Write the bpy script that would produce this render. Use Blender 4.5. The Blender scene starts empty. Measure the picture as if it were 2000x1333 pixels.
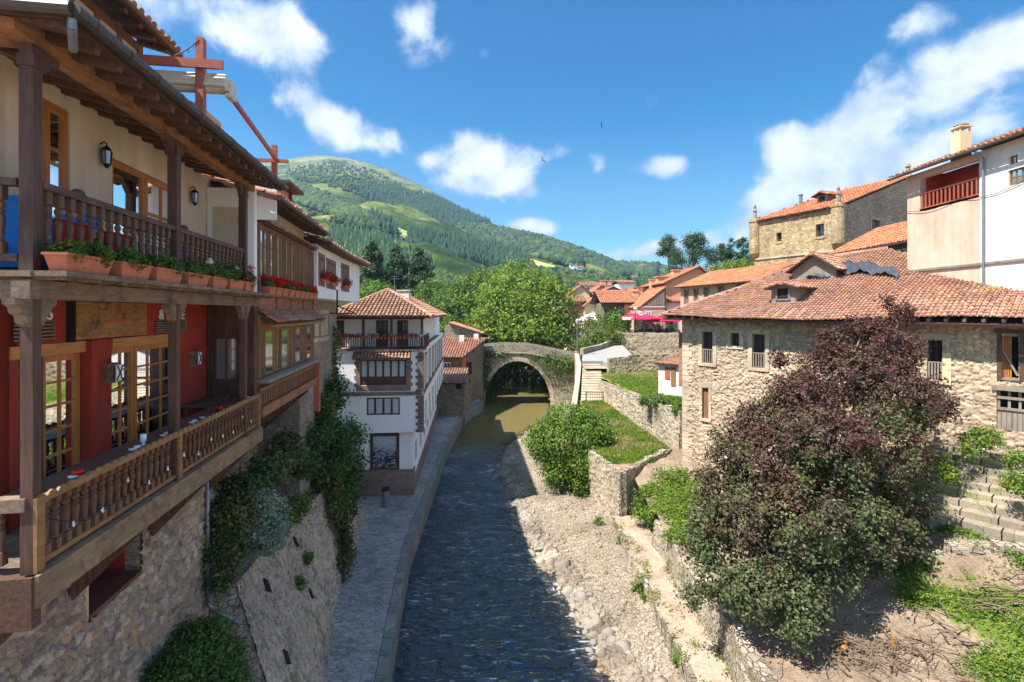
import bpy, math, random
import numpy as np
from mathutils import Vector
random.seed(7); rng = np.random.default_rng(7)
R = math.radians
SC = bpy.context.scene; COL = SC.collection
# ---------------- camera, sky, sun ----------------
cam_d = bpy.data.cameras.new('camera'); cam = bpy.data.objects.new('camera', cam_d); COL.objects.link(cam)
cam.location = (0, 0, 0); cam.rotation_euler = (R(90), 0, 0)
cam_d.sensor_width = 36; cam_d.lens = 18; cam_d.shift_y = -56.5/2000; cam_d.clip_start = .05; cam_d.clip_end = 20000
SC.camera = cam
SUN = Vector((-.54, -.28, 1.0)).normalized()
elev = math.asin(SUN.z); azim = math.atan2(SUN.x, SUN.y)
sd = bpy.data.lights.new('sun', 'SUN'); sd.energy = 5.0; sd.angle = R(.5); sd.color = (1, .95, .87)
so = bpy.data.objects.new('sun', sd); COL.objects.link(so); so.rotation_euler = (-SUN).to_track_quat('-Z', 'Y').to_euler()
SC.view_settings.view_transform = 'Standard'; SC.view_settings.look = 'None'; SC.view_settings.exposure = 1.35; SC.view_settings.gamma = 1
world = bpy.data.worlds.new('World'); SC.world = world; world.use_nodes = True
def cloud_world():
    nt = world.node_tree; nt.nodes.clear(); N = nt.nodes.new; L = nt.links.new
    out = N('ShaderNodeOutputWorld'); sky = N('ShaderNodeTexSky'); sky.sky_type = 'NISHITA'; sky.sun_disc = False
    sky.sun_elevation = elev; sky.sun_rotation = azim; sky.altitude = 300; sky.air_density = 1.0; sky.dust_density = .3; sky.ozone_density = 3.0
    tc = N('ShaderNodeTexCoord')
    def math_(op, a, b=None, clamp=False):
        n = N('ShaderNodeMath'); n.operation = op; n.use_clamp = clamp
        for i, v in enumerate((a, b)):
            if v is None: continue
            if isinstance(v, (int, float)): n.inputs[i].default_value = v
            else: L(v, n.inputs[i])
        return n.outputs[0]
    def smooth(v, a, b):
        n = N('ShaderNodeMapRange'); n.interpolation_type = 'SMOOTHSTEP'; L(v, n.inputs[0]); n.inputs[1].default_value = a; n.inputs[2].default_value = b
        return n.outputs[0]
    # clouds: soft blobs fixed in the sky dome (direction, half sizes), broken up by noise
    blobs = [  # picture direction x, y, half width, half height, density
        (330, 20, 170, 60, 1.05), (480, 30, 100, 50, .95), (580, 70, 90, 45, .7), (560, 125, 66, 46, .95), (640, 95, 45, 30, .5), (545, 190, 48, 36, .7),
        (680, 250, 78, 44, 1.3), (745, 272, 48, 28, 1.1), (630, 228, 34, 26, .8),
        (830, 70, 55, 60, .75), (800, 30, 50, 40, .5), (945, 110, 15, 20, .4),
        (925, 305, 60, 48, 1.3), (885, 332, 58, 42, 1.2), (985, 345, 70, 45, 1.25), (1050, 305, 40, 30, .95), (1105, 300, 28, 26, .8), (1165, 318, 25, 25, .4), (940, 368, 62, 20, .9), (835, 318, 16, 18, .6),
        (1055, 448, 45, 18, 1.), (1015, 440, 30, 14, .8), (1270, 205, 26, 35, .75), (1310, 222, 30, 15, .4), (1285, 322, 42, 26, 1.25), (1325, 322, 20, 18, .6),
        (1240, 495, 75, 22, 1.1), (1300, 480, 50, 20, 1.), (1440, 440, 55, 45, 1.1), (1400, 465, 60, 25, .9), (1500, 390, 50, 30, 1.),
        (1560, 300, 50, 36, .8), (1650, 275, 115, 52, 1.15), (1780, 275, 120, 58, 1.1), (1580, 355, 110, 42, 1.05), (1700, 350, 125, 45, 1.1),
        (1790, 195, 150, 34, .8), (1720, 165, 80, 50, .8), (1890, 130, 115, 50, .9), (1970, 70, 85, 75, 1.0), (1830, 30, 60, 40, .7), (1870, 100, 90, 25, .6), (1930, 240, 60, 40, .8),
        (1400, 260, 40, 20, .45), (1480, 265, 50, 20, .4), (1545, 130, 30, 20, .35), (1760, 60, 45, 35, .6), (1430, 385, 30, 22, .3)]
    n1 = N('ShaderNodeTexNoise'); n1.inputs['Scale'].default_value = 9.5; n1.inputs['Detail'].default_value = 9; n1.inputs['Roughness'].default_value = .58; n1.inputs['Distortion'].default_value = .25
    L(tc.outputs['Generated'], n1.inputs['Vector'])
    n2 = N('ShaderNodeTexNoise'); n2.inputs['Scale'].default_value = 3.1; n2.inputs['Detail'].default_value = 6; L(tc.outputs['Generated'], n2.inputs['Vector'])
    acc = None; low = None
    for (x, y, w, h, dn) in blobs:
        d = Vector((x-1000, 1000, 610-y)); ln = d.length; d.normalize()
        k = 1000/ln
        s = N('ShaderNodeVectorMath'); s.operation = 'SUBTRACT'; L(tc.outputs['Generated'], s.inputs[0]); s.inputs[1].default_value = d
        m = N('ShaderNodeVectorMath'); m.operation = 'MULTIPLY'; L(s.outputs[0], m.inputs[0]); a = 1000/(w*k); b = 1000/(h*k); m.inputs[1].default_value = (a, a, b)
        l = N('ShaderNodeVectorMath'); l.operation = 'DOT_PRODUCT'; L(m.outputs[0], l.inputs[0]); L(m.outputs[0], l.inputs[1])
        e = math_('MULTIPLY', math_('POWER', 2.718, math_('MULTIPLY', l.outputs['Value'], -1.15)), dn)
        acc = e if acc is None else math_('ADD', acc, e)
    spz = N('ShaderNodeSeparateXYZ'); L(tc.outputs['Generated'], spz.inputs[0])   # unseen clouds overhead and behind the viewer, added to brighten the shade
    fill_clouds = math_('MULTIPLY', math_('ADD', smooth(spz.outputs[2], .56, .72), smooth(math_('MULTIPLY', spz.outputs[1], -1.), -.30, .1), True), smooth(n2.outputs[0], .36, .5))
    acc = math_('ADD', acc, math_('MULTIPLY', fill_clouds, 1.2))
    f = math_('ADD', math_('MINIMUM', acc, 1.3), math_('MULTIPLY', math_('SUBTRACT', n1.outputs[0], .5), 3.8))
    far = math_('MULTIPLY', smooth(n2.outputs[0], .58, .72), .0)
    mask = math_('MULTIPLY', math_('MULTIPLY', smooth(f, .34, 1.25), smooth(acc, .10, .42)), .95)
    # lit tops and greyer bellies from the cloud's own thickness
    n3 = N('ShaderNodeTexNoise'); n3.inputs['Scale'].default_value = 11; n3.inputs['Detail'].default_value = 8; L(tc.outputs['Generated'], n3.inputs['Vector'])
    shade = smooth(math_('ADD', math_('MULTIPLY', f, .22), n3.outputs[0]), .52, .98)
    cm = N('ShaderNodeMix'); cm.data_type = 'RGBA'; L(shade, cm.inputs[0]); cm.inputs[6].default_value = (.36, .47, .62, 1); cm.inputs[7].default_value = (.80, .83, .88, 1)
    hs = N('ShaderNodeHueSaturation'); hs.inputs['Saturation'].default_value = 1.1; tm = N('ShaderNodeMix'); tm.data_type = 'RGBA'; tm.blend_type = 'MULTIPLY'; tm.inputs[0].default_value = 1; L(sky.outputs[0], tm.inputs[6]); sep = N('ShaderNodeSeparateXYZ'); L(tc.outputs['Generated'], sep.inputs[0]); tk = N('ShaderNodeMix'); tk.data_type = 'RGBA'; L(smooth(sep.outputs[2], .10, .50), tk.inputs[0]); tk.inputs[6].default_value = (.50, .77, .80, 1); tk.inputs[7].default_value = (.09, .53, .80, 1); L(tk.outputs[2], tm.inputs[7]); L(tm.outputs[2], hs.inputs['Color'])
    cf = N('ShaderNodeMix'); cf.data_type = 'RGBA'; L(fill_clouds, cf.inputs[0]); L(cm.outputs[2], cf.inputs[6]); cf.inputs[7].default_value = (.42, .66, 1.0, 1)  # the added unseen clouds are tinted blue to cool their fill light
    b1 = N('ShaderNodeBackground'); L(hs.outputs[0], b1.inputs[0]); b1.inputs[1].default_value = .083
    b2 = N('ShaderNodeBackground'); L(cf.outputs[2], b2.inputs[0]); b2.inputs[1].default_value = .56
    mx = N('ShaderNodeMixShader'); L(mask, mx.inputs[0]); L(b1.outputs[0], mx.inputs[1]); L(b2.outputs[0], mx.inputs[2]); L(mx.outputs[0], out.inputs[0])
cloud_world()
# ---------------- helpers ----------------
def W(x, y, Y): return Vector(((x-1000)*Y/1000, Y, (610-y)*Y/1000))       # a picture direction at a real distance Y
WL = {}
def thing(name, label, cat, loc=(0, 0, 0), group=None, kind=None):
    o = bpy.data.objects.new(name, None); COL.objects.link(o); o.location = loc; WL[o.name] = Vector(loc)
    o.empty_display_size = .3
    tag(o, label, cat, group, kind); return o
def tag(o, label=None, cat=None, group=None, kind=None):
    if label: o['label'] = label
    if cat: o['category'] = cat
    if group: o['group'] = group
    if kind: o['kind'] = kind
    return o
def dup(root, loc, label=None):
    def cp(o, par):
        c = o.copy(); COL.objects.link(c)
        if par is not None: c.parent = par
        for ch in o.children: cp(ch, c)
        return c
    r = cp(root, None); r.location = loc; WL[r.name] = Vector(loc)
    if label: r['label'] = label
    return r
class MB:
    def __init__(s): s.v = []; s.f = []; s.m = []; s.uv = []
    def face(s, pts, m=0, uv=(0, 0)):
        b = len(s.v); s.v += [tuple(p) for p in pts]; s.f.append(tuple(range(b, b+len(pts)))); s.m.append(m); s.uv.append(uv)
    def hexa(s, p, m=0, uv=(0, 0)):      # p: 4 bottom, 4 top
        b = len(s.v); s.v += [tuple(q) for q in p]
        for f in ((3, 2, 1, 0), (4, 5, 6, 7), (0, 1, 5, 4), (1, 2, 6, 5), (2, 3, 7, 6), (3, 0, 4, 7)):
            s.f.append(tuple(b+i for i in f)); s.m.append(m); s.uv.append(uv)
    def box(s, x0, y0, z0, x1, y1, z1, m=0):
        s.hexa([(x0, y0, z0), (x1, y0, z0), (x1, y1, z0), (x0, y1, z0), (x0, y0, z1), (x1, y0, z1), (x1, y1, z1), (x0, y1, z1)], m)
    def beam(s, a, b, w, h, m=0, up=Vector((0, 0, 1))):
        a = Vector(a); b = Vector(b); d = (b-a).normalized(); x = d.cross(up)
        if x.length < 1e-4: x = Vector((1, 0, 0))
        x.normalize(); y = x.cross(d).normalized(); x = x*w/2; y = y*h/2
        s.hexa([a-x-y, a+x-y, b+x-y, b-x-y, a-x+y, a+x+y, b+x+y, b-x+y], m)
    def tube(s, a, b, r0, r1=None, n=8, m=0, cap=True):
        a = Vector(a); b = Vector(b); r1 = r0 if r1 is None else r1; d = (b-a).normalized()
        x = d.cross(Vector((0, 0, 1)))
        if x.length < 1e-4: x = Vector((1, 0, 0))
        x.normalize(); y = d.cross(x); o = len(s.v)
        for p, r in ((a, r0), (b, r1)):
            for i in range(n):
                t = 2*math.pi*i/n; s.v.append(tuple(p+x*math.cos(t)*r+y*math.sin(t)*r))
        for i in range(n):
            j = (i+1) % n; s.f.append((o+i, o+j, o+n+j, o+n+i)); s.m.append(m); s.uv.append((0, 0))
        if cap:
            s.f.append(tuple(o+n-1-i for i in range(n))); s.m.append(m); s.uv.append((0, 0))
            s.f.append(tuple(o+n+i for i in range(n))); s.m.append(m); s.uv.append((0, 0))
    def path(s, pts, r0, r1=None, n=6, m=0):
        r1 = r0 if r1 is None else r1; k = len(pts)-1
        for i in range(k): s.tube(pts[i], pts[i+1], r0+(r1-r0)*i/k, r0+(r1-r0)*(i+1)/k, n, m)
    def lathe(s, prof, c=(0, 0, 0), n=10, m=0):
        o = len(s.v); k = len(prof)
        for (r, z) in prof:
            for i in range(n):
                t = 2*math.pi*i/n; s.v.append((c[0]+r*math.cos(t), c[1]+r*math.sin(t), c[2]+z))
        for a in range(k-1):
            for i in range(n):
                j = (i+1) % n; s.f.append((o+a*n+i, o+a*n+j, o+(a+1)*n+j, o+(a+1)*n+i)); s.m.append(m); s.uv.append((0, 0))
        s.f.append(tuple(o+n-1-i for i in range(n))); s.m.append(m); s.uv.append((0, 0))
        s.f.append(tuple(o+(k-1)*n+i for i in range(n))); s.m.append(m); s.uv.append((0, 0))
    def prism(s, poly, ext, m=0):
        p = [Vector(q) for q in poly]; e = Vector(ext); q = [a+e for a in p]; n = len(p)
        s.face(p[::-1], m); s.face(q, m)
        for i in range(n): j = (i+1) % n; s.face([p[i], p[j], q[j], q[i]], m)
    def ball(s, c, rx, ry=None, rz=None, n=8, k=5, m=0):
        ry = ry or rx; rz = rz or rx; o = len(s.v)
        for a in range(k+1):
            ph = math.pi*a/k
            for i in range(n):
                t = 2*math.pi*i/n; s.v.append((c[0]+rx*math.sin(ph)*math.cos(t), c[1]+ry*math.sin(ph)*math.sin(t), c[2]-rz*math.cos(ph)))
        for a in range(k):
            for i in range(n):
                j = (i+1) % n; s.f.append((o+a*n+i, o+a*n+j, o+(a+1)*n+j, o+(a+1)*n+i)); s.m.append(m); s.uv.append((0, 0))
    def build(s, name, mats, parent=None, smooth=False, label=None):
        if not isinstance(mats, (list, tuple)): mats = [mats]
        off = Vector((0, 0, 0)); p = parent
        if parent is not None: off = ABS[parent.name] if parent.name in ABS else WL.get(parent.name, Vector((0, 0, 0)))
        me = bpy.data.meshes.new(name); me.from_pydata([(a-off.x, b-off.y, c-off.z) for a, b, c in s.v], [], s.f)
        for q in mats: me.materials.append(q)
        me.polygons.foreach_set('material_index', s.m)
        if any(u != (0, 0) for u in s.uv):
            ul = me.uv_layers.new(name='UVMap'); arr = []
            for f, u in zip(s.f, s.uv): arr += list(u)*len(f)
            ul.data.foreach_set('uv', arr)
        if smooth: me.polygons.foreach_set('use_smooth', [True]*len(s.f))
        me.update(); o = bpy.data.objects.new(name, me); COL.objects.link(o)
        if parent is not None: o.parent = parent; ABS[o.name] = off
        else: WL[o.name] = Vector((0, 0, 0))
        if label: o['label'] = label
        return o
ABS = {}
def build_each(mb, name, mats, parent):       # every eight-cornered piece becomes a part of its own
    for i in range(0, len(mb.v), 8): q = MB(); q.hexa(mb.v[i:i+8]); q.build(name, mats, parent)
def struct(name, mb, mats, smooth=False, kind='structure'):
    o = mb.build(name, mats, None, smooth); o['kind'] = kind; return o
def grid(name, xs, ys, fz, mats, kind='structure', fm=None, smooth=True):
    nx, ny = len(xs), len(ys); X, Y = np.meshgrid(xs, ys); Z = fz(X, Y)
    v = np.stack([X, Y, Z], -1).reshape(-1, 3); f = []
    for j in range(ny-1):
        for i in range(nx-1):
            a = j*nx+i; f.append((a, a+1, a+nx+1, a+nx))
    return raw(name, v, np.array(f), mats, kind=kind, smooth=smooth, fm=fm)
def raw(name, v, f, mats, parent=None, kind=None, smooth=False, fm=None, mi=None):
    if not isinstance(mats, (list, tuple)): mats = [mats]
    if parent is not None: v = v-np.array(ABS.get(parent.name, WL.get(parent.name, Vector((0, 0, 0)))))
    me = bpy.data.meshes.new(name); n, k = f.shape
    me.vertices.add(len(v)); me.vertices.foreach_set('co', np.asarray(v, dtype=np.float32).ravel())
    me.loops.add(n*k); me.loops.foreach_set('vertex_index', f.astype(np.int32).ravel())
    me.polygons.add(n); me.polygons.foreach_set('loop_start', np.arange(n, dtype=np.int32)*k); me.polygons.foreach_set('loop_total', np.full(n, k, dtype=np.int32))
    for q in mats: me.materials.append(q)
    if mi is not None: me.polygons.foreach_set('material_index', mi.astype(np.int32))
    if smooth: me.polygons.foreach_set('use_smooth', np.ones(n, dtype=bool))
    me.update(); me.validate(); o = bpy.data.objects.new(name, me); COL.objects.link(o)
    if parent is not None: o.parent = parent
    else: WL[o.name] = Vector((0, 0, 0))
    if kind: o['kind'] = kind
    return o
def vnoise(x, y, s=1., seed=0):        # smooth value noise
    x = np.asarray(x)*s; y = np.asarray(y)*s; xi = np.floor(x); yi = np.floor(y); xf = x-xi; yf = y-yi
    h = lambda a, b: np.modf(np.abs(np.sin(a*127.1+b*311.7+seed*74.7)*43758.5453))[0]
    u = xf*xf*(3-2*xf); w = yf*yf*(3-2*yf)
    return (h(xi, yi)*(1-u)+h(xi+1, yi)*u)*(1-w)+(h(xi, yi+1)*(1-u)+h(xi+1, yi+1)*u)*w-.5
def fbm(x, y, s, seed=0, o=4):
    r = 0; a = 1.
    for i in range(o): r = r+a*vnoise(x, y, s*2**i, seed+i); a *= .5
    return r
# ---------------- materials ----------------
class NT:
    def __init__(s, name):
        s.m = bpy.data.materials.new(name); s.m.use_nodes = True; s.nt = s.m.node_tree; s.b = s.nt.nodes['Principled BSDF']; s.out = s.nt.nodes['Material Output']
    def n(s, t, **k):
        a = s.nt.nodes.new(t)
        for q, v in k.items():
            if q in a.inputs.keys() if isinstance(q, str) else False: a.inputs[q].default_value = v
            else: setattr(a, q, v)
        return a
    def l(s, a, b): s.nt.links.new(a, b)
    def coord(s, scale=(1, 1, 1), kind='Object', rotz=0):
        tc = s.n('ShaderNodeTexCoord'); mp = s.n('ShaderNodeMapping'); s.l(tc.outputs[kind], mp.inputs[0]); mp.inputs['Scale'].default_value = scale; mp.inputs['Rotation'].default_value = (0, 0, rotz); return mp.outputs[0]
    def noise(s, v, scale, detail=4, rough=.55, dist=0):
        a = s.n('ShaderNodeTexNoise'); s.l(v, a.inputs['Vector']); a.inputs['Scale'].default_value = scale; a.inputs['Detail'].default_value = detail; a.inputs['Roughness'].default_value = rough; a.inputs['Distortion'].default_value = dist; return a.outputs[0]
    def ramp(s, v, stops, interp='LINEAR'):
        a = s.n('ShaderNodeValToRGB'); s.l(v, a.inputs[0]); a.color_ramp.interpolation = interp; e = a.color_ramp.elements
        while len(e) < len(stops): e.new(.5)
        for i, (p, c) in enumerate(stops): e[i].position = p; e[i].color = (*c, 1) if len(c) == 3 else c
        return a.outputs[0]
    def mix(s, f, a, b, mode='MIX'):
        m = s.n('ShaderNodeMix', data_type='RGBA', blend_type=mode)
        for i, v in ((0, f), (6, a), (7, b)):
            if isinstance(v, (int, float)): m.inputs[i].default_value = v
            elif isinstance(v, tuple): m.inputs[i].default_value = (*v, 1)
            else: s.l(v, m.inputs[i])
        return m.outputs[2]
    def math(s, op, a, b=0., clamp=False):
        m = s.n('ShaderNodeMath'); m.operation = op; m.use_clamp = clamp
        for i, v in ((0, a), (1, b)):
            if isinstance(v, (int, float)): m.inputs[i].default_value = v
            else: s.l(v, m.inputs[i])
        return m.outputs[0]
    def bump(s, h, strength, dist=.02):
        b = s.n('ShaderNodeBump'); b.inputs['Strength'].default_value = strength; b.inputs['Distance'].default_value = dist; s.l(h, b.inputs['Height']); s.l(b.outputs[0], s.b.inputs['Normal'])
    def col(s, c):
        if isinstance(c, tuple): s.b.inputs['Base Color'].default_value = (*c, 1)
        else: s.l(c, s.b.inputs['Base Color'])
    def rough(s, r, spec=.3): s.b.inputs['Roughness'].default_value = r; s.b.inputs['Specular IOR Level'].default_value = spec
def stone(name, cols, mortar, scale=3.5, flat=(1, 1, 1.7), mw=.06, bump=1., dist=.05, moss=None, distort=.12, big=.5):
    t = NT(name); v = t.coord(flat)
    nz = t.n('ShaderNodeTexNoise'); nz.inputs['Scale'].default_value = 3.; t.l(v, nz.inputs['Vector'])
    vm = t.n('ShaderNodeVectorMath', operation='MULTIPLY_ADD'); t.l(nz.outputs['Color'], vm.inputs[0]); vm.inputs[1].default_value = (distort,)*3; t.l(v, vm.inputs[2]); vv = vm.outputs[0]
    a = t.n('ShaderNodeTexVoronoi'); t.l(vv, a.inputs['Vector']); a.inputs['Scale'].default_value = scale
    e = t.n('ShaderNodeTexVoronoi', feature='DISTANCE_TO_EDGE'); t.l(vv, e.inputs['Vector']); e.inputs['Scale'].default_value = scale
    sp = t.n('ShaderNodeSeparateColor'); t.l(a.outputs['Color'], sp.inputs[0]); k = len(cols)
    c = t.ramp(sp.outputs[0], [(i/(k-1), q) for i, q in enumerate(cols)])
    fine = t.noise(v, 22, 6, .65); c = t.mix(.75, c, t.ramp(fine, [(.25, (.42, .42, .42)), (.75, (1.25, 1.22, 1.18))]), 'MULTIPLY')
    lg = t.noise(t.coord((1, 1, 1)), big, 3); c = t.mix(.8, c, t.ramp(lg, [(.3, (.62, .62, .64)), (.7, (1.2, 1.17, 1.1))]), 'MULTIPLY')
    mk = t.n('ShaderNodeMapRange'); mk.interpolation_type = 'SMOOTHSTEP'; t.l(e.outputs[0], mk.inputs[0]); mk.inputs[2].default_value = mw
    mm = t.math('ADD', mk.outputs[0], t.math('MULTIPLY', t.math('SUBTRACT', fine, .5), .5), True)
    c = t.mix(mm, mortar, c)
    if moss:
        g = t.ramp(t.noise(t.coord((1, 1, 1)), 1.1, 7, .7), [(.52, (0, 0, 0)), (.62, (1, 1, 1))]); c = t.mix(t.math('MULTIPLY', g, .75), c, moss)
    t.col(c); t.rough(.9, .2)
    h = t.math('ADD', mk.outputs[0], t.math('MULTIPLY', fine, .5)); h = t.math('ADD', h, t.math('MULTIPLY', sp.outputs[1], .35)); t.bump(h, bump, dist); return t.m
def wood(name, c0, c1, axis=2, scale=6., rough=.6, worn=None):
    t = NT(name); s = [9., 9., 9.]; s[axis] = .7; v = t.coord(tuple(s)); n = t.noise(v, scale*.4, 6, .65, .3)
    c = t.ramp(n, [(.3, c0), (.68, c1)])
    big = t.noise(t.coord((1, 1, 1)), 1.7, 4); c = t.mix(.5, c, t.ramp(big, [(.3, (.65, .65, .65)), (.7, (1.25, 1.2, 1.15))]), 'MULTIPLY')
    if worn: c = t.mix(t.ramp(t.noise(t.coord((1, 1, 1)), 3, 6, .7), [(.5, (0, 0, 0)), (.66, (1, 1, 1))]), c, worn)
    t.col(c); t.rough(rough, .3); t.bump(n, .5, .01); return t.m
def plaster(name, c, stain=(.5, .45, .4), amt=.4, bump=.25):
    t = NT(name); v = t.coord((1, 1, 1)); st = t.coord((2.5, 2.5, .35))
    a = t.noise(v, .9, 6, .65); b = t.noise(st, 1.3, 5, .6); k = t.math('MULTIPLY', t.math('MULTIPLY', a, b), 2.6*amt, True)
    f = t.noise(v, 30, 4); c2 = t.mix(k, c, stain); c2 = t.mix(.25, c2, t.ramp(f, [(.3, (.75, .75, .75)), (.7, (1.15, 1.15, 1.15))]), 'MULTIPLY')
    t.col(c2); t.rough(.85, .2); t.bump(f, bump, .008); return t.m
def mixground(name, ca, cb, scale=.6, fine=12., edge=.5):
    t = NT(name); v = t.coord((1, 1, 1)); at = t.n('ShaderNodeAttribute'); at.attribute_name = 'g'; n = t.noise(v, 2.2, 8, .7); n2 = t.noise(v, scale, 6, .65); f = t.noise(v, fine, 6, .7)
    a = t.ramp(n2, [(.28, ca[0]), (.5, ca[1]), (.72, ca[2])]); b = t.ramp(n2, [(.3, cb[0]), (.55, cb[1]), (.75, cb[2])])
    k = t.n('ShaderNodeMapRange'); k.interpolation_type = 'SMOOTHSTEP'; t.l(t.math('ADD', at.outputs['Fac'], t.math('MULTIPLY', t.math('SUBTRACT', n, .5), 1.6)), k.inputs[0]); k.inputs[1].default_value = edge-.15; k.inputs[2].default_value = edge+.15
    c = t.mix(k.outputs[0], a, b); c = t.mix(.85, c, t.ramp(f, [(.3, (.5, .5, .5)), (.7, (1.35, 1.3, 1.22))]), 'MULTIPLY'); t.col(c); t.rough(.95, .1); t.bump(t.math('ADD', f, n), 1., .06); return t.m
def set_g(o, fn):
    me = o.data; n = len(me.vertices); co = np.zeros(n*3); me.vertices.foreach_get('co', co); co = co.reshape(-1, 3); a = me.attributes.new('g', 'FLOAT', 'POINT'); a.data.foreach_set('value', np.asarray(fn(co[:, 0], co[:, 1]), dtype=np.float32))
def plain(name, c, rough=.5, metal=0., var=.15, emit=None):
    t = NT(name); v = t.coord((1, 1, 1)); f = t.noise(v, 9, 4)
    lo = tuple(q*(1-var) for q in c); hi = tuple(min(1, q*(1+var)) for q in c); t.col(t.ramp(f, [(.3, lo), (.7, hi)])); t.rough(rough, .35); t.b.inputs['Metallic'].default_value = metal
    if emit: t.b.inputs['Emission Color'].default_value = (*emit[0], 1); t.b.inputs['Emission Strength'].default_value = emit[1]
    return t.m
def tilem(name, cols, lichen=None, rough=.85):
    t = NT(name); tc = t.n('ShaderNodeTexCoord'); sp = t.n('ShaderNodeSeparateXYZ'); t.l(tc.outputs['UV'], sp.inputs[0]); k = len(cols)
    c = t.ramp(sp.outputs[0], [(i/(k-1), q) for i, q in enumerate(cols)]); v = t.coord((1, 1, 1))
    c = t.mix(.8, c, t.ramp(t.noise(v, 14, 5, .7), [(.3, (.5, .5, .52)), (.7, (1.25, 1.2, 1.15))]), 'MULTIPLY')
    c = t.mix(.6, c, t.ramp(t.noise(v, .8, 4), [(.35, (.7, .68, .7)), (.65, (1.15, 1.12, 1.1))]), 'MULTIPLY')
    if lichen: c = t.mix(t.ramp(t.noise(v, .75, 8, .75), [(.57, (0, 0, 0)), (.66, (.8, .8, .8))]), c, lichen)
    t.col(c); t.rough(rough, .15); t.bump(t.noise(v, 25, 4), .4, .01); return t.m
def glassm(name, tint=(.012, .014, .016), refl=.22, rough=.02):
    t = NT(name); t.col(tint); t.b.inputs['Roughness'].default_value = .3
    g = t.n('ShaderNodeBsdfGlossy'); g.inputs['Roughness'].default_value = rough; g.inputs['Color'].default_value = (.9, .95, 1, 1)
    fr = t.n('ShaderNodeFresnel'); fr.inputs[0].default_value = 1.5; f = t.math('ADD', fr.outputs[0], refl, True)
    bm = t.n('ShaderNodeBump'); bm.inputs['Strength'].default_value = .03; t.l(t.noise(t.coord((1, 1, 1)), 1.3, 2), bm.inputs['Height']); t.l(bm.outputs[0], g.inputs['Normal'])
    mx = t.n('ShaderNodeMixShader'); t.l(f, mx.inputs[0]); t.l(t.b.outputs[0], mx.inputs[1]); t.l(g.outputs[0], mx.inputs[2]); t.l(mx.outputs[0], t.out.inputs[0]); return t.m
def leafm(name, c0, c1, trans=.3, rough=.5, tc=None):
    t = NT(name); g = t.n('ShaderNodeNewGeometry'); c = t.ramp(g.outputs['Random Per Island'], [(0, c0), (1, c1)])
    c = t.mix(.7, c, t.ramp(t.noise(t.coord((1, 1, 1)), .9, 3), [(.35, (.65, .68, .65)), (.65, (1.25, 1.2, 1.1))]), 'MULTIPLY')
    t.col(c); t.rough(max(rough, .55), .2); tr = t.n('ShaderNodeBsdfTranslucent'); t.l(t.mix(1, c, tc or (1.3, 1.35, .7), 'MULTIPLY'), tr.inputs[0])
    mx = t.n('ShaderNodeMixShader'); mx.inputs[0].default_value = trans; t.l(t.b.outputs[0], mx.inputs[1]); t.l(tr.outputs[0], mx.inputs[2]); t.l(mx.outputs[0], t.out.inputs[0]); return t.m
def groundm(name, cols, scale=.6, fine=12., bump=.6, dist=.05, peb=None):
    t = NT(name); v = t.coord((1, 1, 1)); k = len(cols); n = t.noise(v, scale, 8, .68, .3); c = t.ramp(n, [(.28+.44*i/(k-1), q) for i, q in enumerate(cols)])
    f = t.noise(v, fine, 6, .7); c = t.mix(.8, c, t.ramp(f, [(.3, (.55, .55, .55)), (.7, (1.3, 1.28, 1.2))]), 'MULTIPLY'); h = f
    if peb:
        a = t.n('ShaderNodeTexVoronoi'); t.l(v, a.inputs['Vector']); a.inputs['Scale'].default_value = peb; sp = t.n('ShaderNodeSeparateColor'); t.l(a.outputs['Color'], sp.inputs[0])
        c = t.mix(.75, c, t.ramp(sp.outputs[0], [(0, (.5, .5, .52)), (.6, (1., .97, .93)), (1, (1.45, 1.4, 1.35))]), 'MULTIPLY')
        h = t.math('ADD', t.math('MULTIPLY', f, .3), t.math('SUBTRACT', 1., a.outputs['Distance']))
    t.col(c); t.rough(.95, .12); t.bump(h, bump, dist); return t.m
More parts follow.
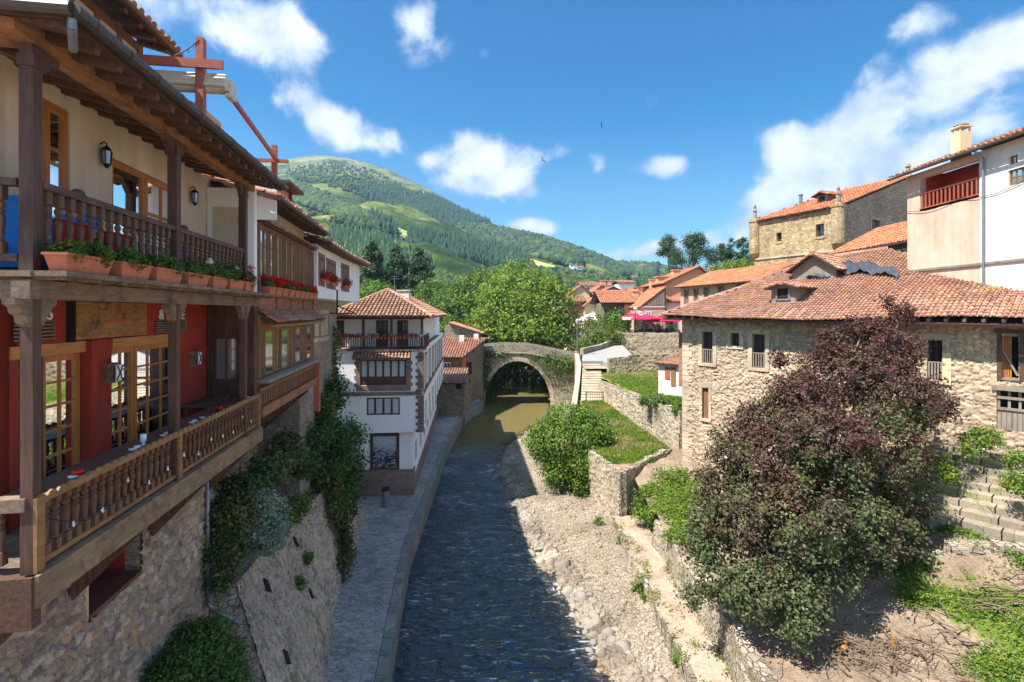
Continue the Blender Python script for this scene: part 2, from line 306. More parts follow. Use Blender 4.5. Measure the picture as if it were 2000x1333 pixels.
def relief(name, par, fn, ul, vl, res, su, sv, amp, mat, holes=(), seed=0, warp=.18):
    nu = max(2, int(ul/res)); nv = max(2, int(vl/res)); u, v = np.meshgrid(np.linspace(0, ul, nu+1), np.linspace(0, vl, nv+1)); wu = u/su+fbm(u, v, 1.3, seed+1, 3)*warp*2; wv = v/sv+fbm(u, v, 1.3, seed+9, 3)*warp*2
    iu = np.floor(wu); iv = np.floor(wv); h = lambda a, b, k: np.modf(np.abs(np.sin(a*127.1+b*311.7+(seed+k)*74.7)*43758.5453))[0]
    f1 = np.full(u.shape, 9.); f2 = f1.copy(); cr = np.zeros(u.shape)
    for a in (-1, 0, 1):
        for b in (-1, 0, 1):
            cu = iu+a; cv = iv+b; d = np.hypot(cu+.15+.7*h(cu, cv, 1)-wu, cv+.15+.7*h(cu, cv, 2)-wv); n = d < f1; f2 = np.where(n, f1, np.minimum(f2, d)); cr = np.where(n, h(cu, cv, 3), cr); f1 = np.where(n, d, f1)
    ed = np.clip((f2-f1)*4.6, 0, 1); pil = ed*ed*(3-2*ed); dz = amp*(pil*(.55+.45*cr)-.45)+fbm(u, v, 11, seed, 4)*amp*.5+fbm(u, v, .7, seed+4, 2)*amp*.8
    P0, Nn = fn(u, v); V = (P0+Nn*dz[..., None]).reshape(-1, 3); i, j = np.meshgrid(np.arange(nu), np.arange(nv)); a = (j*(nu+1)+i).ravel(); F = np.stack([a, a+1, a+nu+2, a+nu+1], 1)
    if holes:
        uc = ((i+.5)*ul/nu).ravel(); vc = ((j+.5)*vl/nv).ravel(); k = np.ones(len(F), bool)
        for (a0, a1, b0, b1) in holes: k &= ~((uc > a0) & (uc < a1) & (vc > b0) & (vc < b1))
        F = F[k]
    o = raw(name, V, F, mat, parent=par, smooth=True)
    for nm, arr in (('cr', cr), ('ed', pil)):
        at = o.data.attributes.new(nm, 'FLOAT', 'POINT'); at.data.foreach_set('value', arr.ravel().astype(np.float32))
    return o
def fac_relief(name, par, F, u0, u1, z0, z1, d, res, su, sv, amp, mat, holes=(), seed=0):
    O = np.array(F.p(u0, d, z0)); U = np.array(F.U); N = np.array(F.N)
    return relief(name, par, lambda u, v: (O+u[..., None]*U+v[..., None]*np.array([0, 0, 1.]), N), u1-u0, z1-z0, res, su, sv, amp, mat, [(a-u0, b-u0, c-z0, e-z0) for a, b, c, e in holes], seed)
def relief_mat(name, cols, mortar, moss=None, fine=28):
    t = NT(name); a = t.n('ShaderNodeAttribute'); a.attribute_name = 'cr'; e = t.n('ShaderNodeAttribute'); e.attribute_name = 'ed'; k = len(cols); v = t.coord((1, 1, 1))
    c = t.ramp(a.outputs['Fac'], [(i/(k-1), q) for i, q in enumerate(cols)]); f = t.noise(v, fine, 8, .7); c = t.mix(.8, c, t.ramp(f, [(.28, (.45, .45, .45)), (.72, (1.35, 1.3, 1.22))]), 'MULTIPLY'); g = t.noise(v, 5, 6, .7); c = t.mix(.5, c, t.ramp(g, [(.3, (.6, .6, .62)), (.7, (1.25, 1.2, 1.12))]), 'MULTIPLY')
    m = t.ramp(t.math('ADD', e.outputs['Fac'], t.math('MULTIPLY', t.math('SUBTRACT', g, .5), .7)), [(.22, (0, 0, 0)), (.42, (1, 1, 1))]); c = t.mix(m, mortar, c)
    c = t.mix(.7, c, t.ramp(t.noise(v, .45, 5, .6), [(.3, (.62, .62, .64)), (.68, (1.18, 1.15, 1.08))]), 'MULTIPLY')
    if moss: c = t.mix(t.math('MULTIPLY', t.ramp(t.noise(v, 1.2, 8, .75), [(.53, (0, 0, 0)), (.62, (1, 1, 1))]), .7), c, moss)
    t.col(c); t.rough(.92, .15); t.bump(f, 1., .03); return t.m
M = {}
def mats():
    M['rubble'] = stone('rubble', [(.22, .19, .165), (.38, .32, .27), (.50, .37, .26), (.30, .27, .25), (.54, .47, .39)], (.44, .39, .33), 6.2, (1, 1, 1.5), .05, 1., .06, distort=.3)
    M['r_base'] = relief_mat('rubble_relief', [(.20, .175, .155), (.40, .34, .29), (.52, .36, .23), (.30, .27, .255), (.58, .51, .43), (.36, .29, .25)], (.25, .215, .18))
    M['r_ret'] = relief_mat('retaining_rubble_relief', [(.24, .22, .20), (.46, .40, .35), (.66, .47, .33), (.36, .33, .31), (.58, .51, .45)], (.17, .12, .105), (.10, .13, .05))
    M['r_house'] = relief_mat('house_rubble_relief', [(.34, .26, .18), (.56, .46, .34), (.46, .35, .24), (.66, .57, .44), (.40, .33, .26), (.50, .36, .24)], (.27, .22, .16))
    M['r_garden'] = relief_mat('dry_stone_relief', [(.27, .22, .17), (.52, .45, .35), (.38, .33, .26), (.62, .55, .44)], (.10, .085, .065), (.14, .17, .045))
    M['rubble_fine'] = stone('rubble_fine', [(.18, .16, .14), (.38, .33, .27), (.28, .25, .22), (.52, .39, .27)], (.27, .25, .22), 7.5, (1, 1, 1.2), .07, 1., .05, distort=.25)
    M['house_stone'] = stone('house_stone', [(.36, .28, .19), (.56, .46, .34), (.46, .36, .25), (.62, .53, .41)], (.48, .40, .3), 4.5, (1, 1, 2.1), .07, 1., .05)
    M['garden_stone'] = stone('garden_stone', [(.28, .23, .17), (.54, .46, .36), (.40, .34, .27), (.62, .55, .45)], (.17, .145, .11), 4.2, (1, 1, 2.2), .06, 1., .07, moss=(.10, .13, .03))
    M['bridge_stone'] = stone('bridge_stone', [(.28, .235, .17), (.52, .45, .34), (.40, .34, .25), (.60, .52, .40)], (.20, .17, .12), 3.0, (1, 1, 1.8), .06, 1., .08, moss=(.09, .12, .03))
    M['tower_stone'] = stone('tower_stone', [(.30, .22, .12), (.46, .35, .20), (.56, .44, .28), (.38, .28, .17)], (.34, .26, .16), 3.0, (1, 1, 1.7), .045, 1., .06)
    M['tower_rubble'] = stone('tower_rubble', [(.24, .20, .15), (.42, .36, .27), (.32, .27, .20), (.50, .43, .32)], (.22, .19, .14), 3.2, (1, 1, 2.2), .06, 1., .06)
    M['dark_rubble'] = stone('dark_rubble', [(.18, .15, .115), (.32, .265, .19), (.25, .205, .155)], (.15, .125, .095), 3, (1, 1, 1.8), .06)
    M['quoin'] = stone('quoin', [(.46, .38, .27), (.58, .49, .37), (.50, .40, .29)], (.44, .37, .28), 1.2, (1, 1, 1.2), .02, .4, .02)
    M['purple_stone'] = stone('purple_stone', [(.19, .13, .12), (.30, .21, .185), (.24, .17, .15)], (.24, .2, .18), 4, (1, 1, 1.8), .05, .6, .03)
    M['brick'] = stone('brick', [(.30, .12, .075), (.42, .20, .13), (.36, .16, .10)], (.30, .19, .14), 4.2, (1, 1, 3.4), .06, .6, .02, distort=.05)
    M['dwood_v'] = wood('dark_wood_upright', (.045, .024, .018), (.115, .062, .045), 2)
    M['dwood_h'] = wood('dark_wood_level', (.045, .024, .018), (.13, .072, .05), 1)
    M['bwood'] = wood('baluster_wood', (.075, .036, .022), (.19, .095, .052), 2, 5)
    M['beam'] = wood('weathered_beam', (.17, .075, .035), (.36, .165, .07), 1, 6, .7, (.10, .06, .045))
    M['gbeam'] = wood('greyed_beam', (.12, .085, .06), (.24, .175, .125), 1, 6, .8, (.08, .06, .05))
    M['tan'] = wood('tan_rail', (.15, .08, .033), (.29, .165, .07), 1, 5, .55)
    M['owood'] = wood('orange_wood', (.29, .105, .022), (.46, .19, .045), 2, 5, .45)
    M['owood_h'] = wood('orange_wood_level', (.33, .14, .035), (.5, .235, .07), 1, 5, .45)
    M['board'] = wood('notice_board', (.17, .075, .02), (.42, .21, .06), 1, 5, .6, (.09, .05, .03))
    M['gwood'] = wood('gallery_wood', (.13, .065, .036), (.24, .13, .07), 2, 5, .6)
    M['greywood'] = wood('grey_wood', (.14, .12, .10), (.27, .23, .19), 2, 5, .8)
    M['redwood'] = plain('pergola_paint', (.33, .095, .055), .5)
    M['cream'] = plaster('cream_plaster', (.68, .60, .47), (.40, .31, .22), .7)
    M['white'] = plaster('white_plaster', (.84, .84, .83), (.5, .47, .42), .22)
    M['white_old'] = plaster('old_white_plaster', (.80, .77, .72), (.38, .33, .28), .6)
    M['pinkish'] = plaster('pale_pink_plaster', (.68, .55, .45), (.46, .30, .20), .95)
    M['red'] = plaster('red_plaster', (.36, .042, .026), (.17, .03, .02), .8)
    M['red_gloss'] = plain('red_boards', (.38, .05, .035), .5)
    M['salmon'] = plaster('salmon_plaster', (.62, .33, .20), (.48, .28, .18), .4)
    M['ochre'] = plaster('cream_yellow_plaster', (.66, .52, .30), (.5, .38, .24), .35)
    M['tile_old'] = tilem('old_roof_tiles', [(.24, .125, .085), (.38, .19, .125), (.31, .165, .115), (.45, .27, .19), (.33, .23, .18), (.46, .20, .105), (.28, .17, .13), (.41, .25, .175)], (.36, .25, .045))
    M['tile_or'] = tilem('orange_roof_tiles', [(.36, .13, .065), (.50, .20, .10), (.43, .165, .08), (.56, .27, .15)])
    M['tile_br'] = tilem('brown_roof_tiles', [(.24, .12, .08), (.42, .23, .15), (.34, .18, .115), (.48, .29, .2)])
    M['tile_town'] = tilem('town_roof_tiles', [(.30, .13, .085), (.46, .22, .14), (.38, .17, .11)])
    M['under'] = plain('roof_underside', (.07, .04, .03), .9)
    M['metal'] = plain('zinc_gutter', (.085, .07, .062), .45, .6)
    M['pipe'] = plain('grey_pipe', (.22, .24, .27), .4, .5)
    M['iron'] = plain('black_iron', (.018, .018, .02), .45, .5)
    M['glass'] = glassm('window_glass', refl=.03); M['glass_d'] = glassm('dark_window_glass', (.01, .01, .012), .06)
    M['glass_c'] = glassm('curtained_glass', (.50, .53, .55), .04, .08); M['glass_g'] = glassm('gallery_glass', (.16, .17, .17), .12, .06)
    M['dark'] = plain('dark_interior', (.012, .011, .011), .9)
    M['terra'] = plain('terracotta', (.43, .14, .075), .75)
    M['petal_r'] = leafm('red_petals', (.45, .006, .01), (.75, .02, .02), .25, .5, (1, .5, .5)); M['petal_p'] = leafm('pink_petals', (.5, .03, .12), (.75, .2, .3), .25, .5, (1, .6, .8)); M['petal_w'] = leafm('white_petals', (.65, .62, .66), (.8, .8, .8), .2)
    M['parasol'] = plain('crimson_cloth', (.50, .012, .06), .8); M['cloth_r'] = plain('red_cloth', (.45, .01, .012), .8); M['cloth_b'] = plain('blue_cloth', (.01, .17, .55), .8)
    M['white_p'] = plain('white_china', (.75, .75, .78), .3); M['red_p'] = plain('red_china', (.6, .02, .02), .3)
    M['skin'] = plain('skin', (.45, .27, .19), .6, 0, .05); M['hair'] = plain('grey_hair', (.09, .075, .065), .8)
    M['awning'] = plain('cream_awning', (.55, .48, .38), .6); M['tarp'] = plain('blue_grey_tarpaulin', (.035, .042, .055), .6)
    M['bark'] = plain('bark', (.09, .065, .045), .9, 0, .4); M['twig'] = plain('dry_twigs', (.16, .11, .075), .9, 0, .4)
    M['lf_green'] = leafm('green_leaves', (.045, .085, .012), (.12, .20, .03)); M['lf_bright'] = leafm('bright_leaves', (.07, .14, .015), (.17, .28, .045))
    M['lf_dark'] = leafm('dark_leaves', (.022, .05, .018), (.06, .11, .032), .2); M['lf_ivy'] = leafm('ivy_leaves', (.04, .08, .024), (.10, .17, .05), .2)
    M['lf_olive'] = leafm('olive_leaves', (.09, .09, .035), (.18, .165, .07), .2); M['lf_grey'] = leafm('grey_green_leaves', (.15, .22, .17), (.28, .36, .28), .2)
    M['lf_rust'] = leafm('rusty_leaves', (.10, .04, .02), (.17, .08, .04), .2)
    M['lf_purple'] = leafm('purple_leaves', (.042, .016, .019), (.13, .056, .058), .25, .65, (1.3, .8, .8)); M['lf_purple2'] = leafm('bronze_leaves', (.05, .045, .022), (.13, .105, .055), .25, .65, (1.3, 1, .7)); M['lf_beech'] = leafm('beech_green_leaves', (.045, .068, .028), (.145, .18, .085), .25, .6)
    M['lf_yel'] = leafm('yellow_green_leaves', (.12, .17, .02), (.24, .29, .05)); M['lf_pine'] = leafm('pine_needles', (.014, .035, .014), (.045, .08, .028), .12); M['lf_chest'] = leafm('chestnut_leaves', (.08, .13, .015), (.22, .28, .04), .3)
    M['grass'] = groundm('grass', [(.16, .12, .07), (.13, .16, .03), (.10, .17, .025), (.17, .22, .045)], .5, 16)
    M['earth'] = groundm('dry_earth', [(.17, .12, .085), (.30, .225, .165), (.38, .30, .23), (.26, .20, .15)], .45, 9)
    M['mixg'] = mixground('garden_soil_and_weeds', [(.16, .115, .08), (.27, .205, .15), (.37, .295, .225)], [(.09, .13, .02), (.13, .18, .03), (.19, .21, .05)]); M['lawnm'] = mixground('lawn_soil_and_grass', [(.20, .14, .08), (.30, .21, .13), (.36, .27, .18)], [(.11, .16, .025), (.17, .22, .04), (.25, .26, .08)])
    M['gravel'] = groundm('river_gravel', [(.18, .145, .105), (.26, .215, .165), (.33, .28, .215)], .5, 10, 1., .05, 13.)
    M['bed'] = groundm('river_bed', [(.07, .05, .025), (.15, .11, .055), (.24, .17, .08)], .5, 8, .8, .05, 5.)
    M['pebble'] = stone('pebbles', [(.18, .15, .115), (.29, .245, .195), (.38, .335, .28)], (.26, .225, .18), .9, (1, 1, 1), .01, .5, .02)
    M['paving'] = stone('stone_paving', [(.24, .235, .225), (.40, .385, .37), (.31, .30, .29)], (.13, .13, .12), 3.6, (1, 1.7, 1), .05, .8, .02, distort=.05)
    M['kerb'] = stone('kerb_stone', [(.20, .20, .19), (.28, .27, .26)], (.12, .12, .10), 1.2, (1, 1, 1), .02, .4, .02, moss=(.10, .11, .03))
    M['asphalt'] = plain('pale_road', (.25, .24, .22), .9)
    M['terraf'] = stone('terracotta_floor', [(.15, .06, .045), (.20, .085, .06)], (.10, .05, .04), 3, (1, 1, 1), .03, .2, .01, distort=0)
mats()
def waterm():
    pass
    t = NT('water'); v = t.coord((.6, 1.5, 1)); v2 = t.coord((1, 1, 1))
    n1 = t.noise(v, 2.3, 5, .52, .6); n2 = t.noise(v2, 14, 3, .6, .4); h = t.math('ADD', n1, t.math('MULTIPLY', n2, .06))
    # the reach above y=46 m lies calm, below it runs fast
    sp = t.n('ShaderNodeSeparateXYZ'); t.l(v2, sp.inputs[0]); mr = t.n('ShaderNodeMapRange'); t.l(sp.outputs[1], mr.inputs[0]); mr.inputs[1].default_value = 50; mr.inputs[2].default_value = 40
    st = t.math('ADD', t.math('MULTIPLY', mr.outputs[0], .95), .04)
    b = t.n('ShaderNodeBump'); b.inputs['Distance'].default_value = .30; t.l(st, b.inputs['Strength']); t.l(h, b.inputs['Height'])
    g = t.n('ShaderNodeBsdfGlossy'); g.inputs['Roughness'].default_value = .05; g.inputs['Color'].default_value = (.80, .88, .95, 1); t.l(b.outputs[0], g.inputs['Normal'])
    tr = t.n('ShaderNodeBsdfTransparent'); tr.inputs[0].default_value = (.42, .38, .28, 1)
    df = t.n('ShaderNodeBsdfDiffuse'); t.l(t.mix(mr.outputs[0], (.17, .135, .05), (.006, .012, .020)), df.inputs[0]); m0 = t.n('ShaderNodeMixShader'); at = t.n('ShaderNodeAttribute'); at.attribute_name = 'deep'; t.l(t.math('MULTIPLY', at.outputs['Fac'], t.math('ADD', t.math('MULTIPLY', mr.outputs[0], .24), .73)), m0.inputs[0]); t.l(tr.outputs[0], m0.inputs[1]); t.l(df.outputs[0], m0.inputs[2])
    fr = t.n('ShaderNodeFresnel'); fr.inputs[0].default_value = 1.45; t.l(b.outputs[0], fr.inputs['Normal']); f = t.math('ADD', t.math('MULTIPLY', fr.outputs[0], t.math('ADD', t.math('MULTIPLY', mr.outputs[0], 1.1), .55)), t.math('MULTIPLY', mr.outputs[0], .0), True)
    mx = t.n('ShaderNodeMixShader'); t.l(f, mx.inputs[0]); t.l(m0.outputs[0], mx.inputs[1]); t.l(g.outputs[0], mx.inputs[2])
    # foam on the crests of the fast reach
    fo = t.ramp(t.math('MULTIPLY', t.noise(t.coord((.5, 2.0, 1)), 4.2, 7, .66, .5), t.math('ADD', t.noise(v2, .45, 3), .55)), [(.655, (0, 0, 0)), (.72, (1, 1, 1))]); fd = t.n('ShaderNodeBsdfDiffuse'); fd.inputs[0].default_value = (.7, .75, .8, 1)
    m2 = t.n('ShaderNodeMixShader'); t.l(t.math('MULTIPLY', t.math('MULTIPLY', fo, mr.outputs[0]), .4), m2.inputs[0]); t.l(mx.outputs[0], m2.inputs[1]); t.l(fd.outputs[0], m2.inputs[2]); t.l(m2.outputs[0], t.out.inputs[0]); return t.m
M['water'] = waterm()
# ---------------- builders ----------------
class Fac:       # a vertical facade plane: O origin, U along, N outwards
    def __init__(s, O, U, N): s.O = Vector((O[0], O[1], 0)); s.U = Vector((U[0], U[1], 0)).normalized(); s.N = Vector((N[0], N[1], 0)).normalized()
    def p(s, u, d, z): q = s.O+s.U*u+s.N*d; q.z = z; return q
    def px(s, x, y, d=0.):
        r = Vector(((x-1000)/1000, 1, (610-y)/1000)); t = (s.O+s.N*d).dot(s.N)/r.dot(s.N); P = r*t; return (P-s.O).dot(s.U), P.z
    def box(s, mb, u0, u1, d0, d1, z0, z1, m=0):
        mb.hexa([s.p(u0, d0, z0), s.p(u1, d0, z0), s.p(u1, d1, z0), s.p(u0, d1, z0), s.p(u0, d0, z1), s.p(u1, d0, z1), s.p(u1, d1, z1), s.p(u0, d1, z1)], m)
    def rect(s, x0, y0, x1, y1, d=0.):     # a picture box onto the plane -> u0,u1,z0,z1
        a = s.px(x0, (y0+y1)/2, d)[0]; b = s.px(x1, (y0+y1)/2, d)[0]; xm = (x0+x1)/2; return min(a, b), max(a, b), s.px(xm, y1, d)[1], s.px(xm, y0, d)[1]
    def wall(s, mb, u0, u1, z0, z1, holes=(), d=0., th=.3, m=0):
        us = sorted({u0, u1, *[min(max(h[i], u0), u1) for h in holes for i in (0, 1)]}); zs = sorted({z0, z1, *[min(max(h[i], z0), z1) for h in holes for i in (2, 3)]})
        for i in range(len(us)-1):
            run = None
            for j in range(len(zs)-1):
                cu = (us[i]+us[i+1])/2; cz = (zs[j]+zs[j+1])/2
                hole = any(h[0] < cu < h[1] and h[2] < cz < h[3] for h in holes)
                if not hole:
                    if run is None: run = zs[j]
                    end = zs[j+1]
                if (hole or j == len(zs)-2) and run is not None:
                    s.box(mb, us[i], us[i+1], d-th, d, run, end, m); run = None
def window(par, F, r, d=0., nx=2, ny=1, fm=None, gm=None, fw=.07, mw=.04, sill=None, name='window', th=.07, rows=None, gm2=None):
    u0, u1, z0, z1 = r; mb = MB(); fm = fm or M['dwood_v']; gm = gm or M['glass']
    F.box(mb, u0, u0+fw, d-th, d, z0, z1); F.box(mb, u1-fw, u1, d-th, d, z0, z1); F.box(mb, u0+fw, u1-fw, d-th, d, z0, z0+fw); F.box(mb, u0+fw, u1-fw, d-th, d, z1-fw, z1)
    for i in range(1, nx): u = u0+(u1-u0)*i/nx; F.box(mb, u-mw/2, u+mw/2, d-th*.8, d-.012, z0+fw, z1-fw)
    zs = rows if rows else [z0+(z1-z0)*j/ny for j in range(1, ny)]
    for z in zs: F.box(mb, u0+fw, u1-fw, d-th*.7, d-.016, z-mw/2, z+mw/2)
    if sill: F.box(mb, u0-.08, u1+.08, d, d+sill, z0-.08, z0-.003)
    w = mb.build(name, fm, par); g = MB(); F.box(g, u0+fw-.01, u1-fw+.01, d-th*.6, d-th*.45, z0+fw-.01, z1-fw+.01); g.build('pane', gm, w); return w
def inpoly(u, v, P):
    c = False; n = len(P); j = n-1
    for i in range(n):
        if (P[i][1] > v) != (P[j][1] > v) and u < (P[j][0]-P[i][0])*(v-P[i][1])/(P[j][1]-P[i][1])+P[i][0]: c = not c
        j = i
    return c
def tiles(mb, pts, tw=.24, tl=.42, seg=4, jit=.02, m=0, mu=1, under=True, th=.1, chan=False):
    p = [Vector(q) for q in pts]; e = (p[1]-p[0]).normalized(); n = (p[1]-p[0]).cross(p[-1]-p[0]).normalized()
    if n.z < 0: n = -n
    v = n.cross(e)
    if v.z < 0: v = -v
    P = [((q-p[0]).dot(e), (q-p[0]).dot(v)) for q in p]; us = [a for a, b in P]; vs = [b for a, b in P]
    if under: mb.prism([q-n*(.2 if chan else 0) for q in p], -n*th, mu)
    r = tw*.36; nu = int((max(us)-min(us))/tw)+1; nv = int((max(vs)-min(vs))/tl)+1
    for i in range(nu):
        for j in range(nv):
            u = min(us)+(i+.5)*tw; w = min(vs)+j*tl
            if not inpoly(u, w+tl*.5, P): continue
            uv = (random.random()*.98+.01, random.random()); ju = random.uniform(-jit, jit); jv = random.uniform(-jit, jit)*1.5; jh = random.uniform(0, jit*.8); o = len(mb.v); w -= .03
            for k, (ww, rr, hh) in enumerate(((w+jv, r*1.1, .035+jh), (w+tl*1.12+jv, r*.9, .005))):
                for a in range(seg+1):
                    t = math.pi*a/seg; q = p[0]+e*(u+ju*(1-k)-rr*math.cos(t))+v*ww+n*(hh+rr*.85*math.sin(t)); mb.v.append(tuple(q))
            for a in range(seg): mb.f.append((o+a, o+a+1, o+seg+2+a, o+seg+1+a)); mb.m.append(m); mb.uv.append(uv)
            mb.f.append(tuple(o+a for a in range(seg+1))); mb.m.append(m); mb.uv.append((uv[0], .5))
            if chan: q = p[0]+e*u+v*(w+.05)+n*.004; mb.face([q-e*tw*.5, q+e*tw*.5, q+e*tw*.5+v*tl*1.1-n*.003, q-e*tw*.5+v*tl*1.1-n*.003], m, (random.random()*.5+.01, .4))
def ridge(mb, a, b, r=.13, l=.4, m=0):
    a = Vector(a); b = Vector(b); L = (b-a).length; k = max(1, int(L/l)); d = (b-a)/k
    for i in range(k):
        o = len(mb.v); mb.tube(a+d*i+Vector((0, 0, random.uniform(0, .015))), a+d*(i+1.1), r*1.08, r*.95, 7, m); c = (random.random()*.98+.01, .3)
        for q in range(len(mb.uv)-9, len(mb.uv)): mb.uv[q] = c
def leaves(name, parent, blobs, ncl, per, leaf, crad, mts, wts=None, shell=(.7, 1.05), rough=.22, seed=1, up=.35, aspect=.62, zmix=None, kind=None, cut=.72):
    g = np.random.default_rng(seed); B = np.array(blobs, float); area = (B[:, 3]*B[:, 4]+B[:, 4]*B[:, 5]+B[:, 3]*B[:, 5]); pick = g.choice(len(B), ncl, p=area/area.sum())
    d = g.normal(size=(ncl, 3)); d /= np.linalg.norm(d, axis=1)[:, None]; rad = g.uniform(shell[0], shell[1], ncl)+g.normal(size=ncl)*rough*.5
    c = B[pick, :3]+d*B[pick, 3:]*rad[:, None]
    keep = np.ones(ncl, bool)
    for b in B: keep &= (((c-b[:3])/b[3:])**2).sum(1) > cut**2*.98 if cut else True
    c = c[keep]; d = d[keep]; n = len(c)*per; C = np.repeat(c, per, 0); D = np.repeat(d, per, 0)
    off = g.normal(size=(n, 3))*crad; C = C+off
    nr = D*.8+g.normal(size=(n, 3))*.65+np.array([0, 0, up]); nr /= np.linalg.norm(nr, axis=1)[:, None]
    a = np.cross(nr, g.normal(size=(n, 3))); a /= np.linalg.norm(a, axis=1)[:, None]; b = np.cross(nr, a); s = leaf*g.uniform(.6, 1.3, n)[:, None]
    V = np.stack([C-a*s, C-b*s*aspect+nr*s*.12, C+a*s, C+b*s*aspect+nr*s*.12], 1).reshape(-1, 3); F = np.arange(n*4).reshape(-1, 4)
    if not isinstance(mts, (list, tuple)): mts = [mts]
    w = np.array(wts if wts else [1]*len(mts), float)
    if zmix is not None: mi = zmix(C, g)
    else: mi = np.repeat(g.choice(len(mts), len(c), p=w/w.sum()), per)
    return raw(name, V, F, mts, parent=parent, mi=mi, kind=kind)
def limbs(mb, base, top, blobs, r0, k=6, seed=1):
    rg = random.Random(seed); base = Vector(base); top = Vector(top); pts = [base+(top-base)*t+Vector((rg.uniform(-1, 1), rg.uniform(-1, 1), 0))*r0*.5*(t > 0) for t in (0, .25, .5, .75, 1)]
    mb.path(pts, r0, r0*.35, 8)
    for b in blobs[:k*2]:
        c = Vector(b[:3]); t = rg.uniform(.3, .85); s = base+(top-base)*t; mid = (s+c)/2+Vector((rg.uniform(-.1, .1), rg.uniform(-.1, .1), .1))*(c-s).length; mb.path([s, mid, c], r0*.4*(1-t*.5), r0*.08, 6)
def tree(name, label, cat, base, blobs, ncl, per, leaf, crad, mts, wts=None, r0=.25, group=None, seed=1, top=None, **k):
    t = thing(name, label, cat, base, group); mb = MB(); b = np.array(blobs)
    top = top or Vector((b[:, 0].mean(), b[:, 1].mean(), b[:, 2].mean()+b[:, 5].max()*.4))
    limbs(mb, base, top, blobs, r0, 6, seed); mb.build('trunk', M['bark'], t, True); leaves('crown', t, blobs, ncl, per, leaf, crad, mts, wts, seed=seed, **k); return t
def plant(name, label, cat, blobs, ncl, per, leaf, crad, mts, wts=None, group=None, seed=1, **k):
    o = leaves(name, None, blobs, ncl, per, leaf, crad, mts, wts, seed=seed, **k); return tag(o, label, cat, group)
# ---------------- terrain and river ----------------
XR = ([4, 10, 17.4, 21, 24.5, 29.3, 38, 44, 49, 54, 60, 70, 130], [4.3, 4.0, 3.2, 2.3, 1.4, .25, -.8, -.6, .6, 2.8, 5.2, 5.6, 6])
XK = ([4, 8, 14.9, 18.3, 24, 32.7, 41.5, 52.7, 58, 62, 64, 130], [-3.1, -3.25, -3.66, -4.1, -4.75, -5.0, -5.35, -5.2, -4.5, -3.5, -3.6, -5])
XL = ([4, 8, 12, 14.9, 18, 22, 26, 30, 40, 64], [-4.6, -4.7, -4.9, -5.3, -6.3, -7.0, -7.4, -9.5, -12, -16])
def ground_far():
    mb = MB(); s = 6000; mb.face([(-s, -2900, -14.5), (s, -2900, -14.5), (s, 2250, -14.5), (-s, 2250, -14.5)]); struct('ground', mb, M['earth'])
ground_far()
def bedz(X, Y):
    e = X-np.interp(Y, *XR); z = np.where(e > 0, np.minimum(e*.16, .55), np.maximum(e*.22, -.42)); return -12+z+fbm(X, Y, .7, 3)*.16+fbm(X, Y, 4, 9, 2)*.05*(e > -1.2)
grid('riverbed', np.linspace(-7, 6.6, 110), np.concatenate([np.linspace(5, 45, 300), np.linspace(45.3, 130, 120)]), bedz, [M['bed'], M['gravel']])
def fix_bed():
    o = bpy.data.objects['riverbed']; me = o.data; n = len(me.polygons); ce = np.zeros(n*3); me.polygons.foreach_get('center', ce); ce = ce.reshape(-1, 3)
    e = ce[:, 0]-np.interp(ce[:, 1], *XR)+fbm(ce[:, 0], ce[:, 1], 1.1, 5)*.6; me.polygons.foreach_set('material_index', (e > .05).astype(np.int32))
fix_bed()
def water():
    ys = np.concatenate([np.arange(6, 30, .075), np.arange(30, 48, .16), np.linspace(48, 130, 60)])
    def f(X, Y):
        q = np.clip((50-Y)/8, 0, 1); w = fbm(X*.7+fbm(X, Y, .8, 5, 2)*.8, Y*1.5, 1.5, 3, 3)*.085+np.abs(fbm(X*.7, Y*1.4, 1.9, 8, 2))*-.06+.02; return -12+w*q*(.5+.5*np.clip((X-(-5))*.2, 0, 1))
    o = grid('river_water', np.arange(-6.6, 6.7, .085), ys, f, M['water']); me = o.data; n = len(me.vertices); co = np.zeros(n*3); me.vertices.foreach_get('co', co); co = co.reshape(-1, 3); e = np.interp(co[:, 1], *XR)-co[:, 0]
    a = me.attributes.new('deep', 'FLOAT', 'POINT'); a.data.foreach_set('value', np.clip(e/1.1+fbm(co[:, 0], co[:, 1], .6, 4)*.5, .05, 1).astype(np.float32))
water()
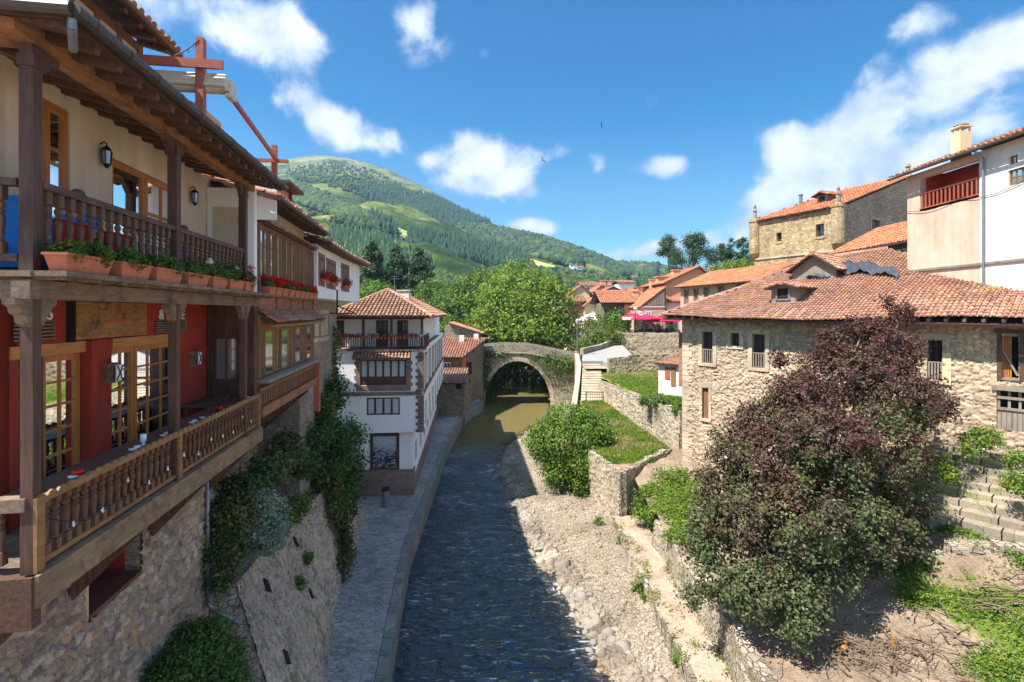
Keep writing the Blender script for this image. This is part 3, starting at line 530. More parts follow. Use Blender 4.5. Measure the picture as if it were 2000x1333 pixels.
def stones_scatter():        # loose cobbles of the gravel bank, past counting
    g = np.random.default_rng(3); V = []; F = []; o = 0
    ico = [(0, 0, 1), (.9, 0, .35), (.28, .85, .35), (-.72, .53, .35), (-.72, -.53, .35), (.28, -.85, .35), (.75, .5, -.35), (-.28, .9, -.35), (-.9, 0, -.35), (-.28, -.9, -.35), (.75, -.5, -.35)]
    fc = [(0, 1, 2), (0, 2, 3), (0, 3, 4), (0, 4, 5), (0, 5, 1), (1, 6, 2), (2, 7, 3), (3, 8, 4), (4, 9, 5), (5, 10, 1), (2, 6, 7), (3, 7, 8), (4, 8, 9), (5, 9, 10), (1, 10, 6)]
    ico = np.array(ico); fc = np.array(fc); n = 13000
    for i in range(n):
        Y = 10+g.random()**1.5*46; near = i % 2 == 0; xr = np.interp(Y, *XR)
        X = xr+(g.normal()*.35+.5 if near else g.uniform(.2, 5.4-xr)); s = abs(g.normal())*.032+.022
        if near: s *= 1.5
        if i % 40 == 0: s *= 2.2
        if i < 420: X = xr-g.uniform(.3, 4.2); s = g.uniform(.05, .17)
        if X > 5.4: continue
        if X < np.interp(Y, *XK)+.5: continue
        z = float(bedz(np.array([X]), np.array([Y]))[0]); a = g.uniform(0, 6.28); sx, sy, sz = s*g.uniform(.8, 1.6), s*g.uniform(.7, 1.2), s*g.uniform(.4, .8)
        p = ico*g.uniform(.82, 1.18, (11, 1))*(sx, sy, sz); ca, sa = math.cos(a), math.sin(a); q = np.stack([p[:, 0]*ca-p[:, 1]*sa+X, p[:, 0]*sa+p[:, 1]*ca+Y, p[:, 2]+z+sz*.25], 1)
        V.append(q); F.append(fc+o); o += 11
    o = raw('river_cobbles', np.concatenate(V), np.concatenate(F), M['pebble'], kind='stuff', smooth=False)
    tag(o, 'pale rounded cobbles scattered along the gravel bank and waterline', 'stones')
stones_scatter()
def strip(name, ys, fa, fb, za, zb, mat, n=1, kind='structure'):
    mb = MB()
    for i in range(len(ys)-1):
        y0, y1 = ys[i], ys[i+1]; mb.face([(fa(y0), y0, za), (fb(y0), y0, zb), (fb(y1), y1, zb), (fa(y1), y1, za)])
    return struct(name, mb, mat, kind=kind)
fk = lambda y: float(np.interp(y, *XK)); fl = lambda y: float(np.interp(y, *XL))
ysp = list(np.linspace(4, 63.5, 70))
strip('riverside_path', ysp, lambda y: fl(y)-6, lambda y: fk(y)-.36, -10.8, -10.8, M['paving'])
def kerb():
    mb = MB()
    for i in range(len(ysp)-1):
        a, b = ysp[i], ysp[i+1]-.03; A, B = fk(a), fk(b); mb.hexa([(A-.36, a, -12.7), (A, a, -12.7), (B, b, -12.7), (B-.36, b, -12.7), (A-.34, a, -10.77), (A-.02, a, -10.77), (B-.02, b, -10.77), (B-.34, b, -10.77)])
    tag(mb.build('river_wall', [M['kerb']]), 'low grey stone river wall with a mossy kerb edging the paved path', 'wall')
kerb()
def covers():
    for i, (x, y, l) in enumerate(((725, 1130, 'square metal drain cover set in the riverside path, nearer one'), (727, 1095, 'square metal drain cover set in the riverside path, farther one'))):
        Y = 10.8/(y-610)*1000; p = W(x, y, Y); mb = MB(); mb.box(p.x-.22, p.y-.22, -10.8, p.x+.22, p.y+.22, -10.785); tag(mb.build('drain_cover', M['pipe']), l, 'drain cover', 'drain covers in the path')
covers()
# left bank slope behind the retaining wall and below the houses
def leftz(X, Y):
    top = np.interp(Y, [4, 9, 12, 13.4, 19, 24, 29], [-9.5, -8.9, -8.3, -7.25, -7.3, -7.5, -8.6]); wl = np.interp(Y, [4, 10, 12.8, 13.4, 19, 24, 29], [-5.9, -6.3, -7.0, -7.6, -8.0, -8.4, -10.6]); e = (wl-X)/.35; return -11.3+np.clip(e, 0, 1)*(top+11.3)+np.clip(e-1, 0, 6)*.12+fbm(X, Y, 1.5, 2)*.12
grid('left_slope', np.linspace(-13, -5.6, 70), np.linspace(2, 29, 90), leftz, M['earth'])
# right bank
GP = np.array([(6.9, 8, -9.9), (6.9, 14, -9.95), (6.9, 18, -9.8), (6.8, 22, -9.7), (6.8, 25, -9.5), (9, 10, -9.6), (10, 14, -9.3), (9.5, 18, -9.2), (9, 23, -9.0), (8.6, 27, -9.2), (10, 29, -8.6), (12, 11, -9.0), (12, 15, -8.4), (12, 19, -8.2), (13, 24, -7.5), (15, 12, -8.2), (15, 16, -7.1), (15, 20, -6.9), (17, 17, -6.5), (17.5, 20, -5.35), (16, 22, -5.8), (20, 18, -5.0), (19, 14, -6.6), (22, 12, -6.5), (24, 20, -4.5), (18, 8, -8.2), (24, 6, -8), (12, 34, -6.2), (20, 34, -5)])
def garz(X, Y):
    num = 0; den = 0
    for (a, b, c) in GP: w = 1/(((X-a)**2+(Y-b)**2)**1.6+.15); num = num+w*c; den = den+w
    return np.where(Y > 27.75+(X-5.8)*.95, -13., num/den+fbm(X, Y, .8, 4)*.25+fbm(X, Y, 5, 8, 2)*.05)
grid('garden_ground', np.linspace(6.75, 30, 150), np.linspace(5, 34, 170), garz, M['mixg'])
def gz(x, y): return float(garz(np.array([float(x)]), np.array([float(y)]))[0])
GREENS = [(13.5, 13.2, .9), (14.5, 12.4, 1), (13, 14.5, .6), (12, 15.0, .5), (11.9, 12.6, .4), (12.6, 16.3, .5), (16, 16.5, 1), (17, 15.6, 1), (14.8, 17.6, .8), (11.2, 11.6, .4), (7.6, 24.5, .8), (8.3, 25.5, .9), (8.2, 23, .8), (7.3, 22, .4), (8.8, 27.5, .7)]
set_g(bpy.data.objects['garden_ground'], lambda X, Y: sum(np.exp(-((X-a)**2+(Y-b)**2)/(1.3*c)**2) for a, b, c in GREENS)*.75+.10)
# concrete ledge along the gravel and the low wall holding the garden
def ledge():
    mb = MB(); ys = np.linspace(5, 27.5, 60)
    for a, b in zip(ys[:-1], ys[1:]):
        w = lambda y: 5.42+.06*math.sin(y*1.3); mb.hexa([(w(a), a, -12.6), (6.9, a, -12.6), (6.9, b, -12.6), (w(b), b, -12.6), (w(a)+.05, a, -10.95), (6.9, a, -10.9), (6.9, b, -10.9), (w(b)+.05, b, -10.95)])
    struct('earth_ledge', mb, M['earth'])
    mb = MB(); rg = random.Random(4)
    for a, b in zip(ys[:-1], ys[1:]): h = rg.uniform(-.08, .03); j = rg.uniform(-.05, .04); mb.hexa([(5.36+j, a, -12.6), (5.5, a, -12.6), (5.5, b-.015, -12.6), (5.36+j, b-.015, -12.6), (5.38+j, a, -10.92+h), (5.5, a, -10.92+h), (5.5, b-.015, -10.93+h), (5.38+j, b-.015, -10.93+h)])
    tag(mb.build('ledge_wall', M['garden_stone']), 'low mossy concrete kerb wall between gravel bank and earth ledge', 'wall')
    mb = MB(); ys = np.linspace(5, 24, 40)
    for a, b in zip(ys[:-1], ys[1:]):
        ta = -9.75+.12*math.sin(a*2.1); tb = -9.75+.12*math.sin(b*2.1); ia = 6.72+.1*math.sin(a*1.2); ib = 6.72+.1*math.sin(b*1.2); mb.hexa([(ia-.18, a, -11.2), (7.1, a, -11.2), (7.1, b, -11.2), (ib-.18, b, -11.2), (ia, a, ta), (7.1, a, ta), (7.1, b, tb), (ib, b, tb)])
    tag(mb.build('garden_wall', M['garden_stone']), 'rough stone wall below the beech holding back the dry garden', 'wall')
ledge()
def terraces():
    # lower lawn with its corner wall beside the fig tree
    A, B, C, D = (5.8, 27.5), (9.6, 31.2), (4.9, 31.5), (6.6, 50)
    def lawn(X, Y): return -8.75+np.clip((Y-30)*.005, 0, .2)+fbm(X, Y, .6, 6)*.15+fbm(X, Y, 4, 7, 2)*.06
    mb = MB(); xs = 30
    ys = np.linspace(27.6, 50, 80); rows = []
    for y in ys:
        xl = np.interp(y, [27.5, 31.5, 50], [5.85, 5.0, 6.6]); xr = np.interp(y, [27.5, 31.2, 33, 50], [5.95, 9.7, 10.4, 8.9]); rows.append([(x, y, float(lawn(np.array([x]), np.array([y]))[0])) for x in np.linspace(xl, xr, xs)])
    for r, q in zip(rows[:-1], rows[1:]):
        for i in range(xs-1): mb.face([r[i], r[i+1], q[i+1], q[i]])
    set_g(struct('lower_lawn', mb, M['lawnm'], True), lambda X, Y: np.clip((Y-29.4)*.9, 0, 1)*.95-np.clip((32-Y)*.3, 0, 1)*np.clip((7.2-X), 0, 1)*.6)
    def rough(name, label, pts, ztop, zb, th, mat, step=.5, seed=1, res=.07):
        rg = random.Random(seed); mb = MB()
        for (a, b), z0, z1, q0, q1 in zip(zip(pts[:-1], pts[1:]), ztop[:-1], ztop[1:], zb[:-1], zb[1:]):
            a = Vector((*a, 0)); b = Vector((*b, 0)); L = (b-a).length; k = max(1, int(L/step)); n = Vector((0, 0, 1)).cross(b-a).normalized()*th
            for i in range(k):
                s, e = a+(b-a)*i/k, a+(b-a)*(i+1)/k; zt = z0+(z1-z0)*(i+.5)/k+rg.uniform(-.07, .07); zz = q0+(q1-q0)*i/k; j = n*rg.uniform(.94, 1.06)
                mb.hexa([(s.x, s.y, zz), (e.x, e.y, zz), (e.x+j.x, e.y+j.y, zz), (s.x+j.x, s.y+j.y, zz), (s.x, s.y, zt), (e.x, e.y, zt), (e.x+j.x, e.y+j.y, zt), (s.x+j.x, s.y+j.y, zt)])
        t = thing(name, label, 'wall', (pts[0][0], pts[0][1], zb[0])); mb.build('core', mat, t)
        for k, ((a, b), z0, z1, q0, q1) in enumerate(zip(zip(pts[:-1], pts[1:]), ztop[:-1], ztop[1:], zb[:-1], zb[1:])):
            A = np.array([*a, 0.]); Bv = np.array([*b, 0.]); L = float(np.linalg.norm(Bv-A)); U = (Bv-A)/L; N = np.array([U[1], -U[0], 0]); zl = min(q0, q1)
            def fn(u, v, A=A, U=U, N=N, z0=z0, z1=z1, zl=zl, L=L): s = v/(max(z0, z1)-zl)*((z0+(z1-z0)*u/L)-zl); P = A+N*.03+u[..., None]*U; P = P.copy(); P[..., 2] = zl+s; return P, N
            relief('stone_face', t, fn, L, max(z0, z1)-zl, res, .34, .17, .09, M['r_garden'], seed=seed*10+k)
        return t
    rough('terrace_wall', 'stone corner wall beside the fig tree holding the lower lawn', [(5.1, 50), (4.9, 40), (4.85, 31.5), (5.8, 27.4), (7.6, 29.3), (9.7, 31.1)], [-8.7]*3+[-8.6, -8.5, -8.3], [-12.6]*3+[-12.6, -11, -9.8], .35, M['garden_stone'], .45, 2)
    rough('lawn_wall', 'long dry stone wall between the lower and the upper lawn', [(9.0, 53), (9.2, 46), (9.7, 38), (10.2, 31.0)], [-7.1, -6.7, -6.4, -6.0], [-9.2]*4, .45, M['garden_stone'], .4, 3)
    mb = MB(); ys = np.linspace(31, 58, 50); rows = []
    for y in ys:
        xl = np.interp(y, [31, 38, 46, 53, 58], [10.4, 9.9, 9.4, 9.2, 10.2]); rows.append([(x, y, -6.55+(x-xl)*.06+float(fbm(np.array([x]), np.array([y]), .6, 6)[0])*.2-max(0, y-44)*.03) for x in np.linspace(xl, 18, 18)])
    for r, q in zip(rows[:-1], rows[1:]):
        for i in range(17): mb.face([r[i], r[i+1], q[i+1], q[i]])
    set_g(struct('upper_lawn', mb, M['lawnm'], True), lambda X, Y: .62+X*0)
    rough('tier_wall', 'stone wall tier running below the parasol terrace', [(10.9, 57.8), (14, 58.4), (20, 59)], [-5.3, -4.95, -4.8], [-8]*3, .5, M['garden_stone'], .6, 5, .12)
    rough('parasol_terrace_wall', 'tall pale stone wall carrying the terrace of crimson parasols', [(16.4, 88), (15.9, 74.5), (27, 73)], [-3.0]*3, [-9]*3, .6, M['garden_stone'], .8, 6, .14)
    # garden steps, hedge of tufts
terraces()
def town_ground():
    def f(X, Y): return np.interp(Y, [57, 66, 74.8, 75.4, 90, 130, 200, 400], [-6.4, -6.4, -6.4, -3.3, -3.2, -1.5, 1, 4])+fbm(X, Y, .05, 3)*.4+np.clip(X-30, 0, 100)*.01
    grid('town_ground', np.linspace(8.4, 200, 60), np.concatenate([np.linspace(58.8, 74, 8), np.linspace(74.8, 400, 160)]), f, M['earth'])
    def g(X, Y): return np.interp(Y, [64, 75, 120, 200, 400], [-8.5, -6, -4, -1, 4])+fbm(X, Y, .05, 5)*.5-np.clip(X+7, 0, 12)*.55
    grid('left_bank_ground', np.linspace(-200, -4, 60), np.linspace(64, 400, 70), g, M['grass'])
    mb = MB(); P_ = [(8.5, 62.3, -5.95), (11.0, 62.2, -5.95), (11.1, 58.9, -6.0), (14.8, 58.9, -5.95), (16.0, 74.4, -4.75), (14.2, 73.9, -4.85), (9.2, 66.5, -5.4)]; mb.face(P_); 
    for a, b in zip(P_, P_[1:]+P_[:1]): mb.face([a, b, (b[0], b[1], -9), (a[0], a[1], -9)])
    struct('bridge_road', mb, M['asphalt'])
    mb = MB(); mb.face([(-6, 130, -14), (14, 130, -14), (14, 130, 2), (-6, 130, 2)]);  struct('river_bend_bank', mb, M['grass'])
town_ground()
# ---------------- the stone bridge ----------------
def bridge():
    t = thing('stone_bridge', 'mossy humpbacked stone arch bridge over the river', 'bridge', (2.3, 66, -12))
    cx, rx, rz, zs = .70, 4.35, 5.85, -12.15; y0, y1 = 66., 70.5
    top = lambda x: float(np.interp(x, [-6, -3.6, -1, 2, 5.5, 8.3, 9.5], [-4.7, -4.35, -4.15, -4.2, -4.9, -5.45, -5.4]))
    def arch(x): q = 1-((x-cx)/rx)**2; return zs+rz*math.sqrt(q) if q > 0 else None
    mb = MB(); xs = sorted(list(np.linspace(-6, cx-rx, 6))+[cx-rx*math.cos(math.pi*i/36) for i in range(1, 36)]+list(np.linspace(cx+rx, 9, 8)))
    for a, b in zip(xs[:-1], xs[1:]):
        m = (a+b)/2; za = arch(a) or zs; zb = arch(b) or zs
        if not (cx-rx < m < cx+rx): za = zb = -12.8
        mb.hexa([(a, y0, za), (b, y0, zb), (b, y1, zb), (a, y1, za), (a, y0, top(a)-.95), (b, y0, top(b)-.95), (b, y1, top(b)-.95), (a, y1, top(a)-.95)])
    mb.build('arch_body', M['bridge_stone'], t)
    mb = MB(); n = 34
    for i in range(n):
        p = []
        for k, e in ((i, 0), (i+.93, 0)):
            th = math.pi*k/n; p.append((cx-(rx-.02)*math.cos(th), zs+(rz-.02)*math.sin(th))); p.append((cx-(rx+.5)*math.cos(th), zs+(rz+.5)*math.sin(th)))
        (a, b, c, d) = p; mb.hexa([(a[0], y0-.06, a[1]), (c[0], y0-.06, c[1]), (c[0], y0+.3, c[1]), (a[0], y0+.3, a[1]), (b[0], y0-.06, b[1]), (d[0], y0-.06, d[1]), (d[0], y0+.3, d[1]), (b[0], y0+.3, b[1])])
    mb.build('voussoirs', M['quoin'], t)
    for yy in (y0-.05, y1-.35):
        mb = MB(); xs = np.linspace(-6, 9, 40)
        for a, b in zip(xs[:-1], xs[1:]): j = random.uniform(-.05, .05); mb.hexa([(a, yy, top(a)-.95), (b, yy, top(b)-.95), (b, yy+.4, top(b)-.95), (a, yy+.4, top(a)-.95), (a, yy, top(a)+j), (b, yy, top(b)+j), (b, yy+.4, top(b)+j), (a, yy+.4, top(a)+j)])
        mb.build('parapet', M['garden_stone'], t)
    mb = MB(); xs = np.linspace(-6, 9, 20)
    for a, b in zip(xs[:-1], xs[1:]): mb.hexa([(a, y0-.16, top(a)-1.13), (b, y0-.16, top(b)-1.13), (b, y0-.045, top(b)-1.13), (a, y0-.045, top(a)-1.13), (a, y0-.16, top(a)-.98), (b, y0-.16, top(b)-.98), (b, y0-.045, top(b)-.98), (a, y0-.045, top(a)-.98)])
    mb.build('string_course', M['quoin'], t)
    B = [(5.6, 65.9, -7.2, 2.0, .35, 1.3), (3.6, 65.9, -5.9, 1.4, .3, .5), (7.2, 65.8, -6.7, 1.3, .35, 1.1), (5.0, 65.8, -6.0, 1.2, .3, .6)]
    plant('ivy', 'bright ivy hanging over the right side of the bridge arch', 'ivy', B, 170, 14, .11, .2, [M['lf_green'], M['lf_bright']], seed=5, cut=None)
    plant('ivy', 'dark ivy on the left end of the bridge beside the small stone house', 'ivy', [(-3.4, 65.8, -7.5, .5, .3, 2.6), (-2.2, 65.85, -5.4, 1.6, .15, .25)], 110, 14, .12, .2, [M['lf_ivy'], M['lf_green']], seed=6, cut=None)
    # wall beside the stairs, road parapet
    mb = MB(); P = [(8.3, 65.9, -5.3), (8.0, 61, -6.2), (7.0, 55, -7.6), (6.0, 49.5, -8.9)]
    for a, b in zip(P[:-1], P[1:]): mb.hexa([(a[0]-.25, a[1], -12.6), (a[0]+.25, a[1], -12.6), (b[0]+.25, b[1], -12.6), (b[0]-.25, b[1], -12.6), (a[0]-.25, a[1], a[2]), (a[0]+.25, a[1], a[2]), (b[0]+.25, b[1], b[2]), (b[0]-.25, b[1], b[2])])
    tag(mb.build('stair_wall', M['quoin']), 'smooth sloping stone wall on the river side of the stairs', 'wall')
    mb = MB(); P = [(9.0, 66.3, -4.7), (12, 70.5, -4.5), (14.2, 74, -4.1), (15.9, 76.5, -3.6)]
    for a, b in zip(P[:-1], P[1:]): mb.hexa([(a[0]-.2, a[1], -9), (a[0]+.2, a[1]-.2, -9), (b[0]+.2, b[1]-.2, -9), (b[0]-.2, b[1], -9), (a[0]-.2, a[1], a[2]), (a[0]+.2, a[1]-.2, a[2]), (b[0]+.2, b[1]-.2, b[2]), (b[0]-.2, b[1], b[2])])
    tag(mb.build('road_parapet', M['garden_stone']), 'low curving stone parapet along the road leading off the bridge', 'wall')
    mb = MB(); n = 17
    for i in range(n):
        y = 62-i*.78; z = -6.1-i*.165; x = 8.55-(62-y)*.155; mb.hexa([(x, y-.8, -12), (x+2.1, y-.8, -12), (x+2.1, y, -12), (x, y, -12), (x, y-.8, z-.17), (x+2.1, y-.8, z-.17), (x+2.1, y, z-.17), (x, y, z-.17)])
    tag(mb.build('stone_stairs', M['quoin']), 'wide stone stairs coming down from the bridge to the garden', 'stairs')
    rg = thing('iron_gate', 'rusty barred gate at the foot of the stone stairs', 'gate', (7.6, 48.6, -9)); mb = MB()
    for i in range(9): mb.box(7.1+i*.17, 48.6, -9.1, 7.13+i*.17, 48.64, -7.6)
    mb.box(7.0, 48.58, -7.65, 8.6, 48.66, -7.57); mb.build('bars', M['twig'], rg); mb = MB()
    for x in (6.98, 8.6): mb.box(x, 48.55, -9.2, x+.1, 48.7, -7.5)
    mb.build('gate_frame', M['greywood'], rg)
    # street lamp on the bridge end
    p = W(1127, 690, 66); lamp = thing('street_lamp', 'slim grey street lamp where the stairs meet the bridge', 'street lamp', (8.35, 65.6, -5.4)); mb = MB(); mb.path([(8.35, 65.6, -5.6), (8.35, 65.6, -1.4)], .06, .04); mb.build('post', M['pipe'], lamp)
    mb = MB(); mb.lathe([(.02, 0), (.16, .05), (.22, .38), (.03, .5)], (8.35, 65.6, -1.4), 6); mb.build('lantern', M['glass_c'], lamp)
bridge()
def retaining():
    mb = MB(); bot = [(-4.9, 11.8), (-5.3, 14.9), (-6.3, 18), (-7.0, 22), (-7.5, 26.5)]; top = [(-7.15, 13.2), (-7.25, 15), (-7.45, 17), (-7.6, 19.2), (-8.0, 24)]; zt = [-7.0, -6.95, -7.0, -7.15, -7.6]
    P = []; n = 24
    for i in range(n+1):
        t = i/n*4; k = min(3, int(t)); f = t-k; P.append(((bot[k][0]*(1-f)+bot[k+1][0]*f, bot[k][1]*(1-f)+bot[k+1][1]*f, -11.1), (top[k][0]*(1-f)+top[k+1][0]*f, top[k][1]*(1-f)+top[k+1][1]*f, zt[k]*(1-f)+zt[k+1]*f)))
    for (a, b), (c, d) in zip(P[:-1], P[1:]):
        for j in range(6):
            L = lambda p, q, s: tuple(p[i]+(q[i]-p[i])*s for i in range(3)); mb.face([L(a, b, j/6), L(c, d, j/6), L(c, d, (j+1)/6), L(a, b, (j+1)/6)])
        mb.face([b, d, (d[0]-.6, d[1], d[2]), (b[0]-.6, b[1], b[2])])
    a, b = P[0]; mb.face([a, b, (b[0]-1, b[1]-.5, b[2]), (a[0]-3.2, a[1]-.5, -11.1)])
    t = thing('retaining_wall', 'battered rubble retaining wall with weep holes beside the riverside path', 'wall', (-6, 15, -11)); mb.build('core', M['rubble_fine'], t)
    bA = np.array([p[0] for p in P]); tA = np.array([p[1] for p in P]); ar = np.linspace(0, 1, len(P))
    def fn(u, v):
        s = u/13.; w = v/4.2; q = np.stack([np.interp(s, ar, bA[:, k])*(1-w)+np.interp(s, ar, tA[:, k])*w for k in range(3)], -1); return q+np.array([.04, -.02, .02]), np.array([.93, -.25, .28])
    relief('stonework', t, fn, 13., 4.2, .04, .17, .13, .06, M['r_ret'], seed=3)
    Pn = []
    for (x, y) in ((522, 1150), (604, 1165), (577, 1065), (556, 1290)):
        # point on the battered face
        best = None
        for i in range(len(P)-1):
            for s in np.linspace(0, 1, 30):
                for f in (0, .25, .5, .75):
                    q = Vector(P[i][0])*(1-f)*(1-s)+Vector(P[i+1][0])*f*(1-s)+Vector(P[i][1])*(1-f)*s+Vector(P[i+1][1])*f*s; e = abs(1000+q.x/q.y*1000-x)+abs(610-q.z/q.y*1000-y)
                    if best is None or e < best[0]: best = (e, q, i)
        q, i = best[1], best[2]; U = (Vector(P[i+1][0])-Vector(P[i][0])).normalized(); V = (Vector(P[i][1])-Vector(P[i][0])).normalized(); n_ = V.cross(U).normalized()
        if n_.x < 0: n_ = -n_
        c = q+n_*.10; mb = MB(); o = .02; mb.prism([c-U*.12-V*.02, c+U*.08-V*.18, c+U*.12+V*.12, c-U*.03+V*.28], -n_*.05); mb.build('weep_hole', M['dark'], t)
retaining()
# ---------------- left row: timber balcony house ----------------
FA = Fac((-5.17, 5.5), (-.155, 1), (1, .155)); LE = 6.24     # balustrade plane; posts at u = 0, 3.09, 6.24
FE = Fac(FA.p(0, 0, 0)[:2], (-1, -.155), (.155, -1))          # end face, u runs away from the river
def baluster_mesh(h, mat):
    k = h/.72; mb = MB(); w = .04
    mb.box(-w, -w, 0, w, w, .13*k); mb.box(-w, -w, .58*k, w, w, .72*k)
    mb.lathe([(.026, .13*k), (.04, .145*k), (.024, .165*k), (.028, .19*k), (.041, .36*k), (.042, .40*k), (.024, .43*k), (.040, .445*k), (.040, .46*k), (.024, .475*k), (.041, .51*k), (.041, .54*k), (.024, .565*k), (.038, .58*k)], n=8)
    me = mb.build('baluster', mat); me.data.name = 'baluster'; return me
def balusters(par, F, us, d, z, proto):
    for u in us:
        c = proto.copy(); COL.objects.link(c); c.parent = par; c.location = F.p(u, d, z)-WL[par.name]; c.rotation_euler = (0, 0, math.atan2(F.U.y, F.U.x)); c.name = 'baluster'
M['fbeam'] = wood('olive_brown_beam', (.15, .10, .055), (.27, .19, .11), 1, 6, .75, (.09, .065, .045))
def house1():
    t = thing('balcony_house', 'timber balcony house with red ground floor and turned balustrades over a stone base', 'house', FA.p(0, -1, -11))
    P = lambda mb, n, m, **k: mb.build(n, m, t, **k)
    wd = -1.1
    # stone base
    n0, n1, nz0, nz1 = FA.rect(170, 1075, 276, 1150, wd); n0 = FA.px(172, 1200, wd)[0]; n1 = FA.px(277, 1110, wd)[0]
    mb = MB(); FA.wall(mb, -3, 7.3, -11.2, -2.95, [(n0, n1, -4.8, -3.15)], wd-.05, .5); FA.box(mb, -3, 7.3, -9, wd-.9, -11.2, -2.95); FA.box(mb, 7.24, 7.3, wd-.6, wd+.02, -11.2, -2.95); P(mb, 'stone_base', M['rubble'])
    fac_relief('stone_face', t, FA, -1.6, 7.32, -10.2, -2.96, wd, .03, .20, .13, .085, M['r_base'], [(n0-.14, n1, -4.86, -2.9)], 2)
    mb = MB(); FA.box(mb, n0, n1, wd-.88, wd-.86, -4.8, -3.15); FA.box(mb, n1-.03, n1-.003, wd-.88, wd-.28, -4.79, -3.16); P(mb, 'niche_lining', M['red'])
    mb = MB(); FA.box(mb, n0+.003, n1-.04, wd-.86, wd+.03, -4.86, -4.785); P(mb, 'niche_floor', M['terraf'])
    mb = MB(); FA.box(mb, n0-.02, n1+.03, wd-.06, wd+.012, -3.17, -3.02); FA.box(mb, n0-.14, n0-.003, wd-.06, wd+.012, -4.9, -3.17); P(mb, 'niche_surround', M['quoin'])
    # lower floor red wall
    o1 = (FA.px(-60, 800, wd)[0], FA.px(165, 800, wd)[0], -2.83, -.62); o2 = (FA.px(218, 800, wd)[0], FA.px(345, 750, wd)[0], -2.83, -.62)
    o1 = (1.25, o1[1], o1[2], o1[3])
    mb = MB(); FA.wall(mb, 1.1, 7.3, -2.83, .2, [(o1[0], o1[1], -2.83, -.45), (o2[0], o2[1], -2.83, -.45)], wd, .3); FE.box(mb, 1.1, 7, -1.4, -1.1, -2.83, .2)
    FA.box(mb, o1[1]-.001, o1[1]+.16, wd, wd+.1, -2.83, -.45)
    P(mb, 'red_wall', M['red'])
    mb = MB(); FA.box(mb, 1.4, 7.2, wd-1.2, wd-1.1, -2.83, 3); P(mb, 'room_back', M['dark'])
    mb = MB()
    for o in (o1, o2): FA.box(mb, o[0], o[1], wd-.2, wd+.02, -.62, -.45)
    P(mb, 'door_header', M['owood_h'])
    def door(a, b, nx, gm=M['glass']):
        w = window(t, FA, (a, b, -2.83, -.63), wd-.05, nx, 1, M['owood'], gm, .09, .035, name='glazed_door', rows=[-2.45, -2.08, -1.72, -1.36, -1.02])
        return w
    e = [o1[0], FA.px(45, 800, wd)[0], FA.px(88, 800, wd)[0], o1[1]-.02]
    door(e[0], e[1], 2); door(e[2], e[3], 2)
    mb = MB(); FA.box(mb, e[1]+.002, e[2]-.002, wd-.15, wd-.02, -2.83, -.63); P(mb, 'door_jamb', M['dwood_v'])
    mid = FA.px(268, 800, wd)[0]; door(o2[0], mid-.01, 2); door(mid+.01, o2[1], 3)
    # notice board, louvre vents, lettering
    a, b = FA.px(133, 620, wd)[0], FA.px(275, 620, wd)[0]; mb = MB(); FA.box(mb, a, b, wd+.03, wd+.10, -.42, .16)
    bt = thing('notice_board', 'blank varnished wooden notice board fixed to the red wall', 'board', FA.p(a, wd, -.42)); mb.build('panel', M['board'], bt); mb = MB(); FA.box(mb, a-.04, a-.003, wd+.0, wd+.11, -.45, .19); FA.box(mb, a, b, wd+.003, wd+.028, -.44, .18); mb.build('backing', M['dark'], bt)
    mb = MB(); FA.box(mb, a+.7, a+1.25, wd+.1, wd+.108, -.16, -.12); mb.build('faded_lettering', M['red_gloss'], bt)
    for (x0, x1, z0, z1) in ((-20, 103, -.40, -.10), (302, 361, -.42, -.14)):
        a, b = max(1.3, FA.px(x0, 630, wd)[0]), FA.px(x1, 630, wd)[0]; mb = MB(); FA.box(mb, a, b, wd+.003, wd+.01, z0, z1, 1); 
        for i in range(6): z = z0+(z1-z0)*(i+.5)/6; FA.box(mb, a, b, wd+.01, wd+.035, z-.014, z+.014)
        P(mb, 'louvre_vent', [M['gbeam'], M['dark']])
    for ch, x, z in (('S', 86, FA.px(90, 622, wd)[1]), ('&', 308, FA.px(310, 622, wd)[1]), ('I', 323, FA.px(325, 622, wd)[1]), ('E', 352, FA.px(355, 622, wd)[1])):
        c = bpy.data.curves.new('letter', 'FONT'); c.body = ch; c.size = .29; c.extrude = .012; o = bpy.data.objects.new('tmp', c); COL.objects.link(o)
        dg = bpy.context.evaluated_depsgraph_get(); me = bpy.data.meshes.new_from_object(o.evaluated_get(dg)); bpy.data.objects.remove(o)
        mo = bpy.data.objects.new('letter', me); COL.objects.link(mo); me.materials.clear(); me.materials.append(M['white_p']); mo.parent = t; u = FA.px(x, 610, wd)[0]; mo.location = FA.p(u, wd+.02, z-.02)-WL[t.name]; mo.rotation_euler = (R(90), 0, math.atan2(FA.U.y, FA.U.x)); mo.scale = (1.0, 1, 1) 
    # upper wall
    h1 = (1.2, FA.px(137, 300, wd)[0], .44, 3.0); h2 = (FA.px(219, 300, wd)[0], FA.px(345, 300, wd)[0]+.1, .44, 2.62)
    mb = MB(); FA.wall(mb, 1.1, 7.3, .45, 3.25, [h1, h2], wd, .3); FE.box(mb, 1.1, 1.35, -1.4, -1.1, .45, 3.2); FE.box(mb, 3.6, 7, -1.4, -1.1, .45, 3.2); FE.box(mb, 1.35, 3.6, -1.4, -1.1, 2.7, 3.2)
    FA.box(mb, 7.05, 7.3, wd, -.05, .45, 3.0)
    P(mb, 'cream_wall', M['cream'])
    q = (h1[0]+h1[1])/2+.12
    for (a, b) in ((h1[0], q), (q+.005, h1[1])): window(t, FA, (a, b, .46, 2.99), wd-.03, 1, 1, M['owood'], M['glass'], .1, .05, rows=[2.15], name='glazed_door')
    q = h2[0]+(h2[1]-h2[0])*.46
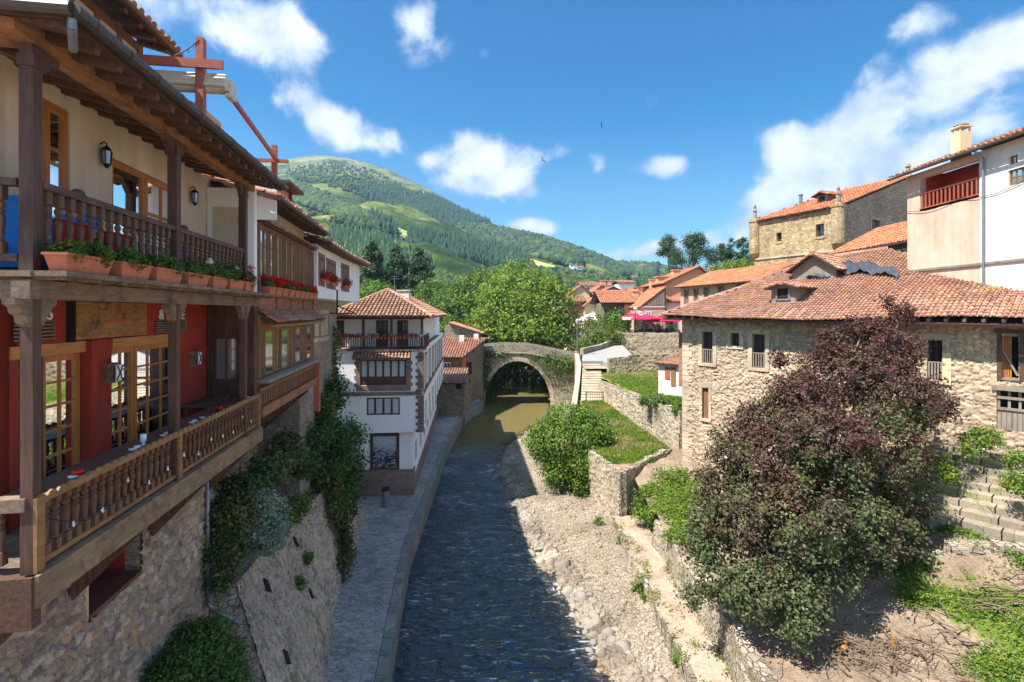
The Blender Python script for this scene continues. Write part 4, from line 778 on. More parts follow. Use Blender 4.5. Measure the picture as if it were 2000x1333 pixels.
    window(t, FA, (h2[0], q, .46, 2.61), wd-.03, 1, 1, M['owood'], M['glass'], .09, .05, name='glazed_door'); window(t, FA, (q+.005, h2[1], .46, 2.61), wd-.03, 2, 1, M['owood'], M['glass'], .1, .06, rows=[1.9], name='glazed_door')
    window(t, FE, (1.36, 3.55, .5, 2.69), -1.13, 2, 1, M['owood'], M['glass'], .1, .08, name='glazed_door', rows=[2.0])
    # far end wall of the balcony with its small window
    FB = Fac(FA.p(7.04, 0, 0)[:2], (-1, -.155), (.155, -1)); 
    e1 = FB.rect(404, 404, 466, 482); e2 = FB.rect(412, 655, 468, 748); e1 = (max(.12, e1[0]), min(.98, e1[1]), e1[2], e1[3]); e2 = (max(.1, e2[0]), min(.98, e2[1]), e2[2], e2[3])
    for zz in ((.45, 3.0), (-2.83, .2)):
        mb = MB(); FB.wall(mb, .02, 1.08, zz[0], zz[1], [e1] if zz[0] > 0 else [e2], 0, .2); P(mb, 'end_wall', M['white'] if zz[0] > 0 else M['dwood_v'])
    window(t, FB, e1, -.02, 2, 1, M['gwood'], M['glass'], .09); window(t, FB, e2, -.03, 2, 1, M['dwood_v'], M['glass_g'], .09)
    # decks
    mb = MB(); FA.box(mb, -.12, 7.3, wd, .42, .38, .44); FE.box(mb, -.1, 6, -.5, .15, .375, .435); P(mb, 'deck', M['gbeam'])
    mb = MB(); FA.box(mb, -.1, 7.0, wd, .04, -2.92, -2.83); P(mb, 'deck', M['gbeam'])
    mb = MB(); FA.box(mb, -.1, 7.15, .0, .14, -3.14, -2.8); P(mb, 'floor_beam', M['fbeam'])
    mb = MB(); FE.box(mb, -.1, 6, .0, .14, -3.35, -2.8); P(mb, 'floor_beam', M['dwood_h'])
    mb = MB(); FA.box(mb, -.14, 7.15, -.09, .09, .14, .34); FE.box(mb, .1, 6, -.09, .09, .14, .34); P(mb, 'storey_beam', M['gbeam'])
    mb = MB(); n = 15
    for i in range(n): FA.box(mb, -.05+i*.5, .05+i*.5, wd, .38, .345, .378)
    build_each(mb, 'joist', M['gbeam'], t)
    # posts
    for k, u in enumerate((0, 3.09, LE)):
        mb = MB(); s = .068 if k == 0 else .072; FA.box(mb, u-s, u+s, -s, s, .44, 2.86); FA.box(mb, u-s-.014, u+s+.014, -s-.014, s+.014, 2.62, 2.74); P(mb, 'upper_post', M['dwood_v'])
        mb = MB(); FA.box(mb, u-s*.9, u+s*.9, -s*.9, s*.9, -2.83, .14); P(mb, 'lower_post', M['dwood_v'])
        mb = MB()
        for sg in (-1, 1):
            pr = [(.05, .14), (.30, .14), (.29, .08), (.23, .05), (.21, -.01), (.15, -.04), (.12, -.12), (.05, -.17)]
            mb.prism([FA.p(u+sg*a, -.06, z) for a, z in pr], FA.N*.12)
        P(mb, 'carved_bracket', M['gbeam'])
        mb = MB(); pr = [(.06, 2.86), (.36, 2.86), (.34, 2.78), (.24, 2.74), (.18, 2.66), (.06, 2.58)]
        for sg in ((1,) if k == 0 else (-1, 1) if k == 1 else (-1,)): mb.prism([FA.p(u+sg*a, -.05, z) for a, z in pr], FA.N*.10)
        P(mb, 'carved_bracket', M['dwood_v'])
    # eaves beam, rafters, soffit
    mb = MB(); FA.box(mb, -.35, 6.75, -.09, .09, 2.865, 3.06); P(mb, 'eaves_beam', M['beam'])
    mb = MB(); FE.box(mb, .1, 6, -.09, .09, 2.865, 3.06); P(mb, 'end_beam', M['beam'])
    slope = lambda d: 2.98+(.65-d)*.20
    mb = MB()
    for i in range(17):
        u = -.3+i*.42; a = FA.p(u, .58, slope(.58)-.06); b = FA.p(u, wd, slope(wd)-.06); mb.beam(a, b, .10, .13)
    for i in range(8): u = .2+i*.6; mb.beam(FE.p(u, .5, 3.0), FE.p(u, -1.1, 3.2), .1, .13)
    build_each(mb, 'rafter', M['dwood_h'], t)
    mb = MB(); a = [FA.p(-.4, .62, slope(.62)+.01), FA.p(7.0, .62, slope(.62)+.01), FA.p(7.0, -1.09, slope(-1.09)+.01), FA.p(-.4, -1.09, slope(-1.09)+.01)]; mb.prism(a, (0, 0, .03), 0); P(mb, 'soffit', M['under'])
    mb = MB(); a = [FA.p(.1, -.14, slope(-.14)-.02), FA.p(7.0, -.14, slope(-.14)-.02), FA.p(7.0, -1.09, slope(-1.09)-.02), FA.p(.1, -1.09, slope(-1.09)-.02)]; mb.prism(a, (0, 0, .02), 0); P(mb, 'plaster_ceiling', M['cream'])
    # roof
    mb = MB(); A = FA.p(-.45, .62, 3.06); B = FA.p(7.1, .62, 3.06); C = FA.p(7.1, -2, 3.95); D = FA.p(1.6, -2, 3.95); tiles(mb, [A, B, C, D], .2, .38)
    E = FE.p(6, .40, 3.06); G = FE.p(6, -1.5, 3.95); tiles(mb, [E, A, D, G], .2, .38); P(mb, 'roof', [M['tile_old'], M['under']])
    mb = MB(); mb.tube(FA.p(-.48, .70, 3.04), FA.p(7.05, .70, 3.04), .075, None, 10)
    for i in range(12): mb.tube(FA.p(-.2+i*.62, .70, 3.04), FA.p(-.16+i*.62, .70, 3.04), .085, None, 10)
    mb.tube(FE.p(-.7, .48, 3.04), FE.p(6, .48, 3.04), .075, None, 10); g = P(mb, 'gutter', M['metal'])
    mb = MB(); mb.path([FA.p(-.42, .66, 2.98), FA.p(-.42, .66, 2.86), FA.p(-.15, .5, 2.78)], .04, .04, 8); mb.build('spout', M['pipe'], g)
    # upper storey set back
    ud = -2.0; mb = MB(); FA.box(mb, -.2, 5.95, -6, ud, 3.7, 5.75); P(mb, 'upper_storey_wall', M['cream'])
    mb = MB()
    for i in range(9): u = .3+i*.7; FA.box(mb, u-.06, u+.06, ud, ud+.04, 3.7, 5.6)
    FA.box(mb, -.2, 6, ud+.001, ud+.05, 5.6, 5.75); FA.box(mb, -.2, 6, ud+.001, ud+.06, 3.95, 4.15); P(mb, 'timber_frame', M['gwood'])
    for i in range(13): mb = MB(); u = -.1+i*.5; mb.beam(FA.p(u, -1.42, 5.68), FA.p(u, ud, 5.82), .12, .12); P(mb, 'rafter', M['dwood_h'])
    mb = MB(); tiles(mb, [FA.p(-.5, -1.35, 5.78), FA.p(6.3, -1.35, 5.78), FA.p(6.3, -5, 7.4), FA.p(-.5, -5, 7.4)], .24, .42); mb.tube(FA.p(-.5, -1.33, 5.76), FA.p(6.3, -1.33, 5.76), .05); P(mb, 'upper_roof', [M['tile_old'], M['under']])
    # balustrades
    proto = baluster_mesh(.72, M['bwood']); pro2 = baluster_mesh(.66, M['bwood'])
    mb = MB(); FA.box(mb, .1, LE-.1, -.055, .055, 1.35, 1.43); FE.box(mb, .1, 5, -.055, .055, 1.35, 1.43); P(mb, 'handrail', M['dwood_h'])
    mb = MB(); FA.box(mb, .1, LE-.1, -.045, .045, .54, .62); FE.box(mb, .1, 5, -.045, .045, .54, .62); P(mb, 'bottom_rail', M['dwood_h'])
    balusters(t, FA, [.22+i*.188 for i in range(15)], 0, .625, proto); balusters(t, FA, [3.30+i*.196 for i in range(15)], 0, .625, proto); balusters(t, FE, [.28+i*.22 for i in range(5)], 0, .625, proto)
    mb = MB(); FA.box(mb, -.05, 7.1, -.05, .055, -2.09, -2.035); 
    sc = [(-.05, -1.985)]; n = 44
    pts = []
    for i in range(n+1):
        u = -.06+7.15*i/n; pts.append(FA.p(u, .062, -2.02)); 
        if i < n: pts += [FA.p(u+7.15/n*.2, .062, -1.985), FA.p(u+7.15/n*.5, .062, -1.965), FA.p(u+7.15/n*.8, .062, -1.985)]
    pts = pts+[FA.p(7.09, .062, -2.07), FA.p(-.06, .062, -2.07)]; mb.prism(pts, FA.N*.03); P(mb, 'scalloped_rail', M['tan'])
    mb = MB(); FE.box(mb, .0, 5, -.05, .09, -2.12, -1.98); P(mb, 'end_rail', M['gbeam'])
    mb = MB(); FA.box(mb, .05, 7.05, -.5, -.06, -2.11, -2.06); P(mb, 'counter_shelf', M['dwood_h'])
    mb = MB(); FA.box(mb, 0, 7.05, -.05, .05, -2.76, -2.7); P(mb, 'bottom_rail', M['tan'])
    balusters(t, FA, [.2+i*.166 for i in range(17)], 0, -2.7, pro2); balusters(t, FA, [3.27+i*.178 for i in range(21)], 0, -2.7, pro2); balusters(t, FE, [.28+i*.22 for i in range(5)], 0, -2.7, pro2)
    for u in (0, 3.1, 7.05): mb = MB(); FA.box(mb, u-.06, u+.06, -.04, .10, -2.95, -1.99); P(mb, 'newel', M['tan'])
    bpy.data.objects.remove(proto); bpy.data.objects.remove(pro2)
    # struts down to the stone wall
    for u in (.1, 2.35, 4.6, 6.9): mb = MB(); mb.beam(FA.p(u, .02, -3.1), FA.p(u, wd, -4.25), .13, .16); P(mb, 'strut', M['dwood_v'])
    # hanging planters' string of bulbs
    mb = MB(); pts = []
    for k in range(5):
        for i in range(8): s = i/8; pts.append(FA.p(.05+(k+s)*1.42, .16, -2.25-.22*4*s*(1-s)))
    mb.path(pts, .006, None, 4); sl = thing('string_lights', 'string of small bulbs looped along the lower balustrade', 'string lights', FA.p(0, .16, -2.2)); mb.build('cable', M['iron'], sl)
    for i in range(2, 38, 3): mb = MB(); mb.lathe([(.010, 0), (.012, -.025), (.02, -.045), (.015, -.065), (.004, -.07)], pts[i], 8); mb.build('bulb', M['glass_c'], sl)
house1()
def lantern(name, label, F, u, d, z, kind, group):
    t = thing(name, label, 'wall lamp', F.p(u, d, z), group); c = F.p(u, d+.14, z); _lantern(t, F, u, d, z, kind, c)
    if kind == 0:
        for ch in t.children: ch.scale = (.72, .72, .72)
def _lantern(t, F, u, d, z, kind, c):
    if kind == 0:
        mb = MB(); mb.lathe([(.02, -.24), (.035, -.22), (.085, -.15), (.088, -.14)], c, 6); mb.lathe([(.12, .15), (.09, .2), (.05, .25), (.015, .27), (.02, .30), (.004, .34)], c, 6)
        for i in range(6): a = i*math.pi/3; mb.beam(c+Vector((math.cos(a)*.085, math.sin(a)*.085, -.14)), c+Vector((math.cos(a)*.11, math.sin(a)*.11, .15)), .012, .012)
        mb.path([F.p(u, d, z+.3), F.p(u, d+.1, z+.36), F.p(u, d+.14, z+.3)], .012); mb.build('frame', M['iron'], t)
        mb = MB(); mb.lathe([(.078, -.14), (.10, .15)], c, 6); mb.build('glass', M['glass_g'], t)
    else:
        mb = MB(); mb.hexa([F.p(u-.08, d, z-.18), F.p(u+.08, d, z-.18), F.p(u+.07, d+.09, z-.18), F.p(u-.07, d+.09, z-.18), F.p(u-.11, d, z+.16), F.p(u+.11, d, z+.16), F.p(u+.1, d+.16, z+.16), F.p(u-.1, d+.16, z+.16)]); mb.build('housing', M['gbeam'], t)
        mb = MB(); mb.prism([F.p(u-.08, d+.165, z-.14), F.p(u+.08, d+.165, z-.14), F.p(u+.09, d+.175, z+.13), F.p(u-.09, d+.175, z+.13)], F.N*.012); mb.build('glass', M['white_p'], t)
        mb = MB(); mb.beam(F.p(u-.08, d+.19, z-.13), F.p(u+.08, d+.2, z+.12), .012, .012); mb.beam(F.p(u+.08, d+.19, z-.13), F.p(u-.08, d+.2, z+.12), .012, .012); mb.build('cross_bars', M['iron'], t)
u, z = FA.px(195, 308, -1.1); lantern('wall_lantern', 'black iron lantern on the cream wall nearest the corner post', FA, u, -1.1, z, 0, 'iron lanterns on the upper balcony')
u, z = FA.px(371, 387, -1.1); lantern('wall_lantern', 'black iron lantern at the far end of the upper balcony', FA, u, -1.1, z, 0, 'iron lanterns on the upper balcony')
u, z = FA.px(210, 728, -1.1); lantern('wall_light', 'boxy white glass wall light between the two glazed doors', FA, u, -1.1, z, 1, 'boxy lights on the red wall')
u, z = FA.px(374, 700, -1.1); lantern('wall_light', 'boxy white glass wall light on the far red pier', FA, u, -1.1, z, 1, 'boxy lights on the red wall')
def planter(name, label, c, U, L, fm, seed, fl=90, group='terracotta planters along the balcony edge', w=.11, h=.17, tall=.1, flow=None):
    t = thing(name, label, 'planter', c, group); U = Vector((U[0], U[1], 0)).normalized(); N = Vector((U.y, -U.x, 0)); mb = MB(); c = Vector(c)
    def ring(k, ww, z): return [c+U*a*L/2*k+N*b*ww+Vector((0, 0, z)) for a, b in ((-1, -1), (1, -1), (1, 1), (-1, 1))]
    mb.hexa(ring(.84, w*.75, 0)+ring(.97, w, h)); mb.hexa(ring(1, w*1.14, h+.001)+ring(1, w*1.14, h+.03)); mb.build('box', M['terra'], t)
    rg = random.Random(seed); B = [(*(c+U*rg.uniform(-.35, .35)*L+Vector((0, 0, h+tall*rg.uniform(.4, 1)))), L*.2, w*.9, tall*rg.uniform(.7, 1)) for _ in range(5)]
    leaves('foliage', t, B, fl, 9, .028, .035, fm, seed=seed, cut=None)
    if flow:
        for (fmat, n, r) in flow:
            F = [(*(c+U*rg.uniform(-.5, .5)*L+N*rg.uniform(-w, w)*1.1+Vector((0, 0, h+tall*rg.uniform(.8, 2.2)))), r, r, r*.8) for _ in range(n)]
            leaves('blossom', t, F, n*9, 6, .024, .012, fmat, seed=seed+3, cut=None)
    return t
ps = ['planter of low parsley-like greenery nearest the corner post', 'ribbed planter of leafy green geranium, second from the corner post', 'planter of green geranium leaves, third from the corner post', 'planter of sprawling green leaves beside the middle post', 'planter with white blossoms just past the middle post', 'planter with white blossoms near the far post', 'planter with pink and white blossoms below the far post']
for i, (x0, x1) in enumerate(((98, 206), (212, 282), (283, 346), (348, 398), (399, 435), (433, 468), (465, 490))):
    a = FA.px(x0+4, 520, .28)[0]; b = FA.px(x1, 530, .28)[0]; fw = [] if i < 4 else [(M['petal_w'], 2, .045)]+([(M['petal_p'], 2, .06)] if i == 6 else [])
    planter('planter', ps[i], FA.p((a+b)/2, .28, .442), FA.U, (b-a)*.94, [M['lf_green'], M['lf_ivy']], 20+i, flow=fw, tall=.1+.01*i, fl=150)
# ---------------- gallery house (second in the row) ----------------
def house2():
    t = thing('gallery_house', 'gallery house with glazed timber galleries, brick band and red geraniums', 'house', FA.p(9, -2, -11)); u0, u1 = 7.33, 13.2
    P = lambda mb, n, m: mb.build(n, m, t)
    mb = MB(); FA.box(mb, u0, u1, -8, -.42, -2.4, 2.9); FA.box(mb, u0, u1-.1, -8, -.32, 2.28, 2.92); P(mb, 'plaster_wall', M['cream'])
    mb = MB(); FA.box(mb, u0, u1, -8, -1.9, -11.2, -2.62); P(mb, 'stone_base', M['rubble'])
    # upper gallery
    mb = MB(); FA.box(mb, u0, u1, -.08, .0, 2.14, 2.24); FA.box(mb, u0, u1, -.08, .0, .45, .56)
    for i in range(5): u = u0+(u1-u0)*i/4; FA.box(mb, u-.07 if i else u, u+.07 if i < 4 else u, -.09, .012, .56, 2.14)
    P(mb, 'gallery_frame', M['gwood'])
    for i in range(4):
        a = u0+(u1-u0)*i/4+.07; b = u0+(u1-u0)*(i+1)/4-.07; k = (b-a)/3
        for j in range(3): window(t, FA, (a+k*j+.002, a+k*(j+1)-.002, .565, 2.135), -.02-(.03 if j == 1 else 0), 1, 1, M['gwood'], M['glass'] if (i+j) % 3 else M['glass_g'], .05, .03, rows=[1.72])
    mb = MB(); tiles(mb, [FA.p(u0, .14, 2.25), FA.p(u1, .14, 2.25), FA.p(u1, -.31, 2.36), FA.p(u0, -.31, 2.36)], .19, .3, th=.04); P(mb, 'tile_strip', [M['tile_old'], M['under']])
    mb = MB(); FA.box(mb, u0, u1, -.10, -.02, .02, .45); P(mb, 'brick_band', M['brick'])
    mb = MB()
    for i in range(5): u = u0+(u1-u0)*i/4; FA.box(mb, max(u0, u-.04), min(u1, u+.04), -.018, .01, .02, .41)
    FA.box(mb, u0, u1, -.1, .16, .41, .448); P(mb, 'flower_shelf', M['gwood'])
    mb = MB(); tiles(mb, [FA.p(u0-.02, .38, -.26), FA.p(u1, .38, -.26), FA.p(u1, -.04, .02), FA.p(u0-.02, -.04, .02)], .19, .3, th=.05); P(mb, 'tile_awning', [M['tile_old'], M['under']])
    mb = MB(); FA.box(mb, u0, u1, .26, .38, -.38, -.32); FA.box(mb, u0, u1, -.1, .02, -.45, -.0); P(mb, 'awning_beam', M['tan'])
    # lower gallery
    n = 4; mb = MB()
    for i in range(n+1): u = u0+(u1-u0)*i/n; FA.box(mb, max(u0, u-.06), min(u1, u+.06), -.1, .02, -1.66, -.45)
    P(mb, 'gallery_frame', M['tan'])
    for i in range(n):
        a = u0+(u1-u0)*i/n+.06; b = u0+(u1-u0)*(i+1)/n-.06; c = a+(b-a)*.3; window(t, FA, (a, c, -1.65, -.46), -.03, 1, 1, M['gwood'], M['glass'], .05, rows=[-.8]); window(t, FA, (c+.004, b, -1.65, -.46), -.01, 1, 1, M['tan'], M['glass_c'] if i != 3 else M['glass_g'], .07)
    mb = MB(); FA.box(mb, u0, u1+.15, -.1, .26, -1.78, -1.68); P(mb, 'sill_shelf', M['greywood'])
    mb = MB(); FA.box(mb, u0, u1, -.10, -.02, -2.38, -1.78); P(mb, 'parapet_panel', M['dwood_v'])
    mb = MB(); FA.box(mb, u0, u1, -.012, .05, -1.98, -1.9)
    for i in range(30): u = u0+.1+i*.196; FA.box(mb, u-.035, u+.035, -.018, .03, -2.36, -1.99)
    P(mb, 'parapet_slats', M['gwood'])
    mb = MB(); FA.box(mb, u0, u1, -.5, .10, -2.62, -2.38); P(mb, 'floor_beam', M['beam'])
    for u in (8.2, 10.2, 12.2): mb = MB(); mb.beam(FA.p(u, 0, -2.66), FA.p(u, -1.9, -4.3), .14, .16); P(mb, 'strut', M['dwood_v'])
    mb = MB(); FA.box(mb, u1+.02, u1+.22, .0, .2, -3.6, -1.8); FA.box(mb, u1-.02, u1+.3, -.05, .28, -1.78, -1.7); P(mb, 'corner_post', M['redwood'])
    # eaves
    mb = MB(); 
    for i in range(20): u = u0+.05+i*.31; mb.beam(FA.p(u, .40, 2.80), FA.p(u, -.4, 3.0), .11, .11)
    build_each(mb, 'rafter', M['dwood_h'], t)
    mb = MB(); tiles(mb, [FA.p(u0-.1, .46, 2.88), FA.p(u1+.2, .46, 2.88), FA.p(u1+.2, -5, 4.3), FA.p(u0-.1, -5, 4.3)], .21, .4); P(mb, 'roof', [M['tile_or'], M['under']])
    mb = MB(); mb.tube(FA.p(u0-.1, .5, 2.84), FA.p(u1+.2, .5, 2.84), .06); P(mb, 'gutter', M['metal'])
    mb = MB(); FA.box(mb, u0-.03, u0, -.4, .42, 2.3, 3.3); P(mb, 'gable_board', M['white'])
    # small rooftop room
    mb = MB(); FA.box(mb, 10.0, 11.3, -2.2, -.35, 3.0, 3.85); P(mb, 'rooftop_room', M['salmon'])
    mb = MB(); FA.box(mb, 9.9, 11.6, -2.2, .05, 3.86, 3.95); FA.box(mb, 11.34, 11.46, -.4, -.28, 3.0, 3.86); P(mb, 'rooftop_frame', M['dwood_h'])
house2()
gl = ['first', 'second', 'third', 'fourth', 'fifth', 'sixth', 'seventh', 'eighth', 'ninth']
for i in range(9):
    u = 7.75+i*.62; planter('geranium_planter', 'terracotta planter bursting with red geraniums, %s from the near end of the gallery' % gl[i], FA.p(u, .10, .45), FA.U, .5, [M['lf_ivy'], M['lf_green']], 50+i, 60, 'planters of red geraniums below the gallery', flow=[(M['petal_r'], 9+(i*7) % 5, .085)], tall=.13)
def table_things():
    # things on the counter shelf and on the balcony
    for i, (x, lab) in enumerate(((152, 'red bowl on the counter shelf near the corner post'), (429, 'red bowl on the counter shelf near the far end'))):
        u = FA.px(x, 900 if i == 0 else 800, -.12)[0]; mb = MB(); mb.lathe([(.03, 0), (.055, .02), (.065, .06), (.055, .09), (.045, .07)], FA.p(u, -.12, -2.06), 12); tag(mb.build('bowl', M['red_p'], None, True), lab, 'bowl', 'red bowls on the counter')
    for i, (x, lab) in enumerate(((262, 'white saucers beside the tall white jar'), (322, 'white saucers just past the tall white jar'), (376, 'white saucers near the middle of the far bay'), (397, 'small white cup in the far bay of the counter'), (485, 'small white cup at the very end of the counter'), (146, 'tiny white lid under the red bowl'))):
        u = FA.px(x, 850, -.12)[0]; mb = MB(); c = FA.p(u, -.14, -2.06); mb.lathe([(.02, 0), (.05, .012), (.055, .03), (.0, .03)], c, 12)
        if i < 3: c2 = FA.p(u+.10, -.13, -2.06); mb.lathe([(.02, 0), (.045, .015), (.05, .045), (.0, .045)], c2, 12)
        tag(mb.build('saucer', M['white_p'], None, True), lab, 'crockery', 'white crockery on the counter')
    for (x, d, z, lab) in ((280, -.16, -2.06, 'tall white jar standing on the counter shelf'), (436, -.75, -2.0, 'white glass standing on the far dark table')):
        u = FA.px(x, 800, d)[0]; mb = MB(); mb.lathe([(.03, 0), (.035, .01), (.012, .03), (.04, .06), (.045, .16), (.035, .17)], FA.p(u, d, z), 12); tag(mb.build('jar', M['white_p'], None, True), lab, 'jar')
    t = thing('table', 'small dark wooden table at the far end of the lower terrace', 'table', FA.p(6.2, -.8, -2.83)); mb = MB(); FA.box(mb, 5.7, 6.9, -1.05, -.52, -2.06, -2.0); mb.build('tabletop', M['dwood_h'], t)
    for (u, d) in ((5.8, -1), (6.8, -1), (5.8, -.58), (6.8, -.58)): mb = MB(); FA.box(mb, u-.03, u+.03, d-.03, d+.03, -2.83, -2.06); mb.build('leg', M['dwood_v'], t)
    for i, (u, lab) in enumerate(((1.15, 'balcony table under a red cloth, nearer one'), (2.15, 'balcony table under a red cloth, farther one'))):
        t = thing('table', lab, 'table', FA.p(u, -.55, .44), 'red-clothed tables on the upper balcony'); mb = MB(); FA.box(mb, u-.3, u+.3, -.85, -.25, .8, 1.15); mb.build('tablecloth', M['cloth_r'], t)
        for a in (-.25, .25): mb = MB(); FA.box(mb, u+a-.02, u+a+.02, -.3, -.26, .44, .8); mb.build('leg', M['iron'], t)
    mb = MB(); FE.box(mb, .12, .9, -.5, -.25, .5, 1.3); tag(mb.build('blue_cloth', M['cloth_b']), 'bright blue cloth hung behind the balusters at the end of the balcony', 'cloth')
    t = thing('chair', 'white wicker chair seen through the upper balusters', 'chair', FA.p(2.9, -.5, .44)); mb = MB(); FA.box(mb, 2.7, 3.1, -.75, -.3, .82, .87); mb.build('seat', M['white_p'], t); mb = MB(); FA.box(mb, 3.06, 3.1, -.75, -.3, .87, 1.3); mb.build('backrest', M['white_p'], t)
    for (u, d) in ((2.73, -.72), (3.07, -.72), (2.73, -.33), (3.07, -.33)): mb = MB(); FA.box(mb, u-.02, u+.02, d-.02, d+.02, .44, .82); mb.build('leg', M['white_p'], t)
table_things()
def skin_body(name, verts, edges, radii, mat, parent=None):
    me = bpy.data.meshes.new(name); off = WL[parent.name] if parent else Vector((0, 0, 0)); me.from_pydata([tuple(Vector(v)-off) for v in verts], edges, []); o = bpy.data.objects.new(name, me); COL.objects.link(o); o.parent = parent
    md = o.modifiers.new('skin', 'SKIN'); 
    for i, r in enumerate(radii): me.skin_vertices[0].data[i].radius = (r, r)
    me.skin_vertices[0].data[0].use_root = True
    s = o.modifiers.new('sub', 'SUBSURF'); s.levels = 2; s.render_levels = 2
    dg = bpy.context.evaluated_depsgraph_get(); m2 = bpy.data.meshes.new_from_object(o.evaluated_get(dg)); o.modifiers.clear(); o.data = m2; m2.materials.clear(); m2.materials.append(mat)
    for p in m2.polygons: p.use_smooth = True
    return o
def person(label, base, face, seated=False, top=None, leg=None, hair=None, h=1.7, detail=True, arm=0):
    top = top or M['cloth_b']; leg = leg or M['iron']; hair = hair or M['hair']
    t = thing('person', label, 'person', base); b = Vector(base); f = Vector((face[0], face[1], 0)).normalized(); s = Vector((f.y, -f.x, 0)); k = h/1.7; U = Vector((0, 0, 1))
    hip = .48*k if seated else .90*k; P = lambda a, c, z: b+s*a*k+f*c*k+U*z
    v = [P(0, 0, hip), P(0, .0, hip+.25*k), P(0, 0, hip+.48*k), P(0, .01, hip+.56*k), P(0, .02, hip+.66*k), P(0, .02, hip+.76*k)]; r = [.14, .135, .15, .06, .085, .075]; e = [(0, 1), (1, 2), (2, 3), (3, 4), (4, 5)]
    for q in (-1, 1):
        n = len(v)
        if seated: v += [P(q*.1, .03, hip), P(q*.11, .42, hip+.02*k), P(q*.11, .44, .06*k), P(q*.11, .58, .04*k)]
        else: v += [P(q*.09, 0, hip-.05*k), P(q*.1, .03, .48*k), P(q*.1, -.02, .08*k), P(q*.1, .12, .04*k)]
        r += [.09, .065, .04, .035]; e += [(0, n), (n, n+1), (n+1, n+2), (n+2, n+3)]
        n = len(v); v += [P(q*.19, 0, hip+.46*k), P(q*.24, .02, hip+.18*k), P(q*.2, .22+arm*.05, hip+.1*k+arm*.1), P(q*.18, .30+arm*.06, hip+.12*k+arm*.12)]; r += [.055, .045, .035, .025]; e += [(2, n), (n, n+1), (n+1, n+2), (n+2, n+3)]
    skin_body('body', v, e, [x*k for x in r], M['skin'], t)
    sh = [(P(0, 0, hip-.02*k), .155), (P(0, .0, hip+.25*k), .15), (P(0, 0, hip+.47*k), .162), (P(-.19, 0, hip+.46*k), .068), (P(-.24, .02, hip+.22*k), .058), (P(.19, 0, hip+.46*k), .068), (P(.24, .02, hip+.22*k), .058)]
    skin_body('shirt', [a for a, _ in sh], [(0, 1), (1, 2), (2, 3), (3, 4), (2, 5), (5, 6)], [x*k for _, x in sh], top, t)
    tr = [P(0, 0, hip-.02*k)]; te = []; rr = [.15]
    for q in (-1, 1):
        n = len(tr)
        if seated: tr += [P(q*.1, .05, hip), P(q*.11, .43, hip+.02*k), P(q*.11, .44, .12*k)]
        else: tr += [P(q*.09, 0, hip-.08*k), P(q*.1, .03, .48*k), P(q*.1, -.02, .12*k)]
        te += [(0, n), (n, n+1), (n+1, n+2)]; rr += [.105, .08, .055]
    skin_body('trousers', tr, te, [x*k for x in rr], leg, t)
    hc = P(0, .0, hip+.745*k); mb = MB(); mb.ball(hc, .088*k, .092*k, .085*k, 12, 8); mb.build('hair', hair, t, True)
    return t
u, z = FA.px(358, 440, -.72); person('seated man with short grey hair at the end of the upper balcony', FA.p(u, -.72, .44), (.8, .6), True, M['cloth_b'], None, None, 1.72)
person('diner in a blue striped shirt behind the upper balustrade', FA.p(1.75, -.62, .44), (.3, -.9), True, M['cloth_b'], None, None, 1.66)
def pergola():
    t = thing('pergola', 'reddish painted pergola with a rolled awning on the roof terrace', 'pergola', FA.p(5.3, -.5, 3.2)); P = lambda mb, n, m: mb.build(n, m, t)
    mb = MB(); FA.box(mb, 5.2, 5.36, -.57, -.42, 3.1, 5.68); P(mb, 'post', M['redwood'])
    mb = MB(); FA.box(mb, 8.85, 8.98, -.16, -.03, 2.9, 4.65); P(mb, 'post', M['redwood'])
    mb = MB(); FA.box(mb, 5.12, 5.195, -1.9, -.02, 5.02, 5.2); P(mb, 'cross_beam', M['redwood'])
    mb = MB(); FA.box(mb, 8.78, 8.845, -.9, .3, 4.15, 4.24); P(mb, 'cross_beam', M['redwood'])
    mb = MB(); mb.beam(FA.p(5.25, .02, 4.62), FA.p(8.8, -.0, 4.2), .08, .09); P(mb, 'side_rail', M['redwood'])
    mb = MB(); mb.tube(FA.p(5.4, -1.9, 4.72), FA.p(5.4, .0, 4.72), .12, None, 12)
    for k in range(4): mb.tube(FA.p(5.32-.02*k, -1.9, 4.95-.07*k), FA.p(5.32-.02*k, -.02, 4.95-.07*k), .045, None, 8)
    P(mb, 'rolled_awning', M['awning'])
    mb = MB(); FA.box(mb, 5.25, 5.55, -.02, .1, 4.5, 4.85); P(mb, 'awning_cap', M['awning'])
    mb = MB(); FA.box(mb, 5.4, 6.6, -2, -.6, 3.5, 4.4); P(mb, 'terrace_parapet', M['salmon'])
    mb = MB(); pts = [FA.p(5.2, -1.3+.8*s, 5.62-.42*(1-s)-.25*4*s*(1-s)*.5) for s in [i/8 for i in range(9)]]; mb.path(pts, .012, None, 5); 
    for p in pts[1:-1]: mb.tube(p, p-Vector((0, 0, .09)), .006, None, 4)
    P(mb, 'festoon_cable', M['dwood_v'])
pergola()
def pipes():
    mb = MB(); x = [FA.px(404, 960, -1.02), ]; u = x[0][0]; mb.path([FA.p(u, -1.0, -2.95), FA.p(u, -1.0, -6.9), FA.p(u+.05, -.9, -7.1), FA.p(u+.25, -.35, -7.6)], .05, None, 10); 
    for z in (-3.6, -5.2, -6.6): mb.tube(FA.p(u, -1.0, z), FA.p(u, -1.0, z+.05), .06, None, 10)
    tag(mb.build('drainpipe', M['pipe'], None, True), 'grey drainpipe running down the corner of the stone base', 'pipe')
pipes()
